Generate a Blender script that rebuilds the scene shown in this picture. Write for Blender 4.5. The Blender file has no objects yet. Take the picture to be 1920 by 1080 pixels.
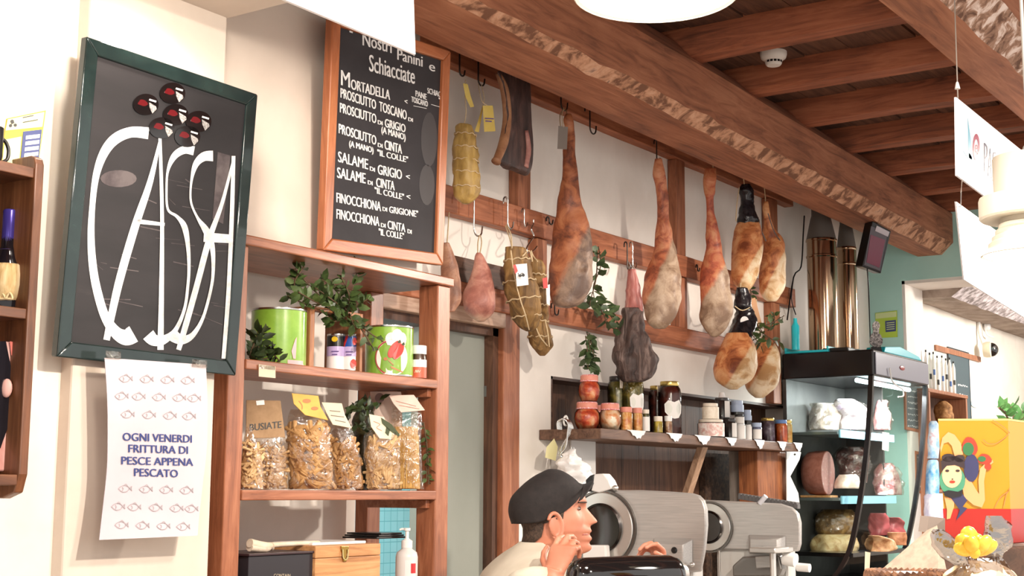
import bpy, bmesh, math, random
from mathutils import Vector, Matrix, noise

# ------------------------------------------------------------------ camera, world, lights, exposure
SC = bpy.context.scene
COL = SC.collection
random.seed(7)
V = Vector
YAW, PITCH, ROLL, FPX = math.radians(34.351), math.radians(8.217), math.radians(0.2754), 2632.44
CAM = V((0, 0, 1.6))
FWD = V((math.cos(YAW) * math.cos(PITCH), math.sin(YAW) * math.cos(PITCH), math.sin(PITCH)))
_R = V((math.sin(YAW), -math.cos(YAW), 0)); _U = _R.cross(FWD)
RGT = _R * math.cos(ROLL) + _U * math.sin(ROLL)
UP = _U * math.cos(ROLL) - _R * math.sin(ROLL)
cd = bpy.data.cameras.new('camera'); cam = bpy.data.objects.new('camera', cd); COL.objects.link(cam)
cd.sensor_width = 36.0; cd.lens = FPX / 1920 * 36.0; cd.clip_start = 0.05; cd.clip_end = 100
cam.matrix_world = Matrix(((RGT.x, UP.x, -FWD.x, CAM.x), (RGT.y, UP.y, -FWD.y, CAM.y), (RGT.z, UP.z, -FWD.z, CAM.z), (0, 0, 0, 1)))
SC.camera = cam
vs = SC.view_settings
vs.view_transform = 'Standard'; vs.look = 'None'; vs.gamma = 1.0; vs.use_curve_mapping = False; vs.exposure = 0.38
SC.display_settings.display_device = 'sRGB'
W = bpy.data.worlds.new('world'); SC.world = W; W.use_nodes = True
W.node_tree.nodes['Background'].inputs[0].default_value = (1.0, 0.95, 0.9, 1)
W.node_tree.nodes['Background'].inputs[1].default_value = 1.1
try:
    SC.cycles.max_bounces = 6; SC.cycles.transparent_max_bounces = 16; SC.cycles.sample_clamp_indirect = 4.0
except Exception:
    pass

def lamp(name, kind, loc, energy, color=(1, 0.86, 0.72), aim=None, **kw):
    d = bpy.data.lights.new(name, kind); d.energy = energy; d.color = color
    for k, v in kw.items(): setattr(d, k, v)
    o = bpy.data.objects.new(name, d); COL.objects.link(o); o.location = loc
    if aim is not None:
        o.rotation_euler = (V(aim) - V(loc)).to_track_quat('-Z', 'Y').to_euler()
    return o
WARM = (1.0, 0.89, 0.78)
# shop lamps (two pendants seen; the others unseen, placed out of frame for their light)
lamp('pendant_light_front', 'SPOT', (2.24, 1.17, 2.46), 45, WARM, aim=(2.9, 2.0, 0), spot_size=math.radians(166), spot_blend=0.25, shadow_soft_size=0.07)
lamp('pendant_light_side', 'SPOT', (3.07, 0.75, 2.05), 6, WARM, aim=(3.07, 0.75, 0), spot_size=math.radians(150), spot_blend=0.4, shadow_soft_size=0.08)
lamp('pendant_light_middle', 'SPOT', (1.8, -0.6, 3.2), 350, WARM, aim=(1.85, -0.55, 0), spot_size=math.radians(169), spot_blend=0.12, shadow_soft_size=0.06)
lamp('fill_light_near_camera', 'POINT', (0.2, 0.6, 2.72), 20, WARM, shadow_soft_size=0.09)  # added fill without a fixture, left of the camera, for the left walls
lamp('fill_light_far', 'SPOT', (5.6, 0.7, 2.8), 230, WARM, aim=(5.6, 1.2, 0), spot_size=math.radians(165), spot_blend=0.3, shadow_soft_size=0.09)  # unseen lamp added right of frame, brightens the teal far wall
lamp('pendant_light_back_room', 'POINT', (9.6, 1.3, 2.9), 110, (1, 0.95, 0.9), shadow_soft_size=0.15)
lamp('fill_light_left', 'POINT', (1.75, 1.85, 2.76), 18, WARM, shadow_soft_size=0.07)  # unseen lamp added above the frame to brighten the wall beside the menu board
lamp('soffit_spot', 'SPOT', (2.16, 2.42, 2.79), 6, WARM, aim=(2.16, 2.46, 0), spot_size=math.radians(150), spot_blend=0.5, shadow_soft_size=0.03)
lamp('kitchen_tube', 'AREA', (3.9, 3.9, 2.6), 85, (0.85, 0.97, 1.0), aim=(3.7, 4.3, 1.6), size=0.6)

# ------------------------------------------------------------------ picture rays to places in the shop
def ray(x, y): return (FWD * FPX + RGT * (x - 960) + UP * (540 - y)).normalized()
def P(x, y, p):
    d = ray(x, y); return CAM + d * (p / d.y)
def PX(x, y, X):
    d = ray(x, y); return CAM + d * (X / d.x)
def PZ(x, y, z):
    d = ray(x, y); return CAM + d * ((z - 1.6) / d.z)
def PD(x, y, dep):
    d = ray(x, y); return CAM + d * (dep / d.dot(FWD))
def ppm(w): return FPX / (V(w) - CAM).dot(FWD)          # picture units per metre at a place
RH = V((math.sin(YAW), -math.cos(YAW), 0)); FH = V((math.cos(YAW), math.sin(YAW), 0)); ZU = V((0, 0, 1))

class Plane:
    def __init__(s, o, n): s.o, s.n = V(o), V(n).normalized()
    def at(s, x, y, off=0.0):
        d = ray(x, y); t = (s.o - CAM).dot(s.n) / d.dot(s.n); return CAM + d * t + s.n * off

# ------------------------------------------------------------------ mesh builder
def catmull(pts, n):
    out = []; m = len(pts)
    for i in range(m - 1):
        p0, p1, p2, p3 = pts[max(i - 1, 0)], pts[i], pts[i + 1], pts[min(i + 2, m - 1)]
        for k in range(n):
            t = k / n
            out.append(tuple(0.5 * (2 * b + (c - a) * t + (2 * a - 5 * b + 4 * c - d) * t * t + (3 * b - a - 3 * c + d) * t ** 3)
                             for a, b, c, d in zip(p0, p1, p2, p3)))
    out.append(tuple(pts[-1])); return out

class MB:
    def __init__(s): s.v = []; s.f = []; s.mi = []; s.mask = {}; s.zmin = None
    def add(s, verts, faces, mi=0):
        o = len(s.v); s.v += [V(q) for q in verts]
        s.f += [[o + i for i in fc] for fc in faces]; s.mi += [mi] * len(faces); return o
    def box(s, a, b, mi=0):
        (x0, y0, z0), (x1, y1, z1) = a, b
        x0, x1 = sorted((x0, x1)); y0, y1 = sorted((y0, y1)); z0, z1 = sorted((z0, z1))
        return s.add([(x0, y0, z0), (x1, y0, z0), (x1, y1, z0), (x0, y1, z0), (x0, y0, z1), (x1, y0, z1), (x1, y1, z1), (x0, y1, z1)],
              [(3, 2, 1, 0), (4, 5, 6, 7), (0, 1, 5, 4), (1, 2, 6, 5), (2, 3, 7, 6), (3, 0, 4, 7)], mi)
    def obox(s, c, u, v, w, mi=0):
        c, u, v, w = V(c), V(u), V(v), V(w); q = []
        for k in (-1, 1):
            for i, j in ((-1, -1), (1, -1), (1, 1), (-1, 1)): q.append(c + u * i * .5 + v * j * .5 + w * k * .5)
        fs = [(3, 2, 1, 0), (4, 5, 6, 7), (0, 1, 5, 4), (1, 2, 6, 5), (2, 3, 7, 6), (3, 0, 4, 7)]
        if u.cross(v).dot(w) < 0: fs = [f[::-1] for f in fs]
        return s.add(q, fs, mi)
    def prism(s, poly, ext, mi=0):
        n = len(poly); e = V(ext); a = [V(q) for q in poly]
        nn = V((0, 0, 0))
        for i in range(n): nn += (a[i] - a[0]).cross(a[(i + 1) % n] - a[0])
        fs = [list(range(n))[::-1], [n + i for i in range(n)]] + [(i, (i + 1) % n, n + (i + 1) % n, n + i) for i in range(n)]
        if nn.dot(e) < 0: fs = [f[::-1] for f in fs]
        return s.add(a + [q + e for q in a], fs, mi)
    def rings(s, rs, mi=0, cap=True, closed=True):
        n = len(rs[0]); vs_ = [q for r in rs for q in r]; fs = []
        for i in range(len(rs) - 1):
            for j in range(n if closed else n - 1):
                k = (j + 1) % n; fs.append((i * n + j, i * n + k, (i + 1) * n + k, (i + 1) * n + j))
        if cap and closed:
            fs.append(list(range(n))[::-1]); fs.append([(len(rs) - 1) * n + i for i in range(n)])
        return s.add(vs_, fs, mi)
    def tube(s, pts, r, seg=8, mi=0, smooth=0):
        if smooth: pts = catmull([tuple(q) for q in pts], smooth)
        pts = [V(q) for q in pts]; n = len(pts); rs = []
        rr = r if isinstance(r, (list, tuple)) else [r] * n
        if len(rr) != n: rr = [rr[min(int(i * (len(rr) - 1) / (n - 1)), len(rr) - 2)] * (1 - (i * (len(rr) - 1) / (n - 1)) % 1) + rr[min(int(i * (len(rr) - 1) / (n - 1)) + 1, len(rr) - 1)] * ((i * (len(rr) - 1) / (n - 1)) % 1) for i in range(n)]
        up = None
        for i in range(n):
            t = (pts[min(i + 1, n - 1)] - pts[max(i - 1, 0)]).normalized()
            if up is None:
                up = V((0, 0, 1)) if abs(t.z) < .9 else V((1, 0, 0))
            a = t.cross(up)
            if a.length < 1e-6: a = t.cross(V((0.3, 1, 0.2)))
            a.normalize(); b = a.cross(t).normalized(); up = b
            rs.append([pts[i] + (a * math.cos(2 * math.pi * k / seg) + b * math.sin(2 * math.pi * k / seg)) * rr[i] for k in range(seg)])
        return s.rings(rs, mi)
    def lathe(s, c, prof, seg=24, mi=0, axis=None, cap=True):
        c = V(c)
        if axis is None: A, B, Z = V((1, 0, 0)), V((0, 1, 0)), ZU
        else:
            Z = V(axis).normalized(); A = Z.orthogonal().normalized(); B = Z.cross(A)
        rs = [[c + Z * z + (A * math.cos(2 * math.pi * k / seg) + B * math.sin(2 * math.pi * k / seg)) * r for k in range(seg)] for r, z in prof]
        return s.rings(rs, mi, cap)
    def patch(s, c, r, z0, z1, a0, a1, n=10, mi=0, flare=0):
        c = V(c); q = []
        for k in range(n + 1):
            a = a0 + (a1 - a0) * k / n
            q += [c + V((math.cos(a) * r, math.sin(a) * r, z0)), c + V((math.cos(a) * r, math.sin(a) * r, z1))]
        return s.add(q, [(2 * k, 2 * k + 2, 2 * k + 3, 2 * k + 1) for k in range(n)], mi)
    def ribbon(s, pts, n, mi=0):                      # pts: (place, width vector)
        q = []
        for c, w in pts: q += [c - w * .5, c + w * .5]
        return s.add(q, [(2 * k, 2 * k + 1, 2 * k + 3, 2 * k + 2) for k in range(len(pts) - 1)], mi)
    def ellipsoid(s, c, a, b, d, seg=16, rg=10, mi=0):
        c = V(c); rs = []
        for i in range(rg + 1):
            t = -math.pi / 2 + math.pi * i / rg; cr = max(math.cos(t), 0.02)
            rs.append([c + V(d) * math.sin(t) + (V(a) * math.cos(2 * math.pi * k / seg) + V(b) * math.sin(2 * math.pi * k / seg)) * cr for k in range(seg)])
        return s.rings(rs, mi)
    def loft(s, rows, p, dr=1.0, seg=28, sub=5, bump=0.0, bs=20.0, mi=0, mask=None, depth=None, sq=1.0):
        """rows: (y, left x, right x) of the outline as seen; horizontal rings around its middle line."""
        rr = catmull(rows, sub); rs = []; mk = []
        for i, (y, xl, xr) in enumerate(rr):
            c = P((xl + xr) / 2, y, p) if depth is None else PD((xl + xr) / 2, y, depth)
            w = max((xr - xl) / 2, 0.4) / ppm(c); ring = []
            t = i / (len(rr) - 1)
            for k in range(seg):
                a = 2 * math.pi * k / seg
                ca, sa = math.cos(a), math.sin(a)
                if sq != 1: ca = math.copysign(abs(ca) ** sq, ca); sa = math.copysign(abs(sa) ** sq, sa)
                d = RH * ca * w - FH * sa * w * (dr(t) if callable(dr) else dr)
                q = c + d
                if bump:
                    nv = noise.noise(q * bs) + .5 * noise.noise(q * bs * 2.3)
                    q = q + d.normalized() * nv * bump * min(1, w / .03)
                ring.append(q); mk.append(mask(a, t, q) if mask else 0.0)
            rs.append(ring)
        o = s.rings(rs, mi)
        for i, m in enumerate(mk): s.mask[o + i] = m
        return o
    def text(s, body, O, U, Vv, mi=0, fit=True):
        """letters from O along U (whole width) with cap height Vv."""
        me = text_mesh(body); xs = [q.co.x for q in me.vertices]
        if not xs: return
        x0, x1 = min(xs), max(xs); w = (x1 - x0) or 1; N = U.cross(Vv).normalized()
        sx = U / w if fit else U
        s.add([O + sx * (q.co.x - x0) + Vv * (q.co.y / CAPH) for q in me.vertices], [list(pl.vertices) for pl in me.polygons], mi)
    def build(s, name, mats, parent=None, smooth=None, bevel=0.0, loc=None):
        if s.zmin is not None: s.v = [V((q.x, q.y, max(q.z, s.zmin))) for q in s.v]
        me = bpy.data.meshes.new(name)
        o0 = V(loc) if loc is not None else (world_of(parent) if parent is not None else V((0, 0, 0)))
        me.from_pydata([tuple(q - o0) for q in s.v], [], s.f)
        if not isinstance(mats, (list, tuple)): mats = [mats]
        for m in mats: me.materials.append(m)
        if len(mats) > 1: me.polygons.foreach_set('material_index', s.mi)
        if s.mask:
            at = me.attributes.new('mask', 'FLOAT', 'POINT')
            for i, m in s.mask.items(): at.data[i].value = m
        me.validate(); me.update()
        if smooth is not None:
            me.polygons.foreach_set('use_smooth', [True] * len(me.polygons))
            if smooth < 180: me.set_sharp_from_angle(angle=math.radians(smooth))
        o = bpy.data.objects.new(name, me); COL.objects.link(o)
        if parent is not None: o.parent = parent
        elif loc is not None: o.location = loc
        if bevel:
            b = o.modifiers.new('edge', 'BEVEL'); b.width = bevel; b.segments = 2; b.limit_method = 'ANGLE'; b.angle_limit = math.radians(40)
        return o

CAPH = 0.7
_tc = {}
def text_mesh(body):
    if body not in _tc:
        c = bpy.data.curves.new('lettering', 'FONT'); c.body = body; c.resolution_u = 3
        o = bpy.data.objects.new('lettering', c); _tc[body] = bpy.data.meshes.new_from_object(o)
        bpy.data.objects.remove(o); bpy.data.curves.remove(c)
    return _tc[body]
CAPH = max(q.co.y for q in text_mesh('H').vertices)

def world_of(o):
    p = V((0, 0, 0))
    while o is not None: p = p + o.location; o = o.parent
    return p
def tag(o, label=None, cat=None, group=None, kind=None):
    if label: o['label'] = label
    if cat: o['category'] = cat
    if group: o['group'] = group
    if kind: o['kind'] = kind
    return o
def thing(name, label, cat, loc=(0, 0, 0), group=None):
    o = bpy.data.objects.new(name, None); COL.objects.link(o); o.location = loc; o.empty_display_size = .05
    return tag(o, label, cat, group)
def struct(name, mb, m, **kw): return tag(mb.build(name, m, **kw), kind='structure')

# ------------------------------------------------------------------ materials
def nt(name):
    m = bpy.data.materials.new(name); m.use_nodes = True; t = m.node_tree
    return m, t, t.nodes['Principled BSDF']
def rgb(h):                                             # sRGB triple 0-255 to linear
    return tuple(((c / 255 + .055) / 1.055) ** 2.4 if c > 10 else c / 255 / 12.92 for c in h) + (1,)
def ramp(t, fac, stops):
    r = t.nodes.new('ShaderNodeValToRGB'); e = r.color_ramp.elements
    while len(e) < len(stops): e.new(0.5)
    for q, (pos, c) in zip(e, stops): q.position = pos; q.color = rgb(c)
    t.links.new(fac, r.inputs[0]); return r.outputs[0]
def coords(t, scale=(1, 1, 1)):
    c = t.nodes.new('ShaderNodeTexCoord'); mp = t.nodes.new('ShaderNodeMapping'); mp.inputs['Scale'].default_value = scale
    t.links.new(c.outputs['Object'], mp.inputs[0]); return mp.outputs[0]
def nz(t, vec, scale, detail=4, rough=.6, dist=0.0):
    n = t.nodes.new('ShaderNodeTexNoise'); n.inputs['Scale'].default_value = scale; n.inputs['Detail'].default_value = detail
    n.inputs['Roughness'].default_value = rough; n.inputs['Distortion'].default_value = dist
    t.links.new(vec, n.inputs['Vector']); return n.outputs['Fac']
def bumpn(t, b, h, strength=.3, dist=.004):
    n = t.nodes.new('ShaderNodeBump'); n.inputs['Strength'].default_value = strength; n.inputs['Distance'].default_value = dist
    t.links.new(h, n.inputs['Height']); t.links.new(n.outputs[0], b.inputs['Normal'])
_mc = {}
def flat(name, c, rough=.5, metal=0.0, spec=.5, emit=0, coat=0, alpha=1.0):
    if name in _mc: return _mc[name]
    m, t, b = nt(name); b.inputs['Base Color'].default_value = rgb(c); b.inputs['Roughness'].default_value = rough
    b.inputs['Metallic'].default_value = metal; b.inputs['Specular IOR Level'].default_value = spec; b.inputs['Coat Weight'].default_value = coat
    if emit: b.inputs['Emission Color'].default_value = rgb(c); b.inputs['Emission Strength'].default_value = emit
    _mc[name] = m; return m
def mottle(name, stops, scale=30, rough=.6, bump=.3, detail=5, stretch=(1, 1, 1), dist=0.3, metal=0, coat=0, bd=.004, rg=.6):
    if name in _mc: return _mc[name]
    m, t, b = nt(name); v = coords(t, stretch); n = nz(t, v, scale, detail, rg, dist)
    t.links.new(ramp(t, n, stops), b.inputs['Base Color']); b.inputs['Roughness'].default_value = rough; b.inputs['Metallic'].default_value = metal
    b.inputs['Coat Weight'].default_value = coat
    if bump: bumpn(t, b, n, bump, bd)
    _mc[name] = m; return m
def wood(name, dark, mid, light, axis='x', scale=1.0, rough=.5, coat=0.0):
    if name in _mc: return _mc[name]
    m, t, b = nt(name)
    st = {'x': (1.2, 14, 14), 'y': (14, 1.2, 14), 'z': (14, 14, 1.2)}[axis]
    v = coords(t, tuple(q * scale for q in st)); n = nz(t, v, 3.0, 8, .65, 1.2)
    v2 = coords(t, (1, 1, 1)); n2 = nz(t, v2, 5 * scale, 3, .5, .2)
    mx = t.nodes.new('ShaderNodeMath'); mx.operation = 'MULTIPLY_ADD'; mx.inputs[1].default_value = .7
    t.links.new(n, mx.inputs[0]); m2 = t.nodes.new('ShaderNodeMath'); m2.operation = 'MULTIPLY'; m2.inputs[1].default_value = .3
    t.links.new(n2, m2.inputs[0]); t.links.new(m2.outputs[0], mx.inputs[2])
    t.links.new(ramp(t, mx.outputs[0], [(.32, dark), (.5, mid), (.68, light)]), b.inputs['Base Color'])
    b.inputs['Roughness'].default_value = rough; b.inputs['Coat Weight'].default_value = coat; b.inputs['Coat Roughness'].default_value = .25
    bumpn(t, b, n, .25, .003); _mc[name] = m; return m
def glass(name, tint=(255, 255, 255), refl=.25, rough=.03):
    if name in _mc: return _mc[name]
    m = bpy.data.materials.new(name); m.use_nodes = True; t = m.node_tree; t.nodes.clear()
    o = t.nodes.new('ShaderNodeOutputMaterial'); tr = t.nodes.new('ShaderNodeBsdfTransparent'); gl = t.nodes.new('ShaderNodeBsdfGlossy')
    tr.inputs[0].default_value = rgb(tint); gl.inputs['Roughness'].default_value = rough
    lw = t.nodes.new('ShaderNodeLayerWeight'); lw.inputs[0].default_value = refl; mx = t.nodes.new('ShaderNodeMixShader')
    t.links.new(lw.outputs['Fresnel'], mx.inputs[0]); t.links.new(tr.outputs[0], mx.inputs[1]); t.links.new(gl.outputs[0], mx.inputs[2])
    t.links.new(mx.outputs[0], o.inputs[0]); _mc[name] = m; return m
def film(name, tint=(250, 248, 245), amount=.16, rough=.12, scale=60):
    """thin crinkled clear plastic"""
    if name in _mc: return _mc[name]
    m = bpy.data.materials.new(name); m.use_nodes = True; t = m.node_tree; t.nodes.clear()
    o = t.nodes.new('ShaderNodeOutputMaterial'); tr = t.nodes.new('ShaderNodeBsdfTransparent'); gl = t.nodes.new('ShaderNodeBsdfGlossy')
    tr.inputs[0].default_value = rgb(tint); gl.inputs['Roughness'].default_value = rough
    v = coords(t); n = nz(t, v, scale, 3, .5, .6); b = t.nodes.new('ShaderNodeBump'); b.inputs['Strength'].default_value = .9; b.inputs['Distance'].default_value = .01
    t.links.new(n, b.inputs['Height']); t.links.new(b.outputs[0], gl.inputs['Normal'])
    mx = t.nodes.new('ShaderNodeMixShader'); mx.inputs[0].default_value = amount
    t.links.new(tr.outputs[0], mx.inputs[1]); t.links.new(gl.outputs[0], mx.inputs[2]); t.links.new(mx.outputs[0], o.inputs[0])
    _mc[name] = m; return m
def meat(name, stops, cut, scale=14, rough=.55, bump=.5, coat=.1, fine=70):
    """skin mottled by stops; where the mask is high, the colour of the cut side"""
    if name in _mc: return _mc[name]
    m, t, b = nt(name); v = coords(t); n = nz(t, v, scale, 6, .65, .8); n3 = nz(t, v, fine, 4, .6, .3)
    a = t.nodes.new('ShaderNodeAttribute'); a.attribute_name = 'mask'
    ad = t.nodes.new('ShaderNodeMath'); ad.operation = 'MULTIPLY_ADD'; ad.inputs[1].default_value = .5
    n2 = nz(t, v, 9, 4, .6, .4); t.links.new(n2, ad.inputs[0]); t.links.new(a.outputs['Fac'], ad.inputs[2])
    sm = t.nodes.new('ShaderNodeMapRange'); sm.interpolation_type = 'SMOOTHSTEP'; sm.inputs[1].default_value = .62; sm.inputs[2].default_value = .86
    t.links.new(ad.outputs[0], sm.inputs[0])
    mx = t.nodes.new('ShaderNodeMix'); mx.data_type = 'RGBA'
    t.links.new(sm.outputs[0], mx.inputs['Factor']); t.links.new(ramp(t, n, stops), mx.inputs['A']); t.links.new(ramp(t, n, cut), mx.inputs['B'])
    t.links.new(mx.outputs['Result'], b.inputs['Base Color']); b.inputs['Roughness'].default_value = rough
    b.inputs['Coat Weight'].default_value = coat; b.inputs['Coat Roughness'].default_value = .3
    bumpn(t, b, n3, bump, .004); _mc[name] = m; return m
# ------------------------------------------------------------------ materials of the setting
PL_WARM = mottle('plaster_cream', [(.3, (222, 212, 198)), (.7, (236, 228, 216))], scale=3, rough=.85, bump=.12, detail=8, bd=.003)
PL_PINK = mottle('plaster_beige', [(.3, (206, 192, 178)), (.7, (220, 207, 193))], scale=3, rough=.85, bump=.2, detail=9, bd=.004)
PL_WHITE = mottle('plaster_white', [(.3, (226, 219, 210)), (.7, (238, 232, 224))], scale=4, rough=.85, bump=.15, detail=8, bd=.003)
PL_TEAL = mottle('plaster_teal', [(.3, (170, 216, 208)), (.7, (180, 222, 214))], scale=3, rough=.8, bump=.1, detail=6, bd=.003)
PL_GREY = mottle('door_grey_green', [(.3, (140, 144, 134)), (.7, (150, 153, 144))], scale=2, rough=.6, bump=.05)
WD_BEAM = wood('beam_wood', (96, 56, 38), (158, 100, 70), (186, 128, 94), 'x', .6, .7)
WD_BEAM_Y = wood('joist_wood', (84, 44, 26), (146, 82, 52), (180, 110, 74), 'y', .7, .7)
WD_CEIL = wood('ceiling_board_wood', (52, 32, 22), (92, 58, 40), (120, 80, 56), 'x', .7, .8)
WHITEWASH = mottle('flaking_whitewash', [(.38, (104, 72, 54)), (.5, (170, 132, 108)), (.58, (226, 204, 190)), (.75, (240, 226, 216))], scale=16, rough=.9, bump=.8, detail=8, dist=.8, bd=.01)
WHITEWASH_X = mottle('flaking_whitewash_browner', [(.42, (124, 84, 62)), (.52, (196, 146, 114)), (.62, (214, 168, 138)), (.74, (120, 96, 84))], scale=13, rough=.9, bump=.6, detail=8, dist=.6, bd=.008)
TERRA = mottle('floor_tile', [(.3, (120, 96, 80)), (.7, (140, 114, 96))], scale=6, rough=.5, bump=.1)
WD_RED = wood('red_brown_wood', (98, 54, 32), (150, 90, 60), (184, 122, 88), 'z', .8, .42, .25)
WD_RED_X = wood('red_brown_wood_level', (98, 54, 32), (152, 92, 62), (186, 124, 90), 'x', .8, .42, .25)
WD_DARK = wood('dark_board_wood', (50, 32, 22), (88, 58, 42), (116, 82, 60), 'z', .8, .6)
WD_DARK_X = wood('dark_board_wood_level', (46, 32, 24), (78, 54, 42), (110, 80, 64), 'x', .8, .55)
WD_FRAME = wood('pine_frame_wood', (120, 64, 34), (168, 98, 58), (196, 128, 84), 'z', .8, .4, .3)
WD_FRAME_X = wood('pine_frame_wood_level', (120, 64, 34), (168, 98, 58), (196, 128, 84), 'x', .8, .4, .3)
XF = 8.25; WT = 0.33                                    # far wall and its thickness

def pierced(x0, x1, z0, z1, y0, y1, holes):
    """a wall slab in the X-Z plane with rectangular openings (x0,x1,z0,z1)"""
    b = MB()
    xs = sorted({x0, x1, *[h[0] for h in holes], *[h[1] for h in holes]}); zs = sorted({z0, z1, *[h[2] for h in holes], *[h[3] for h in holes]})
    for i in range(len(xs) - 1):
        for j in range(len(zs) - 1):
            cx, cz = (xs[i] + xs[i + 1]) / 2, (zs[j] + zs[j + 1]) / 2
            if any(h[0] < cx < h[1] and h[2] < cz < h[3] for h in holes): continue
            b.box((xs[i], y0, zs[j]), (xs[i + 1], y1, zs[j + 1]))
    return b
DOOR = (3.50, 4.286, 0.0, 2.2); NICHE = (4.665, 6.98, 0.9, 2.05)
struct('wall_back', pierced(2.2, XF + .02, 0, 3.4, 3.0, 3.14, [DOOR, NICHE]), PL_WHITE)
b = MB(); b.box((2.486, 2.70, 2.264), (3.42, 3.002, 3.4)); struct('wall_above_rack', b, PL_PINK)
b = MB(); b.box((-.6, 2.64, 0), (2.06, 3.1, 3.4)); struct('wall_left', b, PL_WARM)
b = MB(); b.box((2.05, 2.60, 0), (2.486, 3.05, 3.4)); struct('pillar_left', b, PL_PINK, bevel=.006)
b = MB(); b.box((-.6, 2.30, 2.815), (2.486, 2.64, 3.4)); struct('ceiling_soffit', b, PL_PINK)
# far wall with the wide opening to the next room
b = MB(); b.box((XF, 2.79, 0), (XF + WT, 3.2, 3.4)); b.box((XF, -1.5, 2.865), (XF + WT, 2.79, 3.4)); struct('wall_far', b, PL_TEAL)
b = MB(); b.box((XF + .004, 2.772, 0), (XF + WT + .002, 2.79, 2.865)); b.box((XF + .004, -1.5, 2.845), (XF + WT + .002, 2.79, 2.865)); struct('trim_1', b, PL_WHITE)
b = MB(); b.box((XF + WT, 2.86, 0), (14, 3.0, 3.5)); struct('wall_back_room', b, PL_WARM)
b = MB(); b.box((14, -1.5, 0), (14.1, 3.0, 3.5)); struct('wall_back_room_end', b, PL_WHITE)
b = MB(); b.box((XF + WT, -1.5, 3.3), (14, 3.0, 3.4)); struct('ceiling_back_room', b, PL_WHITE)
b = MB(); b.box((-.6, -1.5, -.1), (14, 5.0, 0)); struct('floor', b, TERRA)
# kitchen behind the doorway
TILE, t_, b_ = nt('aqua_tile')
tv = coords(t_); br = t_.nodes.new('ShaderNodeTexBrick'); br.offset = 0; br.inputs['Scale'].default_value = 1.0
sw = t_.nodes.new('ShaderNodeSeparateXYZ'); cb = t_.nodes.new('ShaderNodeCombineXYZ'); t_.links.new(tv, sw.inputs[0])
t_.links.new(sw.outputs[0], cb.inputs[0]); t_.links.new(sw.outputs[2], cb.inputs[1]); t_.links.new(cb.outputs[0], br.inputs['Vector'])
br.inputs['Color1'].default_value = rgb((150, 208, 216)); br.inputs['Color2'].default_value = rgb((158, 214, 222)); br.inputs['Mortar'].default_value = rgb((112, 180, 190))
br.inputs['Mortar Size'].default_value = .002; br.inputs['Brick Width'].default_value = .05; br.inputs['Row Height'].default_value = .05
t_.links.new(br.outputs[0], b_.inputs['Base Color']); b_.inputs['Roughness'].default_value = .25
b = MB(); b.box((3.2, 4.4, 0), (6.2, 4.5, 3.0)); struct('wall_kitchen', b, TILE)
b = MB(); b.box((3.2, 3.14, 2.9), (6.2, 4.5, 3.0)); struct('ceiling_kitchen', b, PL_WHITE)
# grey-green door standing in the doorway, with its wooden frame
d = MB(); d.box((3.87, 3.03, 0), (4.252, 3.07, 2.17)); dr = struct('door_1', d, PL_GREY)
h = MB(); h.lathe((4.262, 3.022, 1.94), [(.009, 0), (.009, .05)], 10); h.box((4.25, 3.018, 1.945), (4.275, 3.03, 1.985)); h.build('hinge', flat('steel_grey', (150, 150, 150), .35, 1), dr, smooth=40)
d = MB(); d.box((4.252, 2.99, 0), (4.286, 3.1, 2.2)); d.box((3.50, 2.99, 2.17), (4.286, 3.1, 2.2)); struct('trim_2', d, WD_DARK)
d = MB(); d.box((4.286, 2.965, 0), (4.345, 3.0, 2.262)); d.box((4.35, 2.972, 0), (4.405, 3.0, 2.262)); struct('trim_3', d, WD_RED, bevel=.004)
d = MB(); d.box((3.46, 2.955, 2.2), (4.286, 2.999, 2.262)); struct('trim_4', d, wood('pale_head_wood', (150, 112, 88), (190, 158, 136), (208, 180, 160), 'x', .8, .5), bevel=.004)
# niche of dark boards behind the jar shelf
d = MB(); n_ = 15
for i in range(n_):
    x = NICHE[0] + (NICHE[1] - NICHE[0]) * i / n_
    d.box((x + .001, 3.125, NICHE[2]), (x + (NICHE[1] - NICHE[0]) / n_ - .001, 3.145, NICHE[3]))
d.box((NICHE[0], 3.14, NICHE[2]), (NICHE[1], 3.15, NICHE[3]))
struct('wall_niche', d, WD_DARK)
d = MB(); d.box((NICHE[0], 3.0, NICHE[3] - .012), (NICHE[1], 3.14, NICHE[3])); d.box((NICHE[0], 3.0, NICHE[2]), (NICHE[0] + .012, 3.14, NICHE[3])); struct('trim_5', d, WD_DARK_X)

# ------------------------------------------------------------------ ceiling: boards, joists, two old beams
b = MB()
y = -1.5; k = 0
while y < 3.0:
    w = .19 + .04 * ((k * 7) % 3); y1 = min(y + w, 3.02); b.box((-.6, y + .004, 3.36 + .004 * (k % 2)), (XF + .1, y1 - .004, 3.4)); y = y1; k += 1
b.box((-.6, -1.5, 3.395), (XF + .1, 3.02, 3.43))
struct('ceiling', b, WD_CEIL)
for i in range(13):
    x = 1.16 + .585 * i
    b = MB(); rs = []
    for j in range(19):
        yy = -1.5 + 4.5 * j / 18; dx = .012 * noise.noise(V((i * 3.1, yy * 1.5, 0))); dz = .010 * noise.noise(V((i * 5.7, yy * 1.3, 4)))
        rs.append([V((x + dx, yy, 3.25 + dz)), V((x + .095 + dx, yy, 3.25 + dz)), V((x + .10 + dx, yy, 3.262 + dz)), V((x + .10, yy, 3.375)), V((x - .008, yy, 3.375)), V((x - .008 + dx, yy, 3.262 + dz))])
    b.rings(rs); struct('ceiling_joist', b, WD_BEAM_Y, smooth=35)
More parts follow.
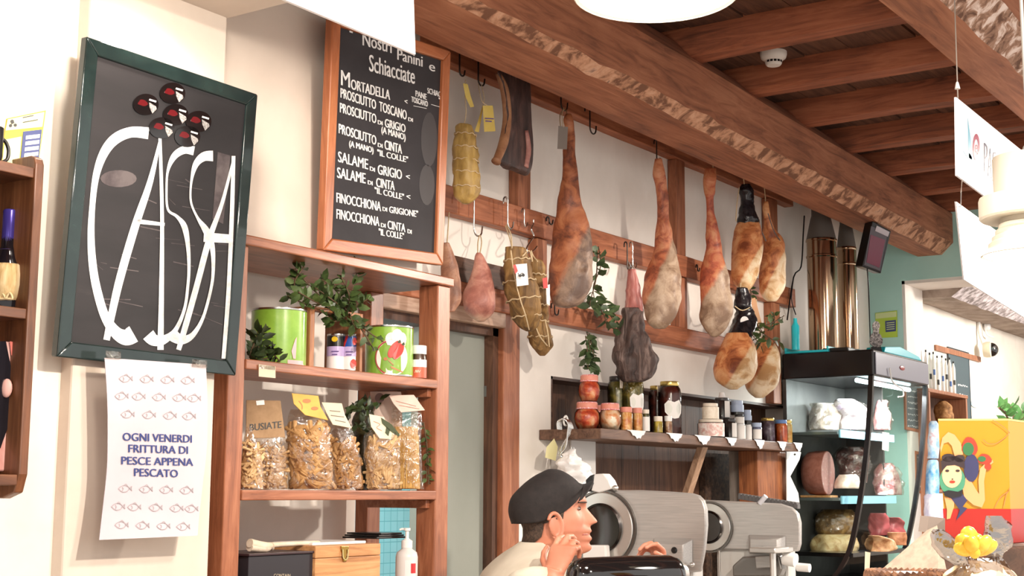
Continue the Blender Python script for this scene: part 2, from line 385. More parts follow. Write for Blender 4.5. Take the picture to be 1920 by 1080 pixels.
def beam(name, prof0, x0, prof1, x1, mats, chips, n=60, start=None, end=None, seed=0.0):
    b = MB(); rs = []
    a, z = (start if start is not None else x0), (end if end is not None else x1)
    for i in range(n + 1):
        X = a + (z - a) * i / n; t = (X - x0) / (x1 - x0); r = []
        for j, (q0, q1) in enumerate(zip(prof0, prof1)):
            jit = .012 if j in chips else .006
            dy = jit * noise.noise(V((X * (6 if j in chips else 1.6), j * 9.1 + seed, 0))); dz = jit * noise.noise(V((X * (6 if j in chips else 1.6), j * 9.1 + seed, 5)))
            r.append(V((X, q0[0] + (q1[0] - q0[0]) * t + dy, q0[1] + (q1[1] - q0[1]) * t + dz)))
        rs.append(r)
    b.rings(rs); m = len(prof0)
    for i in range(n):
        b.mi[i * m + chips[0]] = 1
    return struct(name, b, mats, smooth=28)
beam('ceiling_beam', [(2.592, 2.99), (2.345, 2.99), (2.298, 3.012), (2.298, 3.205), (2.37, 3.30), (2.50, 3.37), (2.60, 3.30)], 3.3,
     [(2.684, 3.003), (2.54, 3.0), (2.470, 3.070), (2.468, 3.245), (2.56, 3.33), (2.62, 3.37), (2.69, 3.3)], XF, [WD_BEAM, WHITEWASH_X], (1, 2), start=2.46, end=XF + .01)
beam('ceiling_beam', [(1.312, 3.0), (1.165, 3.0), (1.085, 3.085), (1.05, 3.37), (1.33, 3.37)], 0, [(1.33, 3.0), (1.18, 3.0), (1.10, 3.085), (1.06, 3.37), (1.34, 3.37)], XF, [WD_BEAM, WHITEWASH], (1, 2), start=-.6, end=XF + .01, seed=40)
beam('ceiling_beam', [(2.86, 2.80), (2.60, 2.795), (2.50, 2.86), (2.50, 3.3), (2.86, 3.3)], XF + WT, [(2.86, 2.80), (2.62, 2.80), (2.52, 2.87), (2.50, 3.3), (2.86, 3.3)], 13, [mottle('aged_grey_plaster', [(.35, (132, 116, 104)), (.6, (168, 152, 140))], 8, .9, .5), mottle('flaking_plaster', [(.4, (120, 108, 104)), (.55, (196, 184, 184)), (.7, (224, 216, 218))], 18, .9, .6)], (1, 2), seed=80)
# ------------------------------------------------------------------ shared materials and builders of things
CHALK = mottle('chalk', [(.3, (196, 196, 194)), (.6, (232, 232, 230))], 60, .9, 0)
CHALK_DIM = mottle('smudged_chalk', [(.4, (70, 62, 64)), (.6, (96, 88, 88))], 14, .9, 0)
SLATE = mottle('slate_black', [(.4, (24, 21, 23)), (.62, (34, 30, 32)), (.8, (60, 54, 53))], 5, .6, .05, detail=7, stretch=(.6, 1, 2.2))
SLATE_M = mottle('slate_menu', [(.4, (36, 33, 36)), (.7, (48, 45, 48))], 5, .7, .05)
STEEL = flat('steel', (190, 188, 184), .22, 1.0)
CHROME = flat('chrome_wire', (206, 204, 200), .12, 1.0)
DARKSTEEL = flat('dark_steel', (74, 68, 64), .35, .9)
PAPER = mottle('white_paper', [(.3, (234, 230, 228)), (.7, (244, 241, 238))], 9, .7, .05)
CREAM_PAPER = mottle('cream_paper', [(.3, (222, 208, 178)), (.7, (234, 222, 196))], 9, .7, .1)
YELLOW_PAPER = mottle('yellow_paper', [(.3, (208, 180, 84)), (.7, (224, 200, 112))], 9, .6, .1)
STRING = mottle('string', [(.3, (196, 170, 130)), (.7, (222, 202, 166))], 200, .9, .3)
LEAF = mottle('laurel_leaf', [(.3, (44, 58, 30)), (.55, (72, 92, 46)), (.75, (110, 126, 76))], 22, .45, .2)
STEM = flat('twig_brown', (84, 64, 42), .8)
CLEAR = glass('clear_glass', (246, 248, 246), .28, .03)
FILM = film('clear_bag_film', (248, 244, 238), .2, .12, 45)
BLACKP = flat('black_plastic', (22, 21, 22), .3)
BLACKG = flat('black_gloss', (16, 15, 16), .08, 0, .6, 0, .5)
WHITEP = flat('white_plastic', (232, 230, 226), .35)
GREYP = flat('grey_plastic', (150, 148, 144), .45)

def T(mb, pl, s, x0, y0, x1, y1, h, off=.0012, mi=0):
    a, b = pl.at(x0, y0, off), pl.at(x1, y1, off); u = b - a; v = pl.at(x0, y0 - h, off) - a
    v = (v - pl.n * v.dot(pl.n))
    mb.text(s, a, u, v, mi)
def poly(mb, pl, pts, off=.001, th=.0006, mi=0):
    q = [pl.at(x, y, off) for x, y in pts]; mb.prism(q, -pl.n * th, mi)
def strip(mb, pl, pts, w, off=.0012, mi=0, sub=6):
    """a painted line of varying width along picture points (x, y[, width])"""
    pts = [(q[0], q[1], q[2] if len(q) > 2 else w) for q in pts]
    rr = catmull(pts, sub) if sub > 1 else pts; out = []
    for i, (x, y, ww) in enumerate(rr):
        a, b = rr[max(i - 1, 0)], rr[min(i + 1, len(rr) - 1)]; dx, dy = b[0] - a[0], b[1] - a[1]; l = math.hypot(dx, dy) or 1
        nx, ny = -dy / l * ww / 2, dx / l * ww / 2
        out.append((pl.at(x - nx, y - ny, off), pl.at(x + nx, y + ny, off)))
    mb.add([q for pr in out for q in pr], [(2 * k, 2 * k + 1, 2 * k + 3, 2 * k + 2) for k in range(len(out) - 1)], mi)
def disc(mb, pl, x, y, rx, ry, off=.001, n=18, mi=0, th=.0006):
    poly(mb, pl, [(x + rx * math.cos(2 * math.pi * k / n), y + ry * math.sin(2 * math.pi * k / n)) for k in range(n)], off, th, mi)

class Rect:
    """the upright rectangle on a plane that fits four seen corners (top left, top right, bottom right, bottom left)"""
    def __init__(s, pl, quad):
        q = [pl.at(*c) for c in quad]; u = ((q[1] - q[0]) + (q[2] - q[3])); s.u = u.normalized(); s.n = pl.n
        s.v = s.u.cross(s.n); s.v = s.v if s.v.z > 0 else -s.v
        c = (q[0] + q[1] + q[2] + q[3]) / 4; s.c = c
        U = [(w - c).dot(s.u) for w in q]; Vv = [(w - c).dot(s.v) for w in q]
        s.x0, s.x1, s.y0, s.y1 = (U[0] + U[3]) / 2, (U[1] + U[2]) / 2, (Vv[2] + Vv[3]) / 2, (Vv[0] + Vv[1]) / 2
    def pt(s, a, b, off=0): return s.c + s.u * a + s.v * b + s.n * off
    def quad(s, m, off=0): return [s.pt(s.x0 + m, s.y1 - m, off), s.pt(s.x1 - m, s.y1 - m, off), s.pt(s.x1 - m, s.y0 + m, off), s.pt(s.x0 + m, s.y0 + m, off)]
def framed(t, pl, quad, fw, th, fmat, pmat, fmat2=None, recess=.006, bev=.003):
    """frame (mitred, raised) and panel as parts of t; the panel face lies on the plane"""
    r = Rect(pl, quad); f = MB()
    o, i = r.quad(0, recess), r.quad(fw, recess)
    for k in range(4):
        j = (k + 1) % 4
        f.prism([o[k], o[j], i[j], i[k]], -r.n * th, 0 if k % 2 else 1)
    f.build('frame', [fmat, fmat2 or fmat], t, smooth=40, bevel=bev)
    p = MB(); p.prism(r.quad(fw - .004), -r.n * (th - recess - .002)); p.build('panel', pmat, t)
    return r
def xplane(p0, z0, p1=None, z1=None):
    """plane along the back wall through depth p0 at height z0, leaning to p1 at z1"""
    if p1 is None: return Plane((0, p0, z0), (0, -1, 0))
    d = V((0, p1 - p0, z1 - z0)); return Plane((0, p0, z0), V((1, 0, 0)).cross(d))
def viewplane(c, turn=0.0, tilt=0.0):
    n = Matrix.Rotation(turn, 3, 'Z') @ (-FH); n = (n + ZU * tilt).normalized(); return Plane(c, n)

def hook(name, top, drop, w, r=.0035, m=None, label='', turn=0.0, group=None):
    """an S hook: upper bend over the rail, lower bend carrying; top = place of the upper bend"""
    b = MB(); u = Matrix.Rotation(turn, 3, 'Z') @ V((1, 0, 0)); top = V(top); R1 = w * .4; R2 = w * .5; zl = drop - R2
    loc2 = [(-2 * R1, -.9 * R1)] + [(-R1 + R1 * math.cos(math.pi * (1 - k / 6)), R1 * math.sin(math.pi * (1 - k / 6))) for k in range(7)]
    loc2 += [(0, -zl * .5), (0, -zl)] + [(R2 - R2 * math.cos(math.pi * k / 7), -zl - R2 * math.sin(math.pi * k / 7)) for k in range(1, 8)] + [(2 * R2 + .002, -zl + R2 * .6)]
    pts = [top + u * a_ + ZU * z_ for a_, z_ in loc2]
    b.tube(pts, r, 8)
    o = b.build(name, m or CHROME, None, smooth=60, loc=top); tag(o, label, 'hook', group); return o

def leaf(mb, c, d, n, L, w, mi=0):
    d = d.normalized(); s = d.cross(n).normalized(); n = s.cross(d).normalized()
    q = [c, c + d * L * .3 + s * w * .8 + n * w * .15, c + d * L * .65 + s * w * .75 + n * w * .1 - n * L * .03, c + d * L - n * L * .12,
         c + d * L * .65 - s * w * .75 + n * w * .1 - n * L * .03, c + d * L * .3 - s * w * .8 + n * w * .15, c + d * L * .3, c + d * L * .65 - n * L * .03]
    mb.add(q, [(0, 1, 6), (1, 2, 7, 6), (2, 3, 7), (0, 6, 5), (6, 7, 4, 5), (7, 3, 4)], mi)
def sprig(name, label, cat, lines, nleaf, L, rs=1, group=None, mat_=None, spread=1.0, base=None, droop=0.0):
    """leafy twigs: each line is a list of (x, y, depth) points"""
    R = random.Random(rs); st, lf = MB(), MB(); first = None
    for ln in lines:
        w = catmull([tuple(P(*q)) for q in ln], 6)
        if first is None: first = V(w[0])
        st.tube(w, [.0028, .0016], 6)
        for k in range(nleaf):
            t = (k + .5) / nleaf * (len(w) - 1); i = min(int(t), len(w) - 2); c = V(w[i]).lerp(V(w[i + 1]), t - i); ax = (V(w[i + 1]) - V(w[i])).normalized()
            o = V((R.gauss(0, 1), R.gauss(0, 1), R.gauss(0, 1))); o = (o - ax * o.dot(ax)).normalized()
            d = (ax * R.uniform(.1, .9) + o * spread + ZU * (R.uniform(-.1, .3) - droop)); nn = (V((-.6, -.6, .4)) + V((R.gauss(0, .6), R.gauss(0, .6), R.gauss(0, .6))))
            s_ = R.uniform(.75, 1.2); leaf(lf, c, d, nn, L * s_, L * s_ * .30)
    t = thing(name, label, cat, base or first, group)
    st.build('stem', STEM, t, smooth=60); lf.build('leaves', mat_ or LEAF, t, smooth=50)
    return t
def card(mb, pts, p, th=.0015, mi=0, tilt=0.0):
    q = []
    for e in pts:
        x, y = e[0], e[1]; q.append(P(x, y, p + (e[2] if len(e) > 2 else 0)))
    mb.prism(q, FH * th, mi)
# round jars and tins -------------------------------------------------
CANG = math.atan2(-FH.y, -FH.x)                          # direction towards the front of the shop (camera side)
def cyl(xm, wpx, ytop, ybot, p, zb):
    c = P(xm, ybot, p); c = V((c.x, c.y, zb)); s = ppm(c); return c, wpx / 2 / s, (ybot - ytop) / s
def jar(label, xm, wpx, ytop, ybot, p, zb, stuff, lid, lab=None, group=None, lidh=.16, shape='straight', labw=1.0, labz=(.12, .72), name='jar', neck=.86, text=None, laboff=0.0):
    c, r, h = cyl(xm, wpx, ytop, ybot, p, zb)
    t = thing(name, label, 'jar', c, group); lh = h * lidh; bh = h - lh
    if shape == 'straight': pr = [(r * .9, 0), (r, .03 * bh), (r, .84 * bh), (r * .93, .93 * bh), (r * neck, bh)]
    elif shape == 'orcio': pr = [(r * .62, 0), (r * .72, .03 * bh), (r * .93, .3 * bh), (r, .55 * bh), (r * .93, .8 * bh), (r * .76, .95 * bh), (r * .72, bh)]
    else: pr = [(r * .9, 0), (r, .04 * bh), (r, .9 * bh), (r * neck, bh)]
    g = MB(); g.lathe(c, pr, 28); g.build('glass', CLEAR, t, smooth=40)
    q = MB(); q.lathe(c, [(a * .95, max(z * .97, .002)) for a, z in pr], 28); q.build('contents', stuff, t, smooth=40)
    rl = max(pr[-1][0] * 1.06, r * .8) if lidh else 0
    if lidh:
        l = MB(); l.lathe(c, [(rl * .98, bh - .002), (rl, bh), (rl, h - .002), (rl * .97, h), (rl * .5, h - .0008), (.0006, h - .0008)], 30); l.build('lid', lid, t, smooth=40)
    if lab is not None:
        b = MB(); aw = labw; b.patch(c, r + .0012, bh * labz[0], bh * labz[1], CANG + laboff - aw, CANG + laboff + aw, 14); b.build('label', lab, t, smooth=60)
    return t, c, r, h
def tin(name, label, cat, xm, wpx, ytop, ybot, p, zb, body, rimm=None, parts=True, group=None):
    c, r, h = cyl(xm, wpx, ytop, ybot, p, zb); t = thing(name, label, cat, c, group)
    b = MB(); b.lathe(c, [(r * .985, .001), (r * .99, .012 * 1), (r * .985, h * .5), (r * .985, h - .006)], 40); b.build('body', body, t, smooth=35)
    m = MB()
    for z in (0, h - .006): m.lathe(c, [(r * .97, z), (r, z + .001), (r * 1.005, z + .003), (r, z + .006), (r * .95, z + .006), (r * .94, z + .003)], 40)
    m.lathe(c, [(r * .95, h - .006), (.001, h - .006)], 40); m.build('rim', rimm or STEEL, t, smooth=40)
    return t, c, r, h
def wrap(mb, c, r, fn, mi=0):
    """puts flat (angle offset in metres, height) outlines round a tin, facing the camera side"""
    for pts, m in fn:
        q = [c + V((math.cos(CANG + a / r) * (r + .0012 + .0004 * m), math.sin(CANG + a / r) * (r + .0012 + .0004 * m), z)) for a, z in pts]
        mb.add(q, [list(range(len(q)))], m)
def blob(cx, cy, rx, ry, n=18, wob=0.0, sd=0):
    return [(cx + rx * math.cos(2 * math.pi * k / n) * (1 + wob * math.sin(3 * 2 * math.pi * k / n + sd)), cy + ry * math.sin(2 * math.pi * k / n) * (1 + wob * math.sin(2 * 2 * math.pi * k / n + sd))) for k in range(n)]
# ------------------------------------------------------------------ left: wall cabinet, flask, leaflet, bag
PC, PW = 2.47, 2.64                                      # cabinet front and wall
Lz = lambda x, y, p=PC: P(x, y, p).z
xr = P(76, 450, PC).x; xi = xr - .022
t = thing('wall_cabinet', 'dark wooden open wall cabinet with rounded side panel, holding a straw flask', 'cabinet', (xr - .3, PW, Lz(60, 905)))
WC = wood('cabinet_wood', (64, 36, 20), (110, 66, 38), (142, 92, 58), 'z', .8, .45, .2); WCX = wood('cabinet_wood_level', (58, 33, 20), (98, 58, 34), (132, 84, 54), 'x', .8, .45, .2)
z0, z1 = Lz(40, 935), Lz(70, 300) + .012
b = MB(); pp = [(PW, z0 - .0), (PC + .05, z0), (PC + .012, z0 + .012), (PC, z0 + .05), (PC, z1 - .02), (PC + .006, z1 - .006), (PC + .02, z1), (PW, z1)]
b.prism([V((xi, a, z)) for a, z in pp], (xr - xi, 0, 0)); b.build('side_panel', WC, t, bevel=.003)
b = MB(); b.prism([V((xr - .62, a, z)) for a, z in pp], (.022, 0, 0)); b.build('side_panel', WC, t, bevel=.003)
for y in (318, 587, 900):
    z = Lz(40, y); b = MB(); b.box((xr - .598, PC + .004, z - .011), (xi, PW, z + .011)); b.build('shelf', WCX, t, bevel=.002)
zc = [Lz(40, y) + .011 for y in (318, 587, 900)]
b = MB(); b.box((xr - .598, PW - .012, z0 + .01), (xi, PW - .001, zc[0] - .022)); b.build('back_panel', wood('cabinet_back', (40, 24, 16), (66, 40, 26), (84, 54, 36), 'z', .8, .6), t)
# leaflet holder on top
t = thing('leaflet_holder', 'yellow information card with blue panels standing on top of the dark wall cabinet', 'card', (P(45, 310, 2.56).x, 2.56, zc[0]))
pl = Plane(P(45, 260, 2.555), V((-.12, -1, .12)))
b = MB(); b.prism([pl.at(*q) for q in ((2, 300), (14, 222), (86, 207), (70, 322))], -pl.n * .006); b.build('card', flat('card_yellow', (214, 204, 60), .5), t)
b = MB(); poly(b, pl, [(14, 224), (83, 210), (79, 238), (10, 245)], .001, .0005); poly(b, pl, [(9, 262), (40, 256), (34, 318), (4, 302)], .001, .0005, 0)
b.build('pale_panel', flat('pale_yellow', (230, 228, 170), .5), t)
b = MB(); poly(b, pl, [(43, 247), (78, 243), (72, 298), (38, 298)], .0016, .0005); b.build('blue_panel', flat('card_blue', (62, 72, 120), .5), t)
b = MB()
for k in range(4): y = 255 + 11 * k; poly(b, pl, [(48 - k, y), (74 - k, y - 3), (73 - k, y + 4), (47 - k, y + 7)], .0024, .0005)
b.build('white_bar', flat('card_white', (225, 226, 224), .5), t)
b = MB(); disc(b, pl, 22, 228, 3.4, 3.4, .002); disc(b, pl, 19, 236, 3, 3, .002); disc(b, pl, 28, 235, 3, 3, .002); strip(b, pl, [(20, 233), (26, 230)], 2, .002, sub=1)
strip(b, pl, [(42, 221), (62, 217)], 1.6, .0024, sub=1); strip(b, pl, [(42, 230), (70, 225)], 1.6, .0024, sub=1)
b.build('emblem', flat('ink_dark', (60, 60, 58), .6), t)
b = MB(); c = P(0, 285, 2.50); b.tube([c + V((0, 0, .03)), c + V((.012, 0, .024)), c + V((.02, 0, .008)), c + V((.018, 0, -.012)), c + V((.004, 0, -.022))], .004, 8, smooth=4)
b.lathe((c.x - .03, c.y, zc[0]), [(.028, 0), (.03, .01), (.03, .07), (.027, .07), (.027, .012), (.001, .012)], 20); o = b.build('coffee_mug', BLACKP, None, smooth=50, loc=(c.x, c.y, zc[0])); tag(o, 'black mug handle beside the yellow card on the wall cabinet', 'mug')
# straw-covered wine flask
xm, pf = 9, 2.545; c = P(xm, 572, pf); c = V((c.x, pf, zc[1])); s = ppm(c)
t = thing('wine_flask', 'straw covered wine flask with purple capsule on the upper cabinet shelf', 'bottle', c)
zz = lambda y: (572 - y) / s
b = MB(); b.lathe(c, [(.001, .004), (28 / s, .006), (33 / s, zz(520)), (30 / s, zz(490)), (20 / s, zz(472)), (13 / s, zz(450)), (12 / s, zz(384))], 28); b.build('bottle', flat('bottle_glass', (24, 20, 26), .08), t, smooth=60)
b = MB(); b.lathe(c, [(12.8 / s, zz(448)), (12.8 / s, zz(382)), (11 / s, zz(379)), (.001, zz(379))], 24); b.build('capsule', flat('capsule_purple', (72, 60, 150), .25, .4), t, smooth=50)
b = MB(); b.patch(c, 15 / s, zz(478), zz(456), CANG - .9, CANG + .6, 10); b.build('neck_label', flat('label_violet', (92, 70, 140), .5), t)
STRAW = mottle('straw_weave', [(.35, (196, 160, 104)), (.55, (226, 198, 146)), (.75, (240, 220, 178))], 14, .8, .4, stretch=(6, 6, .6))
b = MB(); pr = [(25 / s, 0), (27 / s, zz(566)), (25 / s, zz(560)), (33 / s, zz(548)), (38.5 / s, zz(525)), (38 / s, zz(505)), (35 / s, zz(488)), (31 / s, zz(485))]
b.lathe(c, pr, 36); b.build('straw_cover', STRAW, t, smooth=50)
b = MB(); b.lathe(c, [(27 / s, zz(556)), (28 / s, zz(558)), (29.5 / s, zz(553)), (28 / s, zz(551))], 30)
k = c + V((math.cos(CANG) * 31 / s, math.sin(CANG) * 31 / s, zz(553))) + RH * 12 / s
b.tube([k, k + ZU * .012 + RH * .008, k + RH * .014, k], .003, 6, smooth=4); b.tube([k, k + ZU * .012 - RH * .008, k - RH * .014, k], .003, 6, smooth=4)
b.build('tie', flat('straw_tie', (232, 208, 160), .8), t, smooth=60)
# glossy carrier bag below
t = thing('gift_bag', 'white and dark glossy printed bag leaning on the lowest cabinet shelf', 'bag', (P(20, 890, 2.53).x, 2.53, zc[2]))
b = MB(); b.prism([P(x, y, 2.52) for x, y in ((-30, 884), (20, 884), (44, 775), (49, 645), (12, 640), (-30, 640))], (0, .07, 0)); b.build('body', mottle('bag_pinkish', [(.4, (196, 132, 122)), (.6, (236, 206, 198)), (.7, (240, 232, 228))], 7, .3, 0, stretch=(1, 1, .5)), t, smooth=40, bevel=.004)
pl = xplane(2.518, 1.7); b = MB(); poly(b, pl, [(-30, 640), (10, 640), (26, 720), (30, 755), (0, 840), (-30, 880)], .002, .002); b.build('print', mottle('print_dark', [(.3, (18, 17, 22)), (.62, (26, 24, 30)), (.72, (92, 50, 110))], 5, .12, 0), t)
b = MB(); poly(b, pl, [(17, 640), (31, 643), (32, 668), (26, 674), (20, 666)], .003, .001); b.build('tag', flat('tag_coral', (206, 110, 98), .5), t)
b = MB(); c = pl.at(9, 728, .006); b.ellipsoid(c, RH * .012, ZU * .02, FH * .006); b.build('pig_ear', flat('print_skin', (206, 160, 150), .4), t, smooth=80)

# ------------------------------------------------------------------ CASSA board and the notice below it
plC = xplane(2.575, 1.88, 2.535, 2.60)
t = thing('chalkboard_sign', 'large black framed chalkboard with tall chalk letters CASSA on the pillar', 'sign', P(275, 690, 2.58))
FR = mottle('frame_black_green', [(.4, (22, 36, 36)), (.7, (34, 50, 48))], 8, .12, .03, coat=.4)
framed(t, plC, [(155, 67), (477, 176), (443, 705), (109, 669)], .036, .022, FR, SLATE)
b = MB(); H = .5
zq = lambda pts: [(x * H, y * H, w * H) for x, y, w in pts]
strip(b, plC, zq([(556, 500, 44), (490, 496, 40), (430, 522, 40), (388, 575, 34), (360, 655, 26), (346, 760, 22), (340, 880, 26), (346, 990, 30), (362, 1085, 32), (392, 1185, 34), (432, 1245, 44), (470, 1265, 60), (500, 1252, 66)]), 10)
def letter():
    global b
    b.build('letter', CHALK, t); b = MB()
letter()
strip(b, plC, zq([(600, 516, 6), (562, 680, 22), (505, 850, 30), (442, 1070, 30), (398, 1275, 24)]), 10, .0014)
strip(b, plC, zq([(598, 516, 12), (606, 800, 14), (604, 1080, 18), (600, 1312, 24)]), 10, .0016)
strip(b, plC, zq([(512, 830, 18), (616, 842, 12)]), 10, .0014, sub=1)
letter()
strip(b, plC, zq([(726, 566, 34), (690, 562, 30), (652, 586, 24), (628, 640, 10), (623, 710, 8), (628, 785, 9), (662, 812, 12), (690, 850, 22), (703, 920, 16), (707, 1000, 12), (703, 1070, 11), (690, 1160, 12), (655, 1240, 18), (610, 1275, 34), (575, 1275, 44), (554, 1255, 50)]), 10, .0015)
letter()
strip(b, plC, zq([(797, 585, 40), (762, 588, 34), (732, 618, 22), (716, 680, 9), (714, 755, 8), (738, 815, 10), (772, 866, 26), (793, 920, 20), (798, 1000, 13), (790, 1080, 11), (760, 1190, 12), (722, 1255, 20), (684, 1274, 34), (652, 1262, 44), (640, 1245, 50)]), 10, .0017)
letter()
strip(b, plC, zq([(876, 590, 8), (832, 760, 14), (782, 900, 22), (737, 1070, 22), (692, 1230, 22), (668, 1312, 18)]), 10, .0014)
strip(b, plC, zq([(874, 585, 14), (868, 800, 16), (856, 1080, 16), (839, 1345, 20)]), 10, .0016)
strip(b, plC, zq([(762, 889, 36), (865, 896, 32)]), 10, .0018, sub=1)
b.build('letter', CHALK, t)
b = MB(); R = random.Random(3)
for k in range(26): x, y = R.uniform(170, 410), R.uniform(330, 600); strip(b, plC, [(x, y), (x + R.uniform(10, 60), y + R.uniform(0, 14))], R.uniform(.5, 2.2), .0006, sub=1)
poly(b, plC, [(408, 285), (432, 292), (418, 420), (398, 410)], .0007, .0003); poly(b, plC, blob(222, 335, 34, 16), .0007, .0003)
tag(b.build('chalk_smudges', CHALK_DIM, t), kind='stuff')
RED = flat('wine_red', (92, 20, 24), .12); GRN = mottle('engraved_grey', [(.4, (110, 106, 104)), (.6, (186, 182, 178))], 300, .5, 0)
for x, y in ((272, 196), (322, 175), (302, 240), (328, 215), (371, 228), (350, 256)):
    s = MB(); disc(s, plC, x, y, 24, 20, .003, 24, 0, .0025); o = s.build('round_sticker', BLACKG, t, smooth=30)
    s = MB(); poly(s, plC, blob(x - 6, y - 3, 9, 6, 12, .2), .0034, .0004); s.build('red_patch', RED, o)
    s = MB(); poly(s, plC, [(x + 6, y - 4), (x + 19, y + 4), (x + 20, y + 9), (x + 12, y + 17), (x + 7, y + 6)], .0034, .0004); s.build('glass_figure', GRN, o)
    s = MB(); strip(s, plC, [(x + 6, y - 9), (x + 19, y - 5)], 3.2, .0036, sub=1); s.build('white_mark', CHALK, o)
# notice of fish
plN = Plane((0, 2.575, 1.9), (-.02, -1, 0))
t = thing('paper_notice', 'white laminated notice with blue letters about Friday fried fish below the chalkboard', 'notice', P(285, 1010, 2.58))
b = MB(); rows_ = []
for k in range(25):
    u = k / 24; y0, y1 = 671 + (1012 - 671) * u, 684 + (1004 - 684) * u
    xl = 194 - 19 * (max(0, u - .55) / .45) ** 1.6 + 3 * math.sin(u * 3); xr_ = 384 - 24 * (max(0, u - .45) / .55) ** 1.4; off = .004 + .05 * max(0, u - .35) ** 2 + .006 * math.sin(u * 5)
    rows_.append([plN.at(xl + (xr_ - xl) * j / 8, y0 + (y1 - y0) * j / 8, off) for j in range(9)])
b.rings(rows_, closed=False); back = [[q + V((0, .0012, 0)) for q in r] for r in rows_]; b.rings([r[::-1] for r in back], closed=False)
b.build('sheet', mottle('laminated_paper', [(.3, (190, 177, 182)), (.7, (202, 190, 195))], 3, .16, .06, coat=.3), t, smooth=180)
class Sheet:                                             # follows the curled sheet: (x, y) picture point -> on its face
    n = plN.n
    def at(s, x, y, off=.001):
        u = min(max((y - 676) / 331, 0), 1); xl = 194 - 19 * (max(0, u - .55) / .45) ** 1.6 + 3 * math.sin(u * 3); j = min(max((x - xl) / 184, 0), 1)
        return plN.at(x, y, .0045 + .05 * max(0, u - .35) ** 2 + .006 * math.sin(u * 5) + off)
SH = Sheet(); b = MB(); z = lambda x, y: (x / 2, 540 + y / 2)
for s_, (x0, y0), (x1, y1) in (('OGNI VENERDI', (448, 572), (706, 580)), ('FRITTURA DI', (470, 616), (692, 622)), ('PESCE APPENA', (444, 661), (712, 667)), ('PESCATO', (492, 705), (655, 710))):
    T(b, SH, s_, *z(x0, y0), *z(x1, y1), 14.5, .0016); T(b, SH, s_, *z(x0 + 2, y0), *z(x1 + 2, y1), 14.5, .0018)
b.build('lettering', flat('ink_blue', (44, 58, 116), .5), t)
fr = ((712, (231, 270, 309, 347)), (745, (222, 254, 292, 330, 358)), (779, (233, 273, 312, 348)), (918, (229, 268, 306, 344)), (952, (215, 245, 285, 324, 352)), (986, (219, 258, 297, 334)))
for y, xs in fr:
    for x in xs:
        f = MB(); yy = y + (x - 285) * .03
        strip(f, SH, [(x - 12, yy), (x - 6, yy - 5), (x + 3, yy - 6), (x + 9, yy - 1), (x + 13, yy + 4)], 1.0, .0012, sub=3); strip(f, SH, [(x - 12, yy), (x - 5, yy + 6), (x + 4, yy + 5), (x + 9, yy - 1), (x + 13, yy - 5)], 1.0, .0012, sub=3)
        strip(f, SH, [(x - 2, yy - 6), (x + 2, yy - 9), (x + 5, yy - 5)], .9, .0012, sub=2); strip(f, SH, [(x - 5, yy - 3), (x - 3, yy), (x - 5, yy + 4)], .9, .0012, sub=2); strip(f, SH, [(x + 13, yy + 4), (x + 12, yy), (x + 13, yy - 5)], .9, .0012, sub=2)
        f.build('fish_drawing', flat('ink_pale_grey', (150, 140, 143), .6), t)
for x, y in ((206, 668), (368, 684)):
    b = MB(); poly(b, plN, [(x - 12, y - 10), (x + 16, y - 8), (x + 16, y + 6), (x - 12, y + 4)], .0085, .0008); b.build('tape', film('tape', (235, 232, 226), .15), t)

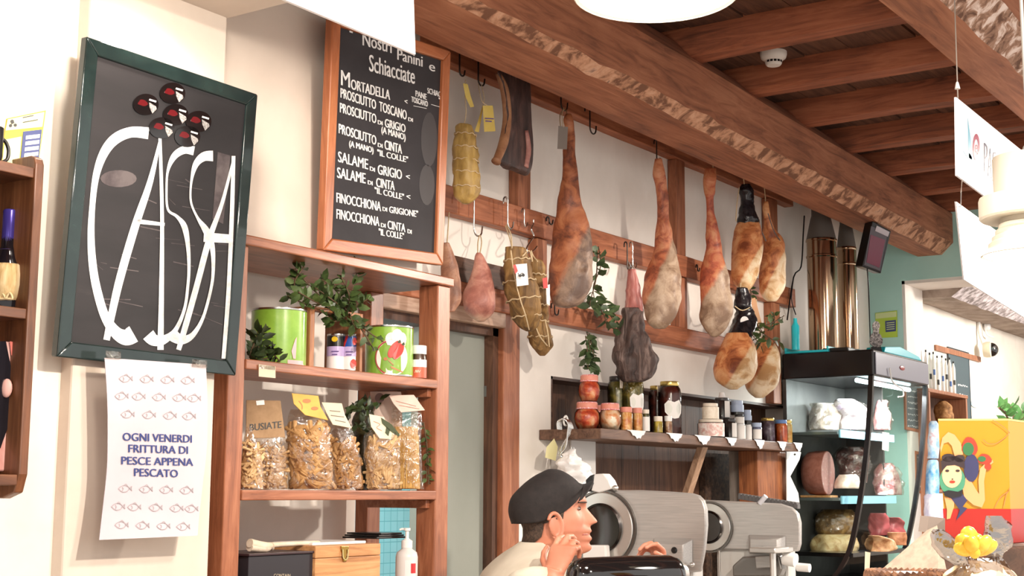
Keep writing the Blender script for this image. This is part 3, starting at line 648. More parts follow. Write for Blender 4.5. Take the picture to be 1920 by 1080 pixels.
# ------------------------------------------------------------------ menu board
plM = xplane(2.652, 2.27, 2.60, 2.98)
t = thing('menu_board', 'wood framed blackboard listing prosciutto and salame, standing on the rack', 'sign', P(705, 490, 2.65))
framed(t, plM, [(618, 34), (846, 88), (820, 508), (602, 457)], .036, .03, WD_FRAME, SLATE_M, WD_FRAME_X, .012, .004)
b = MB(); m = lambda x, y: (600 + x / 2.348, 40 + y / 2.348)
R = random.Random(5)
def ML(s, x0, y0, x1, y1, h):
    # chalk hand: each word wobbles a little
    T(b, plM, s, *m(x0, y0), *m(x1, y1), h / 2.348, .0014 + R.random() * .0004); T(b, plM, s, *m(x0 + 2.2, y0 + .6), *m(x1 + 2.2, y1 + .6), h / 2.348, .0018)
for a in (('I', 128, 48, 140, 52, 40), ('Nostri', 185, 105, 312, 140, 58), ('Panini', 338, 168, 448, 200, 48), ('e', 478, 215, 503, 222, 40), ('Schiacciate', 214, 218, 414, 276, 72), ('M', 90, 280, 128, 292, 66), ('ORTADELLA', 134, 298, 305, 346, 44),
          ('PROSCIUTTO', 88, 335, 243, 388, 42), ('TOSCANO', 258, 394, 378, 434, 42), ('DI', 386, 438, 405, 443, 16), ('PROSCIUTTO', 85, 400, 244, 450, 42), ('DI', 252, 452, 272, 458, 18), ('GRIGIO', 283, 464, 373, 490, 36), ('(A MANO)', 268, 490, 373, 524, 28),
          ('PROSCIUTTO', 80, 492, 244, 545, 42), ('DI', 252, 552, 272, 558, 18), ('CINTA', 282, 562, 357, 583, 40), ('(A MANO)', 126, 550, 232, 580, 26), ('"IL COLLE"', 250, 590, 384, 622, 26),
          ('SALAME', 77, 618, 208, 652, 46), ('DI', 217, 656, 238, 663, 18), ('GRIGIO', 252, 672, 357, 696, 42), ('<', 376, 694, 392, 698, 24), ('SALAME', 73, 688, 197, 714, 46), ('DI', 208, 717, 228, 722, 18), ('CINTA', 245, 728, 325, 744, 40), ('"IL COLLE"', 238, 756, 366, 786, 26), ('<', 378, 782, 394, 786, 24),
          ('FINOCCHIONA', 70, 796, 265, 836, 42), ('DI', 273, 834, 292, 838, 18), ('GRIGIONE"', 302, 842, 428, 862, 28), ('FINOCCHIONA', 70, 868, 258, 902, 42), ('DI', 266, 905, 285, 909, 18), ('CINTA', 295, 912, 372, 928, 36), ('DI', 383, 932, 400, 936, 18), ('"IL COLLE"', 256, 940, 366, 960, 28),
          ('<', 370, 362, 382, 366, 22), ('PANE', 418, 330, 466, 346, 26), ('TOSCANO', 400, 354, 471, 376, 24), ('SCHIACC', 470, 316, 540, 338, 24), ("''", 520, 356, 536, 360, 20)): ML(*a)
strip(b, plM, [m(410, 372), m(468, 384)], .9, .0014, sub=1); strip(b, plM, [m(488, 366), m(536, 380)], .9, .0014, sub=1)
b.build('lettering', CHALK, t)
b = MB(); poly(b, plM, [m(*q) for q in blob(480, 520, 36, 120)], .0006, .0003); poly(b, plM, [m(*q) for q in blob(470, 720, 34, 90)], .0006, .0003); b.build('wiped_patch', flat('wiped_slate', (64, 61, 62), .6), t)
# ------------------------------------------------------------------ open shelf rack
RF, RB = 2.63, 2.95
xL0, xL1 = P(425, 800, RF).x, P(456, 800, RF).x; xR0, xR1 = P(818, 800, RF).x, P(842, 800, RF).x
S0, S1, S2, S3 = 2.262, 1.938, 1.600, 1.268            # shelf tops
t = thing('shelf_rack', 'red-brown wooden shelf rack of four posts, loaded with tins and pasta bags', 'rack', ((xL0 + xR1) / 2, RB, 0))
ZT = S0 - .028
for nm, x0, x1, y0, y1 in (('a', xL0, xL1, RF, RF + .085), ('b', xR0, xR1, RF, RF + .075), ('c', xL0, xL1, RB - .05, RB), ('d', xR0 - .0, xR1, RB - .05, RB)):
    b = MB(); b.box((x0, y0, 0), (x1, y1, ZT)); b.build('post', WD_RED, t, bevel=.004)
b = MB(); b.box((xL0, RF - .012, ZT), (xR1 + .004, RB, S0)); b.build('top_board', WD_RED_X, t, bevel=.004)
for z in (S1, S2, S3):
    b = MB(); b.box((xL1, RF - .004, z - .028), (xR0, RB - .052, z - .0012)); b.build('shelf', WD_RED_X, t, bevel=.003)
    b = MB(); b.box((xR0 - .02, RF + .02, z - .054), (xR0 - .001, RB - .06, z - .029)); b.build('batten', WD_RED_X, t, bevel=.002)
b = MB(); b.box((xL1 - .001, RB - .012, 0), (xL1 + .30, RB, 0.01)); 
b = MB(); b.box((xL0 + .002, RF + .09, .02), (xL0 + .02, RB - .055, ZT - .002)); b.build('side_panel', WD_RED, t)
RP = 2.73
# shelf price tag
t = thing('price_tag', 'small cream price tag stuck to the edge of the upper tin shelf', 'tag', P(500, 694, RF - .006))
b = MB(); pl = xplane(RF - .007, 1.9); poly(b, pl, [(485, 683), (516, 687), (516, 709), (485, 706)], .001, .0012); b.build('card', CREAM_PAPER, t)
b = MB(); poly(b, pl, [(486, 684), (515, 687), (515, 694), (486, 691)], .0016, .0004); b.build('tape', film('tape', (235, 232, 226), .15), t)
# green tins and other things on the upper shelf
LIME = mottle('tin_lime', [(.35, (118, 160, 50)), (.6, (134, 174, 62)), (.75, (150, 184, 86))], 14, .25, .03, coat=.5)
t, c, r, h = tin('food_tin', 'large plain lime green tin at the left of the upper shelf', 'tin', 521, 106, 577, 685, 2.755, S1, LIME)
b = MB(); wrap(b, c, r, [([(.056, .02), (.064, .02), (.066, h * .5), (.060, h * .45), (.05, h * .25)], 0)]); b.patch(c, r + .0008, .004, h * .1, CANG + .5, CANG + 1.2, 10); b.build('pink_band', flat('tin_pink', (220, 170, 170), .3), t)
t, c, r, h = tin('food_tin', 'large green tin with white cloud label and two red tomatoes', 'tin', 729, 92, 611, 706, 2.715, S1, LIME)
b = MB(); wrap(b, c, r, [(blob(.015, h * .36, .052, h * .36, 26), 0), (blob(.012, h * .72, .018, .02, 16), 0), (blob(.03, h * .78, .018, .022, 16), 0), (blob(.046, h * .73, .016, .02, 16), 0), ([(0, h * .6), (.058, h * .6), (.058, h * .78), (0, h * .76)], 0)]); b.build('label', flat('tin_label_cream', (238, 220, 210), .35), t)
b = MB(); wrap(b, c, r, [([(-.037 + .052 * math.cos(a) * 1 + .052, h * .36 + h * .35 * math.sin(a)) for a in [math.pi * (.62 + .05 * k) for k in range(16)]] + [(-.037 + .048 * math.cos(a) + .052, h * .36 + h * .32 * math.sin(a)) for a in [math.pi * (.62 + .05 * k) for k in range(15, -1, -1)]], 1)], 0); b.mi = [0] * len(b.f); b.build('red_ring', flat('tin_ring', (170, 70, 66), .35), t)
for k, (a, z, rx, ry) in enumerate(((.022, .52, .016, .026), (.035, .48, .014, .024))):
    b = MB(); wrap(b, c, r, [([(x * 1.0 + (z_ - h * z) * .45, z_) for x, z_ in blob(a, h * z, rx, ry, 20)], 2 + k)]); b.mi = [0] * len(b.f); o = b.build('tomato', flat('tomato_red', (206, 58, 48), .3), t)
    b = MB(); wrap(b, c, r, [([(a + .008, h * z + .022), (a + .016, h * z + .03), (a + .02, h * z + .022), (a + .013, h * z + .018)], 5)]); b.mi = [0] * len(b.f); b.build('leaf_print', flat('print_dark_green', (60, 70, 40), .4), o)
b = MB(); wrap(b, c, r, [(blob(-.004, h * .33, .006, .005, 12), 2), ([(.012, .03), (.05, .014), (.05, .01), (.012, .024)], 2), ([(.004, .05), (.02, .034), (.02, .03), (.004, .046)], 2)]); b.mi = [0] * len(b.f); b.build('small_print', flat('print_ochre', (180, 120, 70), .4), t)
# crate with two tomato tins
CRATE = wood('crate_wood', (110, 66, 36), (152, 98, 60), (182, 128, 84), 'z', .9, .5)
kx0, kx1 = P(581, 640, 2.70).x, P(680, 650, 2.70).x; kz1 = S1 + (690 - 573) / ppm(P(620, 640, 2.70)) * 1.0
t = thing('wooden_crate', 'small open wooden crate stood on end around two tomato tins', 'crate', ((kx0 + kx1) / 2, 2.76, S1))
K = .012; y0, y1 = 2.70, 2.84
for nm, a, q in (('side_panel', (kx0, y0, S1), (kx0 + K * 1.6, y1, kz1)), ('side_panel', (kx1 - K, y0, S1), (kx1, y1, kz1)), ('base', (kx0 + K * 1.6, y0, S1), (kx1 - K, y1, S1 + K * .7)), ('top_bar', (kx0 + K * 1.6, y0, kz1 - K), (kx1 - K, y0 + .03, kz1))):
    b = MB(); b.box(a, q); b.build(nm, CRATE, t, bevel=.002)
for xm, w_, lab, dz in ((633, 26, 'slim tomato tin with yellow ring and black top at left in the small crate', 0), (657, 40, 'slim tomato tin with blue top and red tomato at right in the small crate', 1)):
    t, c, r, h = tin('tomato_tin', lab, 'tin', xm if dz else 630, 40 if dz else 36, 616, 686, 2.745 if dz else 2.772, S1 + K * .7, flat('tin_white', (236, 228, 226), .3), group=None)
    b = MB(); b.patch(c, r + .0006, h * .40, h * .66, CANG - 1.3, CANG + 1.3, 14); b.build('lilac_band', flat('tin_lilac', (186, 166, 208), .3), t)
    b = MB(); b.patch(c, r + .0006, h * .66, h * .94, CANG - 1.3, CANG + 1.3, 14); b.build('top_band', flat('tin_blue', (36, 78, 158), .3) if dz else flat('tin_black', (26, 24, 26), .3), t)
    b = MB()
    if dz:
        wrap(b, c, r, [(blob(.012, h * .2, .009, .014, 16), 2)]); b.mi = [0]; b.build('tomato', flat('tomato_red', (206, 58, 48), .3), t)
        b = MB(); wrap(b, c, r, [([(-.012, h * .94), (-.004, h * .94), (-.014, h * .66), (-.02, h * .66)], 2), (blob(.014, h * .8, .006, .012, 12), 2)]); b.mi = [0] * len(b.f); b.build('red_mark', flat('tin_red', (196, 44, 44), .3), t)
    else:
        wrap(b, c, r, [([(math.cos(2 * math.pi * k / 16) * .009 - .002, h * .85 + math.sin(2 * math.pi * k / 16) * .008) for k in range(16)], 2)]); b.mi = [0]; b.build('yellow_ring', flat('tin_yellow', (224, 186, 40), .3), t)
    b = MB(); a = CANG; O = c + V((math.cos(a) * (r + .002), math.sin(a) * (r + .002), h * .52)) - RH * .012
    b.obox(O + RH * .012, RH * .022, ZU * .003, FH * .0006); b.obox(O + RH * .011 - ZU * .009, RH * .016, ZU * .003, FH * .0006); b.build('print', flat('ink_violet', (92, 66, 130), .5), t)
t, c, r, h = jar('small jar with white cap and orange label beside the tomato tin', 784, 32, 643, 705, 2.662, S1, flat('sauce_dark', (86, 58, 40), .4), WHITEP, flat('label_orange', (206, 92, 66), .4), lidh=.24, labw=1.25, labz=(.02, .72), neck=.9)
b = MB(); b.patch(c, r + .0018, h * .34, h * .56, CANG - 1.2, CANG + 1.2, 12); b.build('white_band', PAPER, t)
b = MB(); O = c + V((math.cos(CANG) * (r + .002), math.sin(CANG) * (r + .002), h * .16)) - RH * .009; b.tube([O + RH * x_ + ZU * z_ for x_, z_ in ((.001, .0), (.004, .009), (.007, .0), (.010, .009), (.013, .001), (.017, .008))], .0011, 6, smooth=3); b.build('scribble_print', flat('label_cream', (240, 214, 196), .5), t)
# laurel on the upper shelf
sprig('laurel_sprig', 'leafy laurel branches spread over the top of the small wooden crate', 'foliage', [[(640, 585, 2.72), (600, 555, 2.71), (552, 505, 2.70)], [(640, 588, 2.72), (585, 575, 2.71), (540, 555, 2.70)], [(650, 585, 2.73), (630, 545, 2.71), (600, 522, 2.70)], [(650, 585, 2.73), (660, 545, 2.70), (672, 502, 2.69)], [(650, 588, 2.73), (675, 570, 2.69), (690, 560, 2.67)], [(640, 575, 2.70), (620, 560, 2.68), (592, 540, 2.67)], [(650, 578, 2.70), (655, 555, 2.67), (640, 520, 2.67)], [(640, 580, 2.70), (600, 570, 2.67), (560, 548, 2.67)], [(650, 590, 2.70), (640, 600, 2.69), (620, 604, 2.69)], [(655, 588, 2.70), (664, 610, 2.68), (668, 606, 2.68)], [(560, 560, 2.72), (552, 530, 2.70), (570, 500, 2.69)]], 22, .037, 3, base=P(640, 585, 2.72))
sprig('laurel_sprig', 'laurel twig hanging in front of the green tomato label tin', 'foliage', [[(668, 600, 2.67), (690, 622, 2.655), (718, 640, 2.65)], [(672, 608, 2.67), (692, 640, 2.655), (700, 655, 2.65)]], 10, .03, 4)
sprig('laurel_sprig', 'dark laurel bunch lying at the left end of the upper tin shelf', 'foliage', [[(470, 676, 2.66), (490, 640, 2.655), (490, 622, 2.655)], [(468, 670, 2.66), (500, 655, 2.65), (525, 678, 2.64)], [(470, 676, 2.66), (480, 650, 2.65), (505, 665, 2.645)], [(468, 665, 2.66), (478, 640, 2.655), (484, 622, 2.655)], [(470, 674, 2.66), (500, 672, 2.65), (515, 660, 2.64)]], 16, .034, 5, mat_=mottle('laurel_dark', [(.3, (30, 40, 22)), (.6, (52, 68, 34)), (.8, (92, 108, 62))], 22, .4, .2))

# ------------------------------------------------------------------ pasta bags on the middle shelf
PASTA = mottle('pasta_pale', [(.3, (176, 138, 94)), (.6, (206, 172, 124)), (.8, (222, 194, 152))], 40, .6, .2)
PASTA_G = mottle('pasta_golden', [(.3, (166, 122, 74)), (.6, (196, 154, 100)), (.8, (214, 178, 126))], 40, .6, .2)
KRAFT = mottle('kraft_paper', [(.3, (150, 118, 82)), (.7, (176, 142, 104))], 30, .7, .15)
def bag(label, rows, p, pasta, n, r, L, kind='curl', seed=1, dr=.62, top=None, smat=None, zfull=.8):
    """clear bag (outline rows), its pasta as separate pieces in one filling, and a closing label"""
    R = random.Random(seed); ym = [q[0] for q in rows]; y0, y1 = min(ym), max(ym)
    base = P((rows[-1][1] + rows[-1][2]) / 2, y1, p); base = V((base.x, base.y, S2))
    t = thing('pasta_bag', label, 'bag', base)
    D = lambda q: dr * min(1, .18 + (q) * 2.2)
    b = MB(); b.loft(rows, p, dr=D, seg=32, sub=4, bump=.006, bs=22, sq=.7)
    b.zmin = S2 + .0005; b.build('clear_wrap', FILM, t, smooth=50)
    core = MB(); cut = [(y, xl + 3 + (xr_ - xl) * .05, xr_ - 3 - (xr_ - xl) * .05) for y, xl, xr_ in rows if (y1 - y) <= zfull * (y1 - y0) + 1]
    core.zmin = S2 + .001; core.loft(cut, p, dr=lambda q: dr * .86, seg=24, sub=4, bump=.006, bs=40, sq=.7)
    yy = [q[0] for q in cut]
    def inside(y):
        for (a, xl, xr_), (c, xl2, xr2) in zip(cut[:-1], cut[1:]):
            if a <= y <= c: k = (y - a) / (c - a); return xl + (xl2 - xl) * k, xr_ + (xr2 - xr_) * k
        return cut[-1][1], cut[-1][2]
    st = MB()
    for i in range(n):
        y = R.uniform(yy[0] + 2, yy[-1] - 6); xl, xr_ = inside(y); a = R.uniform(math.pi * .98, math.pi * 2.02) if R.random() < .9 else R.uniform(0, 6.28)
        w = (xr_ - xl) / 2 / ppm(base); c0 = P((xl + xr_) / 2, y, p)
        ca, sa = math.cos(a), math.sin(a); ca = math.copysign(abs(ca) ** .7, ca); sa = math.copysign(abs(sa) ** .7, sa)
        q = c0 + RH * ca * w * .90 + FH * sa * w * dr * .88
        nrm = (RH * ca + FH * sa / dr).normalized(); tz = nrm.cross(ZU).normalized()
        if kind == 'long':
            x_ = q; zb = S2 + .006; zt = P(0, 0, 1).z if False else c0.z
            top_ = P(500, yy[0], p).z; b0 = V((q.x, q.y, zb)); b1 = V((q.x + (c0.x - q.x) * .1, q.y + (c0.y - q.y) * .1, top_ + R.uniform(-.01, .0)))
            st.tube([b0, (b0 + b1) / 2 + nrm * R.uniform(-.002, .002) + tz * R.uniform(-.004, .004), b1], r, 5, smooth=2); continue
        an = R.uniform(0, math.pi) if kind != 'lean' else R.gauss(1.9, .5); d = tz * math.cos(an) + ZU * math.sin(an)
        e = nrm.cross(d); l = L * R.uniform(.7, 1.2); cv = R.uniform(-.5, .5) * l
        pts = [q - d * l * .5, q + e * cv * .35 + nrm * r * .6, q + d * l * .5 + e * cv * .1]
        pts = [V((max(min(k_.x, 9), 0), k_.y, max(k_.z, S2 + .006))) for k_ in pts]
        st.tube(pts, r, 6, smooth=3)
    o = core.build('pasta_filling', pasta, t, smooth=60); st.build('pasta_pieces', smat or pasta, o, smooth=60)
    return t
bag('pasta bag cut by the left post of the rack, pale twisted strands', [(800, 462, 470), (830, 455, 482), (870, 450, 492), (917, 446, 497)], 2.685, PASTA, 60, .0042, .05, 'curl', 11)
t = bag('tall bag of curly pasta with brown paper top lettered BUSIATE', [(752, 470, 526), (800, 462, 532), (840, 458, 538), (880, 456, 541), (917, 457, 541)], 2.775, PASTA, 150, .0040, .055, 'curl', 12, zfull=.62)
b = MB(); pl = Plane(P(495, 780, 2.775) - FH * .034, V((-.55, -.8, .1)))
b.prism([pl.at(*q) for q in ((462, 750), (526, 751), (535, 820), (461, 822))], -pl.n * .004); o = b.build('paper_top', KRAFT, t, bevel=.001)
b = MB(); T(b, pl, 'BUSIATE', 468, 808, 527, 802, 12.5, .0014); T(b, pl, 'BUSIATE', 468.7, 808, 527.7, 802, 12.5, .0016); b.build('lettering', flat('ink_dark', (60, 60, 58), .6), o)
b = MB(); poly(b, pl, [(480, 752), (495, 750), (496, 759), (481, 760)], .002, .002); b.build('staple_tape', WHITEP, o)
t = bag('big bag of broad curled pasta with a yellow folded label', [(768, 545, 600), (800, 536, 616), (850, 537, 622), (890, 540, 628), (917, 543, 630)], 2.70, PASTA_G, 150, .0070, .05, 'curl', 13, zfull=.86)
b = MB(); pl = Plane(P(575, 760, 2.69) - FH * .02, V((-.55, -.8, .35)))
b.prism([pl.at(*q) for q in ((547, 737), (597, 742), (601, 762), (616, 788), (572, 778), (551, 757))], -pl.n * .003); o = b.build('paper_label', mottle('label_amber', [(.3, (206, 156, 62)), (.7, (226, 182, 88))], 14, .5, .1), t, bevel=.001)
b = MB(); poly(b, pl, blob(575, 752, 8, 4), .001, .0004); poly(b, pl, blob(590, 766, 7, 3.4), .001, .0004); strip(b, pl, [(560, 752), (566, 760), (566, 768)], 2, .001); b.build('print', flat('print_ochre', (180, 120, 70), .4), o)
t = bag('bag of ribbed pasta with a white label, leaning behind the yellow label bag', [(790, 612, 655), (830, 612, 668), (870, 614, 678), (917, 618, 684)], 2.735, PASTA_G, 110, .0055, .05, 'lean', 14, zfull=.85)
b = MB(); pl = Plane(P(630, 780, 2.73) - FH * .02, V((-.5, -.8, .25)))
b.prism([pl.at(*q) for q in ((603, 754), (641, 756), (647, 778), (660, 803), (624, 796), (612, 774))], -pl.n * .003); o = b.build('paper_label', CREAM_PAPER, t, bevel=.001)
b = MB(); [strip(b, pl, q_, 1.5, .001, sub=1) for q_ in ([(618, 770), (638, 772)], [(620, 779), (645, 782)], [(628, 788), (648, 792)])]; b.build('print', flat('print_taupe', (120, 104, 90), .5), o)
t = bag('tall bag of straight spaghetti with a pink folded label', [(762, 737, 788), (800, 732, 790), (850, 732, 791), (917, 734, 794)], 2.685, mottle('spaghetti_yellow', [(.3, (190, 146, 76)), (.7, (224, 186, 116))], 60, .5, .1), 150, .0020, .2, 'long', 15, dr=.42, zfull=.97)
PINKP = mottle('label_pink', [(.3, (206, 178, 162)), (.7, (224, 200, 186))], 14, .6, .1)
b = MB(); pl = Plane(P(760, 755, 2.685) - FH * .02, V((-.5, -.8, .4)))
b.prism([pl.at(*q) for q in ((729, 741), (776, 740), (797, 769), (752, 773), (738, 757))], -pl.n * .003); o = b.build('paper_label', PINKP, t, bevel=.001)
b = MB(); strip(b, pl, [(742, 752), (780, 762)], 1, .001, sub=1); strip(b, pl, [(748, 760), (786, 767)], 1, .001, sub=1); b.build('print', flat('print_rose', (170, 120, 104), .5), o)
t = thing('pasta_bag', 'upright bag top with brown seal behind the spaghetti label', 'bag', P(725, 770, 2.76)); t.location.z = S2
b = MB(); b.zmin = S2 + .0005; b.loft([(735, 694, 752), (760, 694, 754), (830, 692, 754), (920, 690, 754)], 2.765, dr=.4, seg=24, sq=.7); b.build('paper_bag', PINKP, t, smooth=50)
b = MB(); pl = Plane(P(712, 750, 2.765) - FH * .037, -FH); disc(b, pl, 712, 746, 9, 9, .002, 20); b.build('seal', flat('seal_brown', (104, 72, 62), .5), t)
t = bag('short bag of bent pasta with a cream leaf-print label in front of the spaghetti', [(800, 697, 742), (830, 684, 749), (870, 684, 751), (917, 690, 750)], 2.665, PASTA, 130, .0048, .055, 'lean', 16, zfull=.84, dr=.45)
b = MB(); pl = Plane(P(720, 800, 2.665) - FH * .018, V((-.45, -.8, .3)))
b.prism([pl.at(*q) for q in ((692, 776), (720, 782), (728, 800), (748, 824), (712, 822), (696, 800))], -pl.n * .003); o = b.build('paper_label', CREAM_PAPER, t, bevel=.001)
b = MB(); poly(b, pl, [(714, 783), (734, 796), (750, 816), (746, 819), (728, 806), (716, 794)], .0016, .0006); poly(b, pl, [(724, 800), (731, 806), (728, 818), (722, 812)], .0016, .0006); b.build('leaf_print', flat('print_dark_green', (60, 70, 40), .4), o)
b = MB(); strip(b, pl, [(700, 790), (712, 796), (706, 802), (716, 808)], 1.2, .0012); b.build('print', flat('print_rose', (170, 120, 104), .5), o)
t = thing('herb_bunch', 'dark glossy bunch of leaves wrapped in film between the pasta bags', 'bunch', P(676, 917, 2.80)); t.location.z = S2
b = MB(); b.zmin = S2 + .0005; b.loft([(760, 664, 700), (800, 660, 705), (850, 664, 700), (920, 668, 692)], 2.80, dr=.7, seg=24, bump=.012, bs=24); b.build('wrapped_leaves', mottle('wrapped_dark', [(.35, (30, 34, 20)), (.6, (64, 58, 34)), (.8, (140, 120, 84))], 26, .2, .5), t, smooth=60)
b = MB(); R = random.Random(9)
for k in range(46): leaf(b, P(R.uniform(648, 716), R.uniform(748, 812), R.uniform(2.72, 2.79)), V((R.gauss(0, 1), R.gauss(0, .5), R.gauss(0, 1))), V((-.5, -.6, .5)) + V((R.gauss(0, .4), 0, R.gauss(0, .4))), R.uniform(.025, .04), .010)
b.build('leaves', bpy.data.materials['laurel_dark'], t, smooth=50)
sprig('laurel_sprig', 'thin laurel twig hanging down beside the spaghetti by the right post', 'foliage', [[(794, 792, 2.65), (802, 850, 2.65), (804, 908, 2.65)], [(797, 810, 2.65), (800, 850, 2.655), (800, 900, 2.655)]], 13, .024, 21)

# ------------------------------------------------------------------ lowest visible shelf
bx0, bx1 = P(466, 1060, 2.66).x, P(589, 1060, 2.66).x; ztop = P(520, 1036, 2.66).z
t = thing('gift_box', 'black box with CONTAIN lettering on the lowest rack shelf', 'box', ((bx0 + bx1) / 2, 2.74, S3))
b = MB(); b.box((bx0, 2.66, S3), (bx1, 2.84, ztop - .006)); b.build('body', flat('box_black', (44, 42, 48), .45), t, bevel=.002)
b = MB(); b.box((bx0 - .004, 2.655, ztop - .006), (bx1 + .003, 2.845, ztop)); b.build('lid', flat('box_edge_maroon', (58, 40, 44), .4), t, bevel=.001)
b = MB(); pl = xplane(2.66, 1.4); T(b, pl, 'CONTAIN', 513, 1082, 544, 1082, 6, .001); b.build('lettering', flat('foil_gold', (190, 176, 150), .4), t)
wx0, wx1 = P(591, 1060, 2.65).x, P(713, 1060, 2.65).x; wz = P(640, 1022, 2.65).z
PINE = wood('pale_pine', (150, 96, 54), (206, 150, 98), (226, 176, 126), 'x', .8, .5)
t = thing('wooden_box', 'pale pine box with brass latch on the lowest rack shelf', 'box', ((wx0 + wx1) / 2, 2.74, S3))
b = MB(); b.box((wx0, 2.65, S3), (wx1, 2.85, wz - .034)); b.build('body', PINE, t, bevel=.002)
b = MB(); b.box((wx0, 2.65, wz - .033), (wx1, 2.85, wz)); b.build('lid', PINE, t, bevel=.002)
b = MB(); pl = xplane(2.65, 1.5); poly(b, pl, [(638, 1024), (652, 1024), (652, 1033), (648, 1040), (648, 1053), (642, 1053), (642, 1040), (638, 1033)], .004, .004); la = b.build('latch', flat('brass', (176, 140, 72), .25, 1), t, bevel=.001)
b = MB(); strip(b, pl, [(640, 1030), (641, 1045), (645, 1049), (649, 1045), (650, 1030)], 2.2, .006); b.build('latch_ring', flat('brass_pale', (214, 190, 130), .2, 1), la)
t = thing('paper_roll', 'crumpled white cloth lying on top of the black box', 'cloth', P(520, 1030, 2.70))
b = MB(); c0, c1 = P(468, 1024, 2.69), P(598, 1021, 2.70)
b.tube([c0 + ZU * .008, c0.lerp(c1, .2) - ZU * .002, c0.lerp(c1, .35) + ZU * .002, c0.lerp(c1, .7) + ZU * .004, c1 + ZU * .004], [.012, .013, .007, .006, .008], 12, smooth=5); b.tube([c0 - ZU * .002, c0.lerp(c1, .22) - ZU * .006, c0.lerp(c1, .3) - ZU * .002], [.012, .012, .004], 10, smooth=4)
b.build('cloth', mottle('cloth_beige', [(.3, (206, 186, 160)), (.7, (226, 210, 190))], 30, .9, .2), t, smooth=60)
t = thing('plastic_sheet', 'flat white tray on top of the pine box', 'tray', P(650, 1016, 2.75)); t.location.z = wz
b = MB(); b.box((wx0 + .02, 2.68, wz), (wx1 - .03, 2.83, wz + .008)); b.build('sheet', WHITEP, t, bevel=.002)
t = thing('black_folder', 'stack of black folders on the tray beside the soap bottle', 'folder', P(735, 1012, 2.80)); t.location.z = wz + .008
for k in range(3):
    b = MB(); a = P(668 + 4 * k, 1000, 2.80).x; b.box((a, 2.72, wz + .009 + k * .006), (a + .14 - .02 * k, 2.855, wz + .014 + k * .006)); b.build('folder', BLACKP, t, bevel=.001)
c, r, h = cyl(762, 42, 990, 1085, 2.66, S3)
t = thing('soap_dispenser', 'white pump soap bottle on the lowest rack shelf by the right post', 'bottle', c)
zz = lambda y: (1085 - y) / ppm(c) + (P(762, 1085, 2.66).z - S3)
b = MB(); b.lathe(c, [(r * .95, 0), (r, .006), (r, zz(1045)), (r * .9, zz(1036)), (r * .5, zz(1030)), (r * .45, zz(1028)), (.001, zz(1028))], 28); b.build('bottle', flat('soap_bottle', (214, 210, 206), .3), t, smooth=50)
b = MB(); b.lathe(c, [(r * .5, zz(1028)), (r * .5, zz(1015)), (r * .35, zz(1013)), (r * .16, zz(1010)), (r * .16, zz(997)), (r * .3, zz(996)), (r * .3, zz(991)), (.001, zz(991))], 20)
k = c + ZU * zz(993); b.tube([k, k - RH * .016, k - RH * .022 - ZU * .003], .0035, 8); b.build('pump', WHITEP, t, smooth=50)
b = MB(); b.patch(c, r + .001, zz(1082), zz(1050), CANG - .1, CANG + .9, 10); b.build('label', flat('soap_label', (226, 222, 220), .4), t)
b = MB(); b.patch(c, r + .0018, zz(1074), zz(1056), CANG + .45, CANG + .95, 8); b.build('red_label', flat('label_red', (196, 52, 56), .4), t)
# ------------------------------------------------------------------ wooden rail frame on the back wall
WD_RAIL = wood('rail_wood', (100, 54, 32), (156, 92, 60), (190, 124, 88), 'x', .8, .6); WD_RAILZ = wood('rail_wood_upright', (92, 52, 32), (148, 90, 60), (180, 120, 86), 'z', .8, .6)
t = thing('hanging_rack', 'brown wooden lattice of rails and uprights on the wall for hanging hams', 'frame', (5.2, 3.0, 2.7))
RZ = [(3.46, 7.0, 3.125, 3.30), (3.46, 7.0, 2.575, 2.675), (3.46, 6.62, 2.252, 2.338)]
for x0, x1, z0, z1 in RZ:
    b = MB(); n = 24; rs = []
    for i in range(n + 1):
        X = x0 + (x1 - x0) * i / n; j = [.004 * noise.noise(V((X * 3, k * 7.3, z0))) for k in range(4)]
        rs.append([V((X, 2.945 + j[0], z0 + j[1])), V((X, 2.999, z0 + j[1])), V((X, 2.999, z1 + j[2])), V((X, 2.945 + j[3], z1 + j[2]))])
    b.rings(rs); b.build('rail', WD_RAIL, t, smooth=30, bevel=.004)
for xa, y, w, z0, z1 in ((985, 300, .085, 2.676, 3.124), (1278, 400, .085, 2.676, 3.124), (1282, 560, .08, 2.339, 2.574), (1018, 460, .07, 2.339, 2.574), (1456, 600, .10, 2.05, 2.574), (1456, 600, .10, 2.676, 3.124), (1120, 460, .0, 0, 0)):
    if not w: continue
    c = P(xa, y, 2.95).x; b = MB(); b.box((c - w / 2, 2.952, z0), (c + w / 2, 2.999, z1)); b.build('upright', WD_RAILZ, t, bevel=.004)
b = MB(); b.box((P(852, 560, 2.95).x, 2.955, 2.339), (P(962, 590, 2.95).x, 2.999, 2.43)); b.build('board', WD_DARK_X, t, bevel=.003)

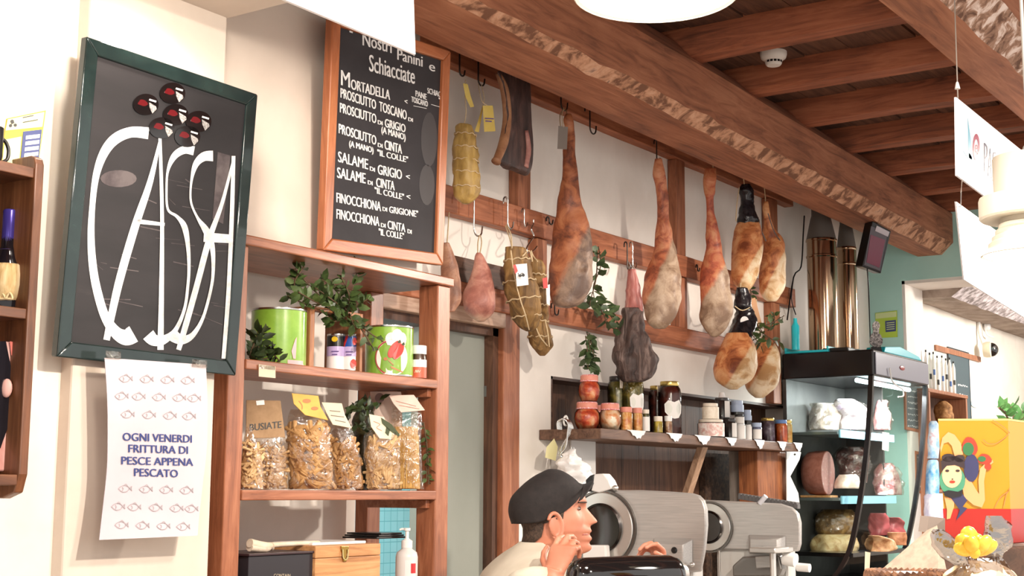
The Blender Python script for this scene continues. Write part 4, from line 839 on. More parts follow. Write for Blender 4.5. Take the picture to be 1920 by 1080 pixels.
def proj(q):
    v = V(q) - CAM; d = v.dot(FWD); return 960 + FPX * v.dot(RGT) / d, 540 - FPX * v.dot(UP) / d
def cutmask(x0, y0, x1, y1, k=14.0):
    """the pale side: right of the line running down from (x0,y0) to (x1,y1), front half only"""
    dx, dy = x1 - x0, y1 - y0; l = math.hypot(dx, dy)
    def f(a, t, q):
        if math.sin(a) < -.35 and math.cos(a) < .8: return 0.0
        x, y = proj(q); d = -((x - x0) * -dy + (y - y0) * dx) / l * -1
        d = ((x - x0) * dy - (y - y0) * dx) / l
        return min(max(.42 + d / k * .4, 0), 1)
    return f
def dent(mb, x, y, p, rpx, depth):
    c = P(x, y, p); best = min(range(len(mb.v)), key=lambda i: (proj(mb.v[i])[0] - x) ** 2 + (proj(mb.v[i])[1] - y) ** 2 + (500 * ((mb.v[i] - CAM).dot(FWD) - (c - CAM).dot(FWD)) if (mb.v[i] - CAM).dot(FWD) > (c - CAM).dot(FWD) else 0))
    c = mb.v[best].copy(); R = rpx / ppm(c)
    for i, q in enumerate(mb.v):
        d = (q - c).length
        if d < R * 1.8:
            k = math.exp(-(d / R) ** 2 * 2.2); rim = math.exp(-((d - R) / (R * .4)) ** 2)
            mb.v[i] = q + FH * depth * k - FH * depth * .45 * rim
def girdle(mb, rows, y, p, dr, r, slope=0.0, n=30, grow=1.03):
    for (ya, la, ra), (yb, lb, rb) in zip(rows[:-1], rows[1:]):
        if ya <= y <= yb:
            k = (y - ya) / (yb - ya); xl, xr_ = la + (lb - la) * k, ra + (rb - ra) * k
            c = P((xl + xr_) / 2, y, p); w = (xr_ - xl) / 2 / ppm(c) * grow
            pts = [c + RH * math.cos(2 * math.pi * j / n) * w - FH * math.sin(2 * math.pi * j / n) * w * dr + ZU * (slope * w * math.cos(2 * math.pi * j / n) + .003 * math.sin(j * 1.9)) for j in range(n + 1)]
            mb.tube(pts, r, 6); return
def hang(name, x, y0, y1, p, w, lab, m=None, r=.0032, turn=0.0, group=None):
    a = P(x, y0, p); s = ppm(a); return hook(name, a, (y1 - y0) / s, w / s, r, m, lab, turn, group)
def ham(label, rows, p, skin, cut, mask, dr=.72, bump=.010, dents=(), cord=None, name='cured_ham', coat=.1, cat='ham', bs=10, sub=6, matname=None, group=None):
    base = P((rows[0][1] + rows[0][2]) / 2, rows[0][0], p); t = thing(name, label, cat, base, group)
    b = MB(); b.loft(rows, p, dr=dr, seg=40, sub=sub, bump=bump, bs=bs, mask=mask)
    for d in dents: dent(b, d[0], d[1], p, d[2], d[3])
    b.build('meat', meat(matname or ('ham_skin_%d' % len(_mc)), skin, cut, coat=coat), t, smooth=180)
    if cord:
        c = MB(); c.tube([P(*q) for q in cord], .0022, 6, smooth=3); c.build('cord', STRING, t, smooth=60)
    return t
SK1 = [(.33, (92, 48, 32)), (.46, (140, 78, 48)), (.54, (164, 96, 60)), (.66, (182, 118, 78))]; CU1 = [(.38, (92, 70, 58)), (.5, (124, 100, 84)), (.62, (150, 124, 104))]
SK2 = [(.33, (108, 58, 40)), (.46, (170, 92, 62)), (.54, (190, 118, 80)), (.66, (206, 142, 104))]; CU2 = [(.38, (128, 100, 78)), (.5, (160, 134, 110)), (.62, (184, 160, 136))]
SK3 = [(.33, (132, 60, 42)), (.46, (182, 92, 62)), (.54, (198, 120, 80)), (.66, (210, 146, 104))]
SK4 = [(.33, (128, 62, 30)), (.46, (190, 112, 62)), (.54, (212, 142, 88)), (.66, (226, 168, 116))]; CU4 = [(.38, (196, 150, 98)), (.5, (226, 194, 150)), (.62, (240, 218, 184))]
PH = 2.82
# the large hams, left to right
ham('long dark brown ham with grey tag at its shank, just right of the first upright', [(214, 1060, 1072), (226, 1055, 1077), (250, 1058, 1078), (290, 1055, 1080), (330, 1051, 1083), (370, 1047, 1087), (400, 1043, 1098), (440, 1036, 1108), (490, 1030, 1111), (530, 1029, 1108), (560, 1033, 1098), (573, 1042, 1085), (577, 1055, 1070)], PH, SK1, CU1,
    cutmask(1112, 400, 1026, 570, 22), dents=((1092, 500, 12, .02),), cord=[(1052, 245, PH - .02), (1050, 215, PH + .03), (1060, 205, 2.92), (1063, 214, PH + .03), (1064, 224, PH)])
t = thing('ham_tag', 'grey paper tag tied to the shank of the dark brown ham', 'tag', P(1053, 262, PH - .035))
b = MB(); card(b, [(1047, 236), (1065, 238), (1063, 280), (1045, 279)], PH - .05); b.build('card', flat('tag_grey', (128, 118, 110), .8), t)
b = MB(); b.tube([P(1056, 238, PH - .05), P(1054, 215, PH - .02), P(1057, 202, PH - .0)], .0016, 6, smooth=3); b.build('string', STRING, t)
ham('reddish ham on a long hook with wide grey-tan cut side, between the two rails', [(298, 1227, 1241), (312, 1225, 1244), (335, 1224, 1250), (358, 1229, 1251), (385, 1232, 1252), (420, 1231, 1258), (455, 1228, 1264), (490, 1218, 1272), (525, 1208, 1278), (560, 1205, 1279), (590, 1208, 1270), (608, 1216, 1254), (616, 1226, 1246)], PH, SK2, CU2,
    cutmask(1258, 450, 1196, 600, 14), dents=((1262, 568, 11, .03),), cord=[(1234, 302, PH), (1232, 298, 2.88), (1236, 303, 2.93), (1240, 302, 2.88), (1238, 306, PH)])
ham('slim reddish ham with bent foot and rounded tan lower end, third of the long hams', [(316, 1322, 1342), (335, 1320, 1341), (360, 1321, 1341), (372, 1323, 1338), (400, 1325, 1340), (440, 1324, 1348), (480, 1320, 1358), (520, 1314, 1369), (560, 1312, 1374), (590, 1313, 1373), (615, 1320, 1362), (628, 1330, 1350), (632, 1336, 1344)], PH, SK3, CU2,
    cutmask(1366, 480, 1300, 590, 14), dents=((1364, 578, 9, .02),), cord=[(1332, 320, PH), (1340, 326, PH - .012), (1342, 340, PH - .014), (1338, 320, PH), (1336, 305, PH)])
NECK = mottle('black_wrap', [(.4, (24, 22, 26)), (.7, (52, 48, 52))], 40, .18, .5)
def netted(label, rows, p, mask, neckrows, dents, cords, cap=None, dot=None):
    t = ham(label, rows, p, SK4, CU4, mask, dr=.8, bump=.007, dents=dents, coat=.25, matname='ham_fresh')
    if neckrows:
        b = MB(); b.loft(neckrows, p - .002, dr=.85, seg=24, sub=5, bump=.006, bs=40); n = b.build('neck_wrap', NECK, t, smooth=180)
        if dot: b = MB(); pl = Plane(P(dot[0], dot[1], p) - FH * .05, -FH); disc(b, pl, dot[0], dot[1], 8, 9, .0, 20, th=.001); b.build('round_label', PAPER, n)
    if cords:
        for cc in cords: c = MB(); c.tube([P(*q) for q in cc], .0026, 6, smooth=4); c.build('cord', STRING if len(cc) != 3 else flat('grey_strap', (96, 92, 92), .5), t, smooth=60)
    return t
netted('orange-skinned boneless ham with black neck, upper left of the four at the far end', [(410, 1388, 1416), (424, 1380, 1426), (450, 1374, 1431), (480, 1371, 1430), (510, 1370, 1424), (530, 1375, 1416), (543, 1386, 1406), (546, 1392, 1400)], PH, cutmask(1438, 440, 1376, 545, 9), [(346, 1390, 1408), (358, 1385, 1412), (375, 1388, 1413), (395, 1386, 1416), (412, 1383, 1424), (422, 1384, 1424)],
       ((1417, 512, 8, .02),), [[(1386, 352, PH - .03), (1382, 380, PH - .04), (1380, 410, PH - .04), (1381, 414, PH - .04)], [(1412, 408, PH - .03), (1426, 430, PH - .05), (1436, 452, PH - .05)], [(1396, 350, PH), (1394, 335, PH), (1390, 325, PH), (1388, 318, PH)]])
netted('pale boneless ham with grey strap, upper right of the four at the far end', [(378, 1432, 1440), (392, 1430, 1443), (412, 1432, 1446), (428, 1432, 1452), (446, 1428, 1468), (470, 1425, 1472), (500, 1424, 1474), (535, 1424, 1472), (555, 1430, 1462), (565, 1440, 1454)], PH, cutmask(1486, 436, 1432, 545, 9), None,
       ((1468, 530, 8, .02),), [[(1440, 400, PH - .03), (1452, 435, PH - .04), (1470, 460, PH - .05)], [(1436, 385, PH), (1434, 360, PH), (1432, 345, PH), (1430, 338, PH)]])
netted('plump orange ham, black neck with white dot, lower left of the far four', [(625, 1362, 1402), (640, 1354, 1412), (665, 1344, 1418), (690, 1338, 1420), (712, 1342, 1410), (722, 1352, 1396), (730, 1366, 1384)], PH - .03, cutmask(1420, 630, 1350, 735, 9), [(540, 1380, 1402), (556, 1378, 1408), (574, 1376, 1410), (582, 1380, 1412), (596, 1376, 1418), (612, 1370, 1420), (632, 1362, 1410), (640, 1364, 1408)],
       ((1392, 702, 9, .022),), [[(1378, 574, PH - .06), (1392, 582, PH - .08), (1410, 574, PH - .06), (1412, 570, PH - .05)], [(1388, 545, PH), (1389, 530, PH), (1390, 520, PH + .02), (1391, 512, PH + .04)]], dot=(1396, 602))
netted('smaller pale orange ham under laurel leaves, lower right of the far four', [(640, 1420, 1448), (652, 1412, 1456), (672, 1404, 1462), (698, 1396, 1463), (722, 1396, 1456), (736, 1404, 1444), (746, 1416, 1432)], PH, cutmask(1454, 640, 1392, 745, 9), None, ((1449, 718, 7, .02),), [[(1432, 645, PH), (1424, 620, PH), (1420, 590, PH), (1418, 560, PH)]])
t = thing('ham_tag', 'small brown paper tag hanging above the laurel leaves at the far end', 'tag', P(1416, 560, PH - .04))
b = MB(); card(b, [(1402, 562), (1416, 558), (1424, 590), (1430, 612), (1422, 616), (1412, 596)], PH - .06); b.build('card', flat('tag_tan', (188, 140, 98), .7), t)
b = MB(); b.tube([P(1410, 562, PH - .055), P(1404, 545, PH), P(1404, 520, PH)], .0018, 6, smooth=3); b.build('string', STRING, t)
sprig('laurel_sprig', 'laurel leaves tied over the smaller ham at the far end', 'foliage', [[(1412, 600, 2.76), (1430, 625, 2.74), (1424, 648, 2.73)], [(1420, 615, 2.76), (1448, 605, 2.74), (1470, 592, 2.74)], [(1418, 615, 2.76), (1445, 635, 2.74), (1462, 640, 2.74)], [(1412, 605, 2.76), (1410, 625, 2.73), (1420, 640, 2.73)], [(1440, 620, 2.76), (1452, 600, 2.74), (1450, 588, 2.74)]], 8, .046, 31)
sprig('laurel_sprig', 'dark laurel leaves between the black necked hams at the far end', 'foliage', [[(1400, 530, 2.86), (1408, 550, 2.84), (1402, 580, 2.84)]], 8, .04, 32, mat_=bpy.data.materials['laurel_dark'])
# dark hairy leg of game
HAIR = mottle('dark_hide', [(.3, (46, 34, 32)), (.5, (84, 66, 60)), (.65, (124, 104, 96)), (.8, (168, 150, 142))], 9, .6, .9, stretch=(3.5, 3.5, .6), dist=1.2, bd=.012)
t = thing('game_leg', 'dark hairy leg of game with bare red shank, hanging above the pickle jars', 'meat', P(1185, 505, 2.80))
hr = [(505, 1178, 1193), (520, 1176, 1195), (545, 1174, 1201), (570, 1171, 1204), (590, 1168, 1206)]
b = MB(); b.loft(hr, 2.80, dr=.7, seg=28, sub=5, bump=.006, bs=30); b.build('shank', mottle('raw_red', [(.3, (96, 44, 40)), (.55, (164, 92, 84)), (.75, (204, 150, 136))], 8, .45, .3, stretch=(4, 4, .7)), t, smooth=180)
hb = [(578, 1170, 1205), (600, 1163, 1208), (630, 1156, 1213), (655, 1152, 1226), (675, 1150, 1234), (695, 1152, 1232), (708, 1160, 1222), (716, 1172, 1206)]
b = MB(); b.loft(hb, 2.80, dr=.75, seg=40, sub=6, bump=.016, bs=16); b.build('hide', HAIR, t, smooth=180)
b = MB(); b.tube([P(1180, 508, 2.79), P(1178, 490, 2.80), P(1183, 500, 2.80)], .0018, 6, smooth=3); b.build('wire', CHROME, t)
for x0, x1, y1, p, lab in ((1176, 1178, 507, 2.90, 'thin wire hook on the middle rail, left of the pair holding the game leg'), (1186, 1181, 502, 2.88, 'bright steel hook on the middle rail, right of the pair holding the game leg')):
    hang('meat_hook', x0, 460, y1, p, 14, lab, CHROME if x0 > 1180 else DARKSTEEL, .003)
# salami and small cuts at the left
YEL = mottle('casing_yellow', [(.3, (136, 106, 54)), (.55, (178, 146, 80)), (.8, (204, 176, 108))], 16, .5, .6, stretch=(2, 2, .5), bd=.01)
rows = [(232, 860, 872), (236, 856, 884), (250, 853, 892), (280, 850, 896), (310, 850, 898), (340, 850, 900), (362, 852, 899), (375, 858, 892), (382, 866, 880)]
t = thing('tied_salami', 'yellow netted salami tied with string, hanging beside the menu board', 'salami', P(872, 235, 2.80))
b = MB(); b.loft(rows, 2.80, dr=.95, seg=36, sub=6, bump=.007, bs=26); b.build('casing', YEL, t, smooth=180)
for y in (253, 278, 302, 325, 352):
    b = MB(); girdle(b, rows, y, 2.80, .95, .0022, -.06); b.build('string_ring', STRING, t, smooth=60)
b = MB(); b.tube([P(870, 236, 2.80), P(874, 210, 2.80), P(872, 180, 2.81), P(874, 155, 2.82)], .0018, 6, smooth=3); b.build('cord', STRING, t, smooth=60)
def papertag(label, pts, p, cords, m=None, letters=None, nm='price_tag'):
    t = thing(nm, label, 'tag', P(pts[0][0], pts[0][1], p)); b = MB(); card(b, pts, p); o = b.build('card', m or YELLOW_PAPER, t)
    if letters: b = MB(); pl = Plane(P(pts[0][0], pts[0][1], p) - FH * .001, -FH); [strip(b, pl, q_, 2.2, .0015, sub=1) for q_ in ([(909, 222), (926, 223)], [(910, 227), (922, 228)])]; b.build('print', flat('ink_violet', (92, 66, 130), .5), o)
    for c in cords: b = MB(); b.tube([P(*q) for q in c], .0015, 6, smooth=3); b.build('string', STRING, t, smooth=60)
    return t
papertag('narrow yellow paper tag on the string of the yellow salami', [(868, 156), (877, 158), (882, 178), (889, 200), (882, 201), (873, 182)], 2.795, [[(872, 157, 2.796), (873, 150, 2.81)]])
papertag('larger yellow price tag in the middle of the two on the wire loop', [(905, 198), (924, 198), (929, 246), (908, 247)], 2.80, [[(914, 198, 2.80), (904, 190, 2.81), (899, 170, 2.83), (897, 158, 2.85)]], letters=True)
papertag('narrow yellow price tag turned sideways behind the larger one', [(897, 225), (904, 200), (906, 202), (898, 248), (890, 246)], 2.82, [[(904, 202, 2.82), (908, 185, 2.83), (903, 160, 2.85)]])
BACON = mottle('pancetta_dark', [(.3, (40, 28, 26)), (.5, (70, 50, 46)), (.65, (104, 76, 68)), (.8, (140, 104, 90))], 12, .55, .9, stretch=(2, 2, .6), bd=.01)
t = thing('cured_slab', 'dark cured bacon slab with tan rind hanging by the first upright', 'meat', P(955, 140, 2.80))
out = [(932, 138), (960, 130), (992, 152), (996, 220), (1000, 290), (990, 326), (962, 318), (938, 308), (944, 270), (950, 220), (944, 170)]
b = MB(); rs = []
for k, (sx, dp) in enumerate(((.86, -.040), (.97, -.034), (1, -.02), (1, .02), (.97, .034), (.86, .04))):
    pts = catmull(out + [out[0]], 4)[:-1]; cx, cy = 968, 228
    rs.append([P(cx + (x - cx) * sx, cy + (y - cy) * (sx * .5 + .5), 2.80) + FH * (dp + .006 * noise.noise(V((x * .05, y * .05, k)))) + RH * .004 * noise.noise(V((x * .1, y * .08, k))) for x, y in pts])
b.rings(rs); b.build('meat', BACON, t, smooth=50)
b = MB(); b.tube([P(x, y, 2.80) - FH * .02 for x, y in ((934, 140), (946, 172), (951, 222), (944, 270), (930, 306))], [.010, .016, .016, .018, .014], 12, smooth=5); b.build('rind', mottle('rind_tan', [(.3, (128, 84, 56)), (.7, (176, 128, 92))], 20, .6, .5), t, smooth=180)
b = MB(); b.tube([P(986, 250, 2.80) - FH * .04, P(990, 285, 2.80) - FH * .042, P(985, 318, 2.80) - FH * .038], [.008, .012, .010], 10, smooth=4); b.build('lean_streak', mottle('lean_pink', [(.3, (140, 88, 82)), (.7, (190, 138, 126))], 20, .5, .5), t, smooth=180)
b = MB(); b.tube([P(956, 150, 2.80) - FH * .03, P(960, 128, 2.84), P(958, 115, 2.87)], .0022, 6, smooth=3); b.build('cord', STRING, t)
CUL = [(.3, (120, 66, 58)), (.5, (168, 108, 94)), (.7, (200, 150, 130))]; CULW = [(.3, (164, 118, 98)), (.55, (206, 170, 146)), (.75, (226, 200, 180))]
ham('small pear shaped cured ham hanging above the grey door', [(474, 893, 902), (482, 889, 908), (505, 884, 918), (535, 874, 926), (560, 867, 928), (580, 869, 926), (594, 880, 918), (603, 894, 908)], 2.82, CUL, CULW, lambda a, t, q: min(max((t - .5) * 1.4, 0), .6), dr=.8, bump=.010, cord=[(896, 480, 2.82), (896, 455, 2.87), (900, 441, 2.90), (903, 455, 2.87), (899, 480, 2.82)], name='pear_ham')
ham('slice of a cured ham half hidden behind the menu board frame', [(455, 832, 842), (475, 830, 850), (505, 828, 859), (540, 828, 866), (565, 830, 864), (585, 836, 852)], 2.83, [(.3, (110, 72, 56)), (.5, (150, 104, 80)), (.7, (190, 146, 116))], CULW, None, dr=.5, bump=.008, name='pear_ham', cord=[(838, 458, 2.83), (840, 430, 2.90), (842, 398, 2.947)])
LW = mottle('leaf_wrapping', [(.28, (72, 48, 26)), (.48, (124, 92, 50)), (.65, (160, 124, 72)), (.82, (188, 152, 96))], 9, .6, .8, stretch=(3, 3, .6), dist=1.0, bd=.012)
def wrapped(label, rows, p, rings_, cords, base):
    t = thing('leaf_wrapped_salami', label, 'salami', base); b = MB(); b.loft(rows, p, dr=.9, seg=40, sub=6, bump=.009, bs=22)
    b.build('leaf_wrap', LW, t, smooth=60)
    for y, sl in rings_: b = MB(); girdle(b, rows, y, p, .9, .0028, sl, grow=1.04); b.build('string_ring', STRING, t, smooth=60)
    for c in cords: b = MB(); b.tube([P(*q) for q in c], .0024, 6, smooth=4); b.build('string', STRING, t, smooth=60)
    return t
w1 = [(464, 950, 978), (470, 948, 988), (500, 944, 996), (530, 944, 1004), (560, 950, 1012), (585, 956, 1016), (605, 966, 1012), (616, 978, 1004), (621, 986, 998)]
wrapped('thick leaf wrapped salami tied with string, white tag on its front', w1, 2.78, [(488, .10), (528, .12), (562, .16), (594, .12)], [[(958, 470, 2.74), (965, 520, 2.715), (975, 560, 2.715), (985, 590, 2.72), (992, 618, 2.75)], [(960, 465, 2.76), (955, 445, 2.80), (948, 424, 2.86)], [(960, 465, 2.76), (958, 440, 2.80), (950, 422, 2.86)], [(980, 480, 2.73), (992, 470, 2.75), (998, 490, 2.75)]], P(965, 465, 2.78))
w2 = [(486, 996, 1012), (492, 992, 1020), (520, 996, 1024), (550, 1004, 1026), (580, 1006, 1028), (605, 988, 1028), (625, 988, 1034), (645, 994, 1036), (658, 1002, 1030), (667, 1012, 1022)]
wrapped('slimmer leaf wrapped salami behind the thick one, its end sticking out below', w2, 2.85, [(515, -.1), (541, -.1), (572, -.1), (602, -.05), (632, .0)], [[(998, 490, 2.82), (997, 478, 2.84), (996, 470, 2.85)], [(1008, 490, 2.81), (1000, 480, 2.84), (996, 470, 2.85)], [(1002, 605, 2.78), (1012, 630, 2.775), (1026, 648, 2.79)], [(1022, 600, 2.79), (1027, 622, 2.785), (1030, 650, 2.80)]], P(1006, 488, 2.85))
def wtag(label, pts, red, p, nm='product_tag'):
    t = thing(nm, label, 'tag', P(pts[0][0], pts[0][1], p)); b = MB(); card(b, pts, p); o = b.build('card', PAPER, t)
    b = MB(); card(b, red, p - .003); b.build('red_ribbon', flat('ribbon_red', (196, 52, 46), .5), t)
    if len(pts) == 4 and pts[1][0] - pts[0][0] > 15:
        b = MB(); pl = Plane(P(pts[0][0], pts[0][1], p) - FH * .003, -FH); disc(b, pl, 975, 517, 3.4, 2.6, .001); disc(b, pl, 981, 516, 3, 3, .001); strip(b, pl, [(971, 512), (974, 516), (979, 512), (983, 515)], 1.4, .001, sub=2); b.build('animal_print', flat('ink_dark', (60, 60, 58), .6), o)
    return t
wtag('white product tag with red ribbon on the thick leaf wrapped salami', [(966, 496), (988, 494), (991, 534), (969, 537)], [(962, 497), (967, 496), (971, 508), (966, 514)], 2.688)
wtag('white product tag with red ribbon on the slimmer leaf wrapped salami', [(1024, 535), (1031, 533), (1031, 573), (1025, 570)], [(1017, 522), (1026, 520), (1027, 540), (1019, 541)], 2.80)
# hooks of the frame
for x, y0, y1, p, w, lab, m in ((862, 96, 142, 2.92, 16, 'dark hook on the upper rail right beside the menu board', DARKSTEEL), (897, 110, 160, 2.92, 20, 'dark hook on the upper rail carrying the wire loop with yellow tags', DARKSTEEL), (1052, 168, 206, 2.92, 22, 'dark hook on the upper rail holding the long dark brown ham', DARKSTEEL), (1106, 205, 250, 2.92, 22, 'empty dark hook on the upper rail between the first two long hams', DARKSTEEL),
                                 (1231, 268, 304, 2.93, 12, 'small hook on the upper rail holding the reddish ham', DARKSTEEL), (889, 374, 442, 2.90, 26, 'long bright S hook on the middle rail above the pear shaped ham', CHROME), (952, 378, 428, 2.90, 18, 'thick steel S hook on the middle rail at the thick leaf wrapped salami', STEEL), (983, 396, 424, 2.92, 10, 'short steel hook pin on the middle rail between the two salami hooks', CHROME),
                                 (1030, 412, 420, 2.93, 12, 'small dark hook eye on the middle rail left of the dark brown ham', DARKSTEEL), (1040, 574, 590, 2.93, 14, 'small hook below the dark brown ham on the lowest rail', DARKSTEEL), (1308, 500, 508, 2.93, 8, 'tiny hook eye on the middle rail right of the reddish ham', DARKSTEEL)):
    hang('meat_hook', x, y0, y1, p, w, lab, m)
b = MB(); b.tube([P(x, y, 2.90) for x, y in ((1000, 412), (1000, 420), (996, 430), (1001, 442), (995, 452), (987, 466), (990, 474), (1000, 470), (1007, 462))], .0032, 8, smooth=4)
o = b.build('meat_hook', CHROME, None, smooth=60, loc=P(1000, 412, 2.90)); tag(o, 'twisted bright wire hook holding the slimmer leaf wrapped salami', 'hook')
# laurel garlands on the rails
GL = mottle('laurel_garland', [(.3, (40, 56, 34)), (.55, (70, 90, 54)), (.75, (120, 136, 92))], 20, .5, .2)
sprig('laurel_garland', 'long laurel garland hanging over the lowest rail right of the dark brown ham', 'foliage', [[(1122, 462, 2.90), (1126, 500, 2.88), (1112, 540, 2.88), (1120, 580, 2.87)], [(1120, 470, 2.90), (1118, 520, 2.87), (1108, 560, 2.86), (1106, 575, 2.86)], [(1112, 560, 2.88), (1132, 590, 2.86), (1140, 612, 2.85), (1165, 618, 2.84)], [(1122, 560, 2.88), (1140, 585, 2.86), (1150, 600, 2.85)]], 12, .055, 41, mat_=GL)
sprig('laurel_garland', 'short laurel garland hanging below the lowest rail above the pepper jars', 'foliage', [[(1100, 622, 2.90), (1106, 650, 2.88), (1108, 692, 2.88)], [(1104, 625, 2.90), (1112, 660, 2.87), (1118, 694, 2.87)], [(1098, 630, 2.90), (1102, 665, 2.88), (1102, 690, 2.88)]], 10, .055, 42, mat_=GL)
# ------------------------------------------------------------------ jar shelf with its supports
SF, ST = 2.72, 1.836
sx0, sx1 = P(1010, 797, 3.0).x, P(1499, 838, SF).x
t = thing('wall_shelf', 'dark wooden shelf full of jars, with diagonal brace and uprights beneath', 'shelf', ((sx0 + sx1) / 2, 3.0, ST))
b = MB(); b.box((sx0, SF, ST - .041), (sx1, 2.998, ST - .001)); b.build('board', wood('shelf_board_wood', (56, 38, 30), (104, 76, 60), (140, 108, 88), 'x', .9, .5), t, bevel=.003)
b = MB(); q = [P(1318, 836, 2.80), P(1328, 836, 2.80), P(1293, 945, 2.95), P(1283, 945, 2.95)]
for k_ in (0, 1): q[k_].z = ST - .042
b.prism(q, (0, .03, 0)); b.build('brace', wood('brace_wood', (130, 100, 78), (168, 134, 108), (192, 160, 134), 'z', .8, .6), t, bevel=.002)
xx = lambda x, p: P(x, 880, p).x
b = MB(); b.box((xx(1322, 3.09), 3.09, 1.056), (xx(1388, 3.09), 3.12, ST - .05)); b.build('rough_panel', mottle('rough_bark_brown', [(.35, (40, 26, 18)), (.6, (74, 52, 38)), (.75, (104, 78, 58))], 60, .9, .8), t)
b = MB(); b.box((xx(1388, 2.93), 2.93, 1.056), (xx(1419, 2.93), 2.99, ST - .042)); b.build('grey_upright', wood('grey_wood', (104, 94, 84), (142, 132, 122), (164, 154, 144), 'z', .8, .7), t, bevel=.003)
b = MB(); b.box((xx(1421, 2.82), 2.82, 1.056), (xx(1474, 2.82), 2.92, ST - .042)); b.build('brown_upright', wood('strong_grain_wood', (84, 44, 22), (136, 80, 46), (168, 108, 66), 'z', 1.0, .5), t, bevel=.003)
b = MB(); pl = xplane(2.79, 1.7)
b.prism([pl.at(*q) for q in ((1475, 838), (1502, 848), (1499, 862), (1482, 893), (1497, 925), (1500, 950), (1476, 948))], (0, .004, 0)); o = b.build('bracket', flat('bracket_white', (222, 220, 218), .4), t)
b = MB(); disc(b, pl, 1490, 852, 2, 2, .001, 10); o2 = b.build('screw', DARKSTEEL, o)
t = thing('paper_note', 'white paper pinned on the grey upright under the jar shelf', 'paper', P(1399, 900, 2.925)); b = MB(); pl = xplane(2.928, 1.7); poly(b, pl, [(1389, 873), (1408, 873), (1409, 930), (1391, 929)], .0005, .001); b.build('sheet', PAPER, t)
# scalloped doilies over the edge
for x, w, h, lab in ((1193, 36, 17, 'olive jars'), (1264, 33, 17, 'big dark red jar'), (1317, 34, 19, 'cream labelled jars'), (1370, 26, 17, 'dark labelled jar stack'), (1423, 24, 19, 'dark purple jar'), (1465, 22, 19, 'orange jar'), (1495, 22, 18, 'right end of the jar shelf')):
    c = P(x, 805, SF - .002); s = ppm(c); hw, hh = w / 2 / s / .52, h / s; n = 22
    low = lambda u: -(hh * max(0, 1 - abs(u - .1) ** 1.5) * .92 - .007 * abs(math.sin((u + .05) * 7.5)) + .003)
    b = MB(); up_, dn = [], []
    for k in range(n + 1):
        u = -1 + 2 * k / n; up_.append(V((c.x + hw * u, SF - .0025, ST + .0004))); dn.append(V((c.x + hw * u, SF - .003 - .004 * (1 - abs(u)), ST + min(low(u), -.002))))
    bk = [V((q.x, SF + .07, ST + .0004)) for q in up_]
    b.rings([bk, up_, dn], closed=False); b.rings([[q + V((0, -.0008, .0006)) for q in r] for r in (dn, up_, bk)], closed=False)
    o = b.build('paper_doily', PAPER, None, smooth=60, loc=V((c.x, SF, ST))); tag(o, 'white scalloped paper doily over the shelf edge ' + ('below the ' + lab if 'end' not in lab else 'at the ' + lab), 'doily', 'doilies on the jar shelf')
ZJ = ST + .0016
GINGHAM, t_, b_ = nt('gingham_red')
cv = coords(t_, (1, 1, 1)); ck = t_.nodes.new('ShaderNodeTexChecker'); ck.inputs['Scale'].default_value = 260; t_.links.new(cv, ck.inputs[0]); ck.inputs[1].default_value = rgb((206, 84, 92)); ck.inputs[2].default_value = rgb((238, 206, 204)); t_.links.new(ck.outputs[0], b_.inputs['Base Color']); b_.inputs['Roughness'].default_value = .7
PEP = mottle('peppers', [(.32, (150, 44, 30)), (.45, (206, 84, 50)), (.55, (226, 150, 100)), (.7, (240, 220, 190))], 16, .35, .4, dist=1.0)
ONI = mottle('onions', [(.34, (196, 70, 40)), (.42, (226, 160, 110)), (.55, (244, 228, 204)), (.7, (250, 240, 224))], 12, .3, .4, dist=.6)
VEG = mottle('mixed_pickles', [(.32, (190, 92, 40)), (.48, (224, 160, 86)), (.6, (240, 206, 150)), (.75, (226, 120, 84))], 26, .35, .4, dist=.8)
OLV = mottle('olives', [(.3, (48, 44, 20)), (.5, (96, 88, 34)), (.65, (150, 130, 60)), (.8, (196, 170, 96))], 22, .3, .5, dist=.5)
DRED = mottle('dark_red_preserve', [(.35, (54, 22, 18)), (.6, (88, 36, 28)), (.8, (130, 62, 50))], 22, .25, .3)
DARKC = mottle('dark_spread', [(.4, (40, 32, 34)), (.7, (70, 54, 52))], 22, .3, .2)
GOLD = flat('lid_gold', (206, 180, 106), .25, .8); LIDW = flat('lid_cream', (226, 214, 196), .4); LIDB = flat('lid_blue', (98, 134, 190), .35); LIDLB = flat('lid_pale_blue', (180, 196, 222), .35); LIDD = flat('lid_dark', (60, 56, 56), .3); LIDR = flat('lid_rose', (216, 140, 120), .5)
LW_ = flat('jar_label_white', (238, 234, 228), .5); LCR = mottle('jar_label_cream', [(.4, (226, 212, 190)), (.6, (238, 228, 210))], 60, .5, 0); LRED = mottle('jar_label_rosy', [(.4, (214, 170, 160)), (.6, (240, 230, 222))], 60, .5, 0)
def cloth_cap(t, c, r, h, lh):
    b = MB(); n = 40; z1 = h
    rs = [[c + V((math.cos(2 * math.pi * k / n) * rr * (1 + wv * math.sin(k * 2.4)), math.sin(2 * math.pi * k / n) * rr * (1 + wv * math.sin(k * 2.4)), z)) for k in range(n)] for rr, z, wv in ((r * 1.04, z1 - lh * 1.15, .03), (r * .98, z1 - lh * .8, .01), (r * .97, z1 + .001, 0), (r * .9, z1 + .004, 0), (r * .3, z1 + .006, 0))]
    b.rings(rs); b.build('cloth_cap', GINGHAM, t, smooth=50)
def gjar(lab, xm, w, y0, y1, p, z, stuff, cap=1.0, shape='orcio', rr=.8):
    t, c, r, h = jar(lab, xm, w, y0, y1, p, z, stuff, LIDR, None, shape=shape, lidh=.2); cloth_cap(t, c, r * rr, h, h * .2); return t, c, r, h
